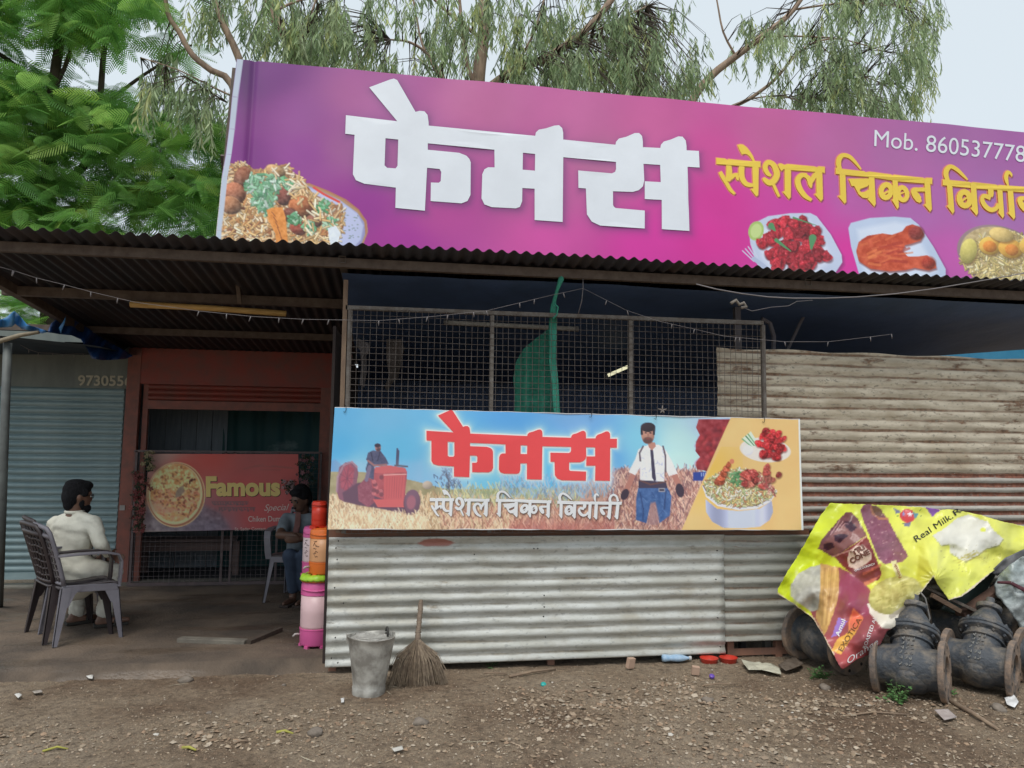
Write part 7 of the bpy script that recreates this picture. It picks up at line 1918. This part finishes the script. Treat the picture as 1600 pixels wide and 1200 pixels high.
o = bevel(MB().bar(gp(280, 1002, FZ) + [0, 0, .012], gp(385, 1006, FZ) + [0, 0, .012], .075, .035).build('concrete_strip', pm('pale_concrete', (0.21, 0.19, 0.155), (0.13, 0.115, 0.095), scale=8, rough=.9, bump=.4), None), .006); tag(o, 'long pale concrete strip set in the platform floor', 'concrete strip')
o = MB().bar(gp(388, 1007, FZ) + [0, 0, .012], gp(438, 987, FZ) + [0, 0, .02], .04, .03).build('dark_log', MAT['dark_bark'], None); tag(o, 'rough dark branch lying at an angle beside the concrete strip', 'branch')

def cap_(px, py, c, label, z=0.0):
    g = gp(px, py); o = MB().lathe([(.016, 0), (.018, .003), (.017, .014), (.013, .017), (0, .018)], 18, Matrix.Translation((g[0], g[1], .008 + z)) @ Matrix.Rotation(.5, 4, 'X')).build('bottle_cap', pm('cap_' + label.split()[0], c, rough=.35, bump=0), None, True); tag(o, label, 'bottle cap')
cap_(849, 1073, (0.02, .42, .38), 'teal bottle cap on bare earth before the counter'); cap_(1112, 1060, (.16, .08, .45), 'purple bottle cap among the litter right of the counter middle')
def scrap(name, pts, col, label, cat, amp=.02, seed=1, z=.012):
    P = [gp(x, y) for x, y in pts]; loops = [[(p[0], p[1]) for p in P]]; V, T = fine_tris(loops, .014)
    Z = z + ground_h(V[:, 0], V[:, 1]) + amp * fbm(V[:, 0] * 25, V[:, 1] * 25, seed, 3)
    W = np.c_[V, Z]; F = [f_ if np.cross(W[f_[1]] - W[f_[0]], W[f_[2]] - W[f_[0]])[2] > 0 else (f_[0], f_[2], f_[1]) for f_ in T]
    o = link(name, mesh_np(name, W, np.array(F), True), pm(name + '_m', col, tuple(v * .75 for v in col), scale=14, rough=.6, bump=.2)); s = o.modifiers.new('s', 'SOLIDIFY'); s.thickness = .002
    tag(o, label, cat)
scrap('plastic_bag', [(1158,1041),(1185,1042),(1205,1044),(1218,1052),(1221,1060),(1205,1058),(1190,1055),(1170,1056),(1162,1048)], (.55,.53,.42), 'crumpled dirty white plastic bag left of the valves', 'bag', .04)
scrap('leaf_litter', [(1216,1048),(1240,1033),(1256,1043),(1250,1052),(1228,1056)], (.14,.11,.085), 'curled brown cardboard scrap next to the mossy valve', 'scrap', .05)
scrap('paper_scrap', [(1570,1100),(1585,1095),(1592,1105),(1586,1114),(1574,1110)], (.78,.78,.78), 'clean white paper scrap near the right edge', 'paper', .03)
scrap('paper_scrap', [(22,1092),(30,1088),(34,1092),(28,1095)], (.7,.68,.64), 'little white paper scrap at the far left on the earth', 'paper', .02)
scrap('paper_scrap', [(134,1062),(146,1060),(144,1066),(138,1065)], (.7,.68,.64), 'little white paper scrap below the platform step at the left', 'paper', .02)
scrap('paper_scrap', [(50,1084),(64,1082),(66,1087),(54,1088)], (.45,.40,.35), 'small brownish paper scrap left on the earth', 'paper', .02)
scrap('paper_scrap', [(532,1098),(538,1096),(537,1104),(533,1104)], (.75,.74,.72), 'tiny white paper bit left of the bucket foot', 'paper', .02)
scrap('paper_scrap', [(612,1178),(628,1174),(630,1180),(616,1182)], (.62,.60,.55), 'tiny pale scrap at the bottom middle', 'paper', .02)
scrap('paper_scrap', [(1460,1120),(1482,1118),(1496,1128),(1476,1132)], (.42,.36,.34), 'grey pink paper scrap before the front valves', 'paper', .03)
def carton(px, py, s_, rz, label):
    g = gp(px, py); o = MB().box((0, 0, s_[2] / 2), s_).build('carton', pm('peach_carton', (.52, .36, .27), (.42, .28, .2), scale=9, rough=.7), None, local=True); o.location = (g[0], g[1], .01); o.rotation_euler = (.15, .1, rz); bevel(o, .002); tag(o, label, 'carton')
carton(984, 1046, (.055, .03, .07), .4, 'small peach carton standing among litter under the counter'); carton(1086, 1056, (.05, .03, .055), -.2, 'small peach carton left of the purple cap')
def bottle():
    A, B_ = gp(1034, 1036) + [0, 0, .035], gp(1080, 1035) + [0, 0, .03]; d = Vector((B_ - A)).normalized(); Mx = Matrix.Translation(Vector(A)) @ d.to_track_quat('Z', 'Y').to_matrix().to_4x4(); L = float(np.linalg.norm(B_ - A))
    t = thing('water_bottle', 'crushed pale blue plastic bottle lying under the edge of the counter', 'bottle', A)
    MB().lathe([(.0, 0), (.028, .003), (.032, .02), (.026, L * .3), (.032, L * .5), (.028, L * .7), (.012, L * .9), (.012, L * .93)], 16, Mx, sy=.8).build('shell', pm('pale_blue_plastic', (.25, .42, .62), (.42, .55, .68), scale=20, rough=.2), t, True)
    MB().lathe([(.015, L * .92), (.015, L), (0, L)], 14, Mx).build('cap', pm('white_cap', (.7, .7, .7), bump=0), t, True)
bottle()
for px, lab in ((1108, 'red plastic tub under the counter, left of a pair'), (1138, 'red plastic tub under the counter, right of a pair')):
    g = at(px, 1030, 5.125); o = MB().lathe([(.045, 0), (.055, .006), (.062, .035), (.067, .040), (.06, .040), (.05, .012), (0, .012)], 20, Matrix.Translation((g[0], g[1], .0)) ).build('red_tub', pm('red_plastic', (.62, .05, .03), rough=.35, bump=0), None, True); tag(o, lab, 'tub', 'red tubs under the counter')

# weeds by the valves
def weed(px, py, n, h, label, seed):
    rn = random.Random(seed); g = gp(px, py); t = thing('weed', label, 'weed', (g[0], g[1], 0)); lf = MB(); st_ = MB()
    for k in range(n):
        a = rn.uniform(0, 6.28); el_ = rn.uniform(.2, 1.3); L = h * rn.uniform(.5, 1.1); d = Vector((math.cos(a) * math.cos(el_), math.sin(a) * math.cos(el_), math.sin(el_))); b = Vector((g[0] + rn.gauss(0, .02), g[1] + rn.gauss(0, .015), 0))
        st_.tube([b, b + d * L * .6 + Vector((0, 0, .01)), b + d * L], .0016, 4)
        for j in range(5):
            p = b + d * L * (.4 + .15 * j); s_ = rn.uniform(.014, .026); q = Vector((rn.uniform(-1, 1), rn.uniform(-1, 1), rn.uniform(-.3, .5))).normalized(); r_ = q.cross(Vector((0, 0, 1))).normalized() * s_ * .45
            lf.add([p, p + q * s_ * .5 + r_, p + q * s_ * 1.2, p + q * s_ * .5 - r_], [(0, 1, 2, 3)])
    tag(lf.build('leaves', pm('weed_green', (.06, .16, .045), (.10, .22, .06), scale=30, bump=0), t), kind='stuff'); tag(st_.build('stems', pm('stem', (.08, .12, .04), bump=0), t), kind='stuff')
weed(1403, 1100, 30, .13, 'small green weed growing before the front middle valve', 1); weed(1283, 1062, 22, .09, 'mossy green tuft beside the mossy valve', 2); weed(770, 1040, 6, .05, 'tiny weed seedling at the foot of the counter', 3); weed(1485, 1088, 8, .05, 'tiny seedling between the two front valves', 4)

# ============================================================ GRAVEL, CRUMBS (stuff nobody could count)
def scatter(bV, bF, M_, L_):
    """bV (n,3), bF (m,k), M_ (N,3,3), L_ (N,3)"""
    V = np.einsum('nij,vj->nvi', M_, bV) + L_[:, None, :]
    F = bF[None] + (np.arange(len(L_)) * len(bV))[:, None, None]
    return V.reshape(-1, 3), F.reshape(-1, bF.shape[1])
def rotm(n, rng, full=True):
    a = rng.uniform(0, 6.283, n); b = rng.uniform(-.5, .5, n) if not full else rng.uniform(0, 6.283, n); c, s = np.cos(a), np.sin(a); cb, sb = np.cos(b), np.sin(b)
    Z = np.zeros(n); O = np.ones(n)
    A = np.stack([np.stack([c, -s, Z], -1), np.stack([s, c, Z], -1), np.stack([Z, Z, O], -1)], 1); B_ = np.stack([np.stack([O, Z, Z], -1), np.stack([Z, cb, -sb], -1), np.stack([Z, sb, cb], -1)], 1)
    return A @ B_
def attrmat(name, rough=.9, spec=.3, trans=0.0, gain=1.0):
    m, N, L, P = nm(name); P.inputs['Roughness'].default_value = rough; P.inputs['Specular IOR Level'].default_value = spec
    a = N.new('ShaderNodeAttribute'); a.attribute_name = 'Col'; L.new(a.outputs['Color'], P.inputs['Base Color'])
    if trans:
        tl = N.new('ShaderNodeBsdfTranslucent'); L.new(a.outputs['Color'], tl.inputs['Color']); mx = N.new('ShaderNodeMixShader'); mx.inputs[0].default_value = trans
        L.new(P.outputs[0], mx.inputs[1]); L.new(tl.outputs[0], mx.inputs[2]); L.new(mx.outputs[0], N['Material Output'].inputs[0])
    return m
def gravel():
    rng = np.random.default_rng(5)
    ico = np.array([(.2,.1,.9),(1,.1,.1),(.2,.95,-.1),(-.9,.4,.2),(-.5,-.8,.1),(.6,-.75,-.1)])     # a chip: five-sided, broken top
    icf = np.array([(0,1,2),(0,2,3),(0,3,4),(0,4,5),(0,5,1)])
    n = 420000
    x = rng.uniform(-5.5, 6.8, n); y = rng.uniform(3.0, 7.5, n)
    px, py = proj(np.stack([x, y, np.zeros(n)], -1))
    z = gravel_zone(x, y); dens = .08 + .55 * z + .16 * np.clip(1 - np.abs(y - 5.1) / .25, 0, 1) * (x > -.4)
    keep = (px > -60) & (px < 1660) & (py < 1225) & (rng.random(n) < dens) & ~((x < -.3) & (y > 5.25) & (x > -4.1))
    x, y, z = x[keep], y[keep], z[keep]; n = len(x)
    s = np.minimum(.0016 + .0032 * rng.random(n) + .016 * rng.random(n) ** 8 * (0.25 + z), .022)
    sc = np.stack([s, s * rng.uniform(.6, 1, n), s * rng.uniform(.4, .8, n)], -1)
    M_ = rotm(n, rng, False) * sc[:, None, :]
    V, F = scatter(ico, icf, M_, np.stack([x, y, ground_h(x, y) + s * .25], -1))
    V = V + rng.normal(0, .0011, V.shape)
    base = np.array([(.33,.25,.18),(.28,.21,.145),(.37,.295,.215),(.22,.165,.115),(.43,.36,.28),(.31,.215,.145)])[rng.integers(0, 6, n)] * rng.uniform(.75, 1.15, (n, 1))
    wht = rng.random(n) < .0035; base[wht] = (.55, .52, .47)
    o = link('gravel', mesh_np('gravel', V, F, False, np.repeat(base, 6, 0)), attrmat('gravel_stone')); tag(o, 'loose brown gravel scattered over the foreground earth', 'gravel', kind='stuff')
    # straws and crumbs of leaf
    n = 900; x = rng.uniform(-4.5, 6, n); y = rng.uniform(3.2, 6.5, n); keep = ~((x < -.3) & (y > 5.3)); x, y = x[keep], y[keep]; n = len(x)
    bV = np.array([(-1, -.5, 0), (1, -.5, 0), (1, .5, 0), (-1, .5, 0), (0, .3, .6)]); bF = np.array([(0, 1, 4), (1, 2, 4), (2, 3, 4), (3, 0, 4)])
    L_ = rng.uniform(.006, .03, n) * (1 + (rng.random(n) < .06) * 1.6); sc = np.stack([L_, rng.uniform(.0012, .004, n), np.full(n, .003)], -1); M_ = rotm(n, rng, False) * sc[:, None, :]
    V, F = scatter(bV, bF, M_, np.stack([x, y, ground_h(x, y) + .008], -1)); cc = np.array([(.34,.27,.18),(.22,.15,.10),(.45,.40,.30),(.12,.08,.05)])[rng.integers(0, 4, n)]
    o = link('dry_litter', mesh_np('dry_litter', V, F, False, np.repeat(cc, 5, 0)), attrmat('dry_litter')); tag(o, 'bits of straw and dry leaf strewn on the earth', 'litter', kind='stuff')
gravel()

# ============================================================ TREES
def limb(mb, pts, Y, r, n=8):
    P = [at(x, y, Y + (dy if isinstance(dy, (int, float)) else 0)) for x, y, dy in [(p + (0,))[:3] for p in pts]]
    m_ = len(P); Q = []; RR = []
    for i in range(m_ - 1):
        for k in range(3):
            t = k / 3; p0, p1, p2, p3 = P[max(i - 1, 0)], P[i], P[i + 1], P[min(i + 2, m_ - 1)]
            Q.append(.5 * ((2 * p1) + (-p0 + p2) * t + (2 * p0 - 5 * p1 + 4 * p2 - p3) * t * t + (-p0 + 3 * p1 - 3 * p2 + p3) * t ** 3)); RR.append(r[0] + (r[1] - r[0]) * (i + t) / (m_ - 1))
    Q.append(P[-1]); RR.append(r[1]); mb.tube(Q, RR, n); return Q

def frond_mesh(rng):
    """a feathery twice-divided leaf, one unit long, along +x, drooping"""
    V = []; F = []; n = 15
    for k in range(n):
        u = .10 + .88 * k / (n - 1); L = .30 * math.sin(math.pi * min(1, .18 + .80 * u)) ** .7 * (1.05 - .45 * u) + .04
        for s in (-1, 1):
            b = np.array([u, 0, -.18 * u * u]); d = np.array([.50 + .25 * u, s * .85, -.10]); d = d / np.linalg.norm(d); m_ = 5
            w = .0135; pr = None
            for j in range(m_ + 1):
                t = j / m_; p = b + d * L * t + np.array([0, 0, -.10 * L * t * t]); ww = w * (math.sin(math.pi * (.14 + .80 * t)) ** .6) * (1.0 if j % 2 == 0 else .82); q = np.array([-d[1], d[0], 0.0]) * 1.0
                ww *= 1.12; V += [p + q * ww, p - q * ww]
                if j: i = len(V); F.append((i - 4, i - 3, i - 1, i - 2))
    # midrib
    for k in range(6):
        u = k / 5; V += [np.array([u, .004, -.18 * u * u]), np.array([u, -.004, -.18 * u * u])]
        if k: i = len(V); F.append((i - 4, i - 3, i - 1, i - 2))
    return np.array(V), np.array(F)

def dirs_to_mats(D, roll, size):
    D = D / np.linalg.norm(D, axis=1, keepdims=True); up = np.tile(np.array([0, 0, 1.0]), (len(D), 1))
    Yv = np.cross(up, D); Yv /= np.linalg.norm(Yv, axis=1, keepdims=True) + 1e-9; Zv = np.cross(D, Yv)
    c, s = np.cos(roll)[:, None], np.sin(roll)[:, None]; Y2 = Yv * c + Zv * s; Z2 = -Yv * s + Zv * c
    return np.stack([D, Y2, Z2], -1) * size[:, None, None]

def feathery_tree():
    rng = np.random.default_rng(21)
    t = thing('feathery_tree', 'dense green tree with feathery divided leaves rising behind the canopy at the left', 'tree', (float(at(60, 700, 10.5)[0]), 10.5, 0))
    tb = MB(); Y0 = 10.4
    base = at(75, 330, Y0); limb(tb, [(88,760),(80,560),(76,420),(75,300),(78,200),(88,100),(108,-20)], Y0, (.14, .05))
    for pts, r in [([(76,300),(140,250),(155,170),(165,60),(190,-30)], (.06, .025)), ([(78,180),(40,120),(0,85),(-60,60)], (.05, .02)), ([(80,150),(110,80),(100,40),(95,-20)], (.035, .015)), ([(76,380),(20,330),(-40,300)], (.05, .02)), ([(77,330),(150,320),(230,290),(300,270)], (.05, .015)), ([(155,170),(220,120),(300,70)], (.03, .012)), ([(75,300),(10,250),(-50,180)], (.04, .015)), ([(140,250),(220,220),(320,200)],(.03,.012))]:
        limb(tb, pts, Y0, r, 6)
    tb.build('trunk', MAT['dark_bark'], t, True)
    bV, bF = frond_mesh(rng)
    N_ = 8600
    px = rng.uniform(-160, 372, N_); py = rng.uniform(-90, 400, N_)
    dens = fbm(px / 46 + 3, py / 40 + 3, 51, 3)
    for hx, hy, hr in [(40,45,30),(60,75,22),(110,100,24),(170,95,24),(330,120,44),(250,95,30),(15,262,18),(50,280,16),(150,190,14),(240,338,22),(262,350,16),(82,242,9),(10,310,14),(200,35,14),(340,40,36),(20,190,12),(345,230,10),(300,20,14)]:
        dens -= .55 * np.exp(-(((px - hx) ** 2 + (py - hy) ** 2) / hr ** 2))
    dens += .10 * (py > 190) - .12 * (px > 250) * (py < 185) + .06 * (px < 200) * (py < 60)
    edge = np.where(py < 190, 345, 372); keep = (dens > .435) & (px < edge) & (rng.random(N_) < .95)
    px, py = px[keep], py[keep]; n = len(px)
    Y = rng.uniform(9.5, 11.5, n); L_ = at(px, py, Y)
    a = rng.uniform(0, 6.283, n); D = np.stack([np.cos(a), np.sin(a) * .55, rng.uniform(-.75, .10, n)], -1)
    size = rng.uniform(.28, .54, n); M_ = dirs_to_mats(D, rng.uniform(-.9, .9, n), size)
    V, F = scatter(bV, bF, M_, L_)
    pal = np.array([(.22,.46,.11),(.18,.39,.10),(.29,.52,.12),(.11,.27,.07),(.40,.60,.13)]); c = pal[rng.choice(5, n, p=[.3, .28, .2, .16, .06])] * rng.uniform(.8, 1.2, (n, 1)) * (1 + .5 * (fbm(px / 60, py / 60, 9, 2) - .5))[:, None]
    # the lower storey and the greenery seen under the canopy
    m_ = 420; px2 = rng.uniform(-160, 100, m_); py2 = rng.uniform(440, 520, m_); Y2 = rng.uniform(9.6, 12, m_); a = rng.uniform(0, 6.283, m_); D2 = np.stack([np.cos(a), np.sin(a), rng.uniform(-.5, .3, m_)], -1)
    V2, F2 = scatter(bV, bF, dirs_to_mats(D2, rng.uniform(-.6, .6, m_), rng.uniform(.3, .5, m_)), at(px2, py2, Y2)); c2 = pal[rng.choice(5, m_)] * 1.35
    o = link('crown', mesh_np('crown', np.r_[V, V2], np.r_[F, F2 + len(V)], False, np.repeat(np.r_[c, c2], len(bV), 0)), attrmat('feathery_leaf', .55, .3, .55), t); tag(o, kind='stuff')
feathery_tree()

def gum_tree(label, trunks, blobs, n_strand, seed, Y0, gx):
    rng = np.random.default_rng(seed); t = thing('gum_tree', label, 'tree', (float(at(gx, 700, Y0)[0]), Y0, 0)); tb = MB()
    tips = []
    for pts, r in trunks: tips += limb(tb, pts, Y0, r, 8)
    tips = np.array([tuple(v) for v in tips])
    # leafy strands hang in clumps; each strand a thin twig carrying narrow drooping leaves
    LP = []; LD = []; LS = []; LC = []
    pal = np.array([(.40,.52,.28),(.32,.43,.24),(.48,.58,.35),(.22,.31,.17),(.56,.62,.28)])
    tw = MB(); bp = np.array([b[4] for b in blobs], float); bp /= bp.sum()
    for k in range(n_strand):
        if k % 9 == 0:      # a spray of strands hangs from one twig
            cx, cy, rx, ry, _ = blobs[rng.choice(len(blobs), p=bp)]
            bx, by, bY = cx + rng.normal(0, .5) * rx, cy + rng.normal(0, .5) * ry, rng.uniform(-1.3, 1.3)
        x, y = bx + rng.normal(0, 11), by + rng.normal(0, 8)
        P = at(x, y, Y0 + bY + rng.uniform(-.12, .12)); L = rng.uniform(.22, .6); sway = rng.normal(0, .12, 2)
        if k % 3 == 0:
            j = np.argmin(((tips - P) ** 2).sum(1)); q = tips[j]; d = np.linalg.norm(q - P)
            if d < 2.2: tw.tube([q, (q + P) / 2 + np.array([0, 0, .12 * d]), P], [.010, .006, .003], 4, False)
        tw.tube([P, P + np.array([sway[0] * L, sway[1] * L, -L * .5]), P + np.array([sway[0] * L * 1.6, sway[1] * L, -L])], .0022, 3, False)
        cl = pal[rng.choice(5, p=[.3, .25, .2, .15, .1])] * rng.uniform(.85, 1.15); m_ = int(rng.integers(9, 19))
        for i in range(m_):
            u = i / m_; p = P + np.array([sway[0] * L * 1.6 * u, sway[1] * L * u, -L * u]); a = rng.uniform(0, 6.28); LP.append(p); LD.append((math.cos(a) * .42, math.sin(a) * .42, -rng.uniform(.55, 1.2))); LS.append(rng.uniform(.09, .18)); LC.append(cl * rng.uniform(.8, 1.2))
    bV = np.array([(0, 0, 0), (.3, .07, -.01), (.62, .06, -.05), (1, 0, -.14), (.62, -.06, -.05), (.3, -.07, -.01)]); bF = np.array([(0, 1, 5), (1, 2, 5), (2, 4, 5), (2, 3, 4)])
    n = len(LP); V, F = scatter(bV, bF, dirs_to_mats(np.array(LD), rng.uniform(-3, 3, n), np.array(LS)), np.array(LP))
    tb.build('trunk', MAT['bark'], t, True); o = tw.build('twigs', MAT['dark_bark'], t); tag(o, kind='stuff')
    o = link('crown', mesh_np('gum_crown', V, F, False, np.repeat(np.array(LC), 6, 0)), attrmat('gum_leaf', .5, .35, .5), t); tag(o, kind='stuff')
gum_tree('gum tree with thick brown trunk and drooping narrow leaves behind the middle of the sign',
    [([(742,720),(744,420),(746,200),(748,120),(755,60),(757,0),(752,-60)], (.11, .075)), ([(748,150),(800,112),(850,92),(900,60),(940,20),(975,-30)], (.07, .045)), ([(700,180),(696,130),(668,85),(640,66),(610,62)], (.035, .012)), ([(745,140),(730,100),(722,40),(715,-30)], (.04, .02)), ([(850,92),(905,60),(960,35),(1010,10)], (.02, .01)), ([(752,60),(700,20),(660,-20)], (.03, .015)), ([(690,128),(660,70),(650,20),(640,-30)], (.02, .01)),([(800,112),(830,60),(850,0),(860,-40)],(.02,.01))],
    [(560,40,90,50,3),(620,110,90,60,3),(520,100,60,50,1.2),(680,30,70,50,2.5),(800,20,70,40,3),(830,90,70,55,4.5),(900,110,80,60,5),(960,70,70,60,4),(1000,120,60,60,4),(1040,150,50,40,3),(1090,110,40,60,2),(900,20,80,40,3),(1010,20,70,40,2.5),(740,110,60,50,2.5),(640,-20,140,50,2),(900,-30,160,50,3),(700,160,120,30,2),(1000,165,100,25,3),(860,150,90,25,3)], 1650, 31, 10.2, 744)
gum_tree('pale gum tree with thin slanting limbs leaning right behind the right half of the sign',
    [([(1000,760),(1020,420),(1050,260),(1078,165),(1110,120),(1150,88),(1200,50),(1240,15),(1275,-40)], (.09, .035)), ([(1080,300),(1110,200),(1135,172),(1170,155),(1210,125),(1240,90),(1275,65),(1320,60)], (.045, .012)), ([(1150,88),(1130,50),(1120,0),(1110,-40)], (.02, .01)), ([(1170,155),(1215,150),(1260,160)], (.015, .008)), ([(1200,57),(1260,57),(1320,62),(1380,80)], (.018, .008)), ([(1240,15),(1320,5),(1400,10)], (.02, .008)), ([(1275,65),(1330,110),(1380,130)],(.012,.006))],
    [(1180,25,60,50,2),(1200,100,45,50,1.5),(1290,30,70,60,4),(1340,80,70,60,4.5),(1380,30,60,60,4),(1390,130,45,45,3.5),(1430,60,40,50,3),(1440,20,35,40,2),(1350,150,60,40,3),(1250,165,50,25,2),(1300,120,50,50,3),(1400,165,30,30,2),(1320,-30,130,40,3),(1455,110,16,30,.5),(1240,60,40,50,1.5),(1290,175,60,15,1.5)], 900, 37, 11.0, 1010)
gum_tree('slender gum tree with two curved pale limbs beside the left corner of the sign',
    [([(420,760),(430,400),(440,200),(458,98),(440,50),(425,20),(405,-40)], (.08, .055)), ([(420,300),(400,180),(372,88),(350,40),(325,-30)], (.06, .035)), ([(400,240),(362,132),(330,110),(300,85),(280,50),(262,20),(255,-40)], (.05, .025)), ([(362,150),(330,135),(280,110),(220,90)], (.014, .006)), ([(458,98),(480,40),(500,-20)], (.02, .01)), ([(355,160),(320,140),(290,120)], (.012, .005)),([(425,20),(470,0),(540,-10)],(.02,.01))],
    [(300,150,60,40,1.6),(260,110,60,40,1),(330,190,35,40,1.2),(400,30,60,50,1),(460,40,50,50,2),(500,60,50,60,2.5),(440,110,40,25,.8),(380,-10,120,40,1.5),(520,10,60,40,2.5),(230,140,60,40,.8)], 520, 41, 9.6, 425)
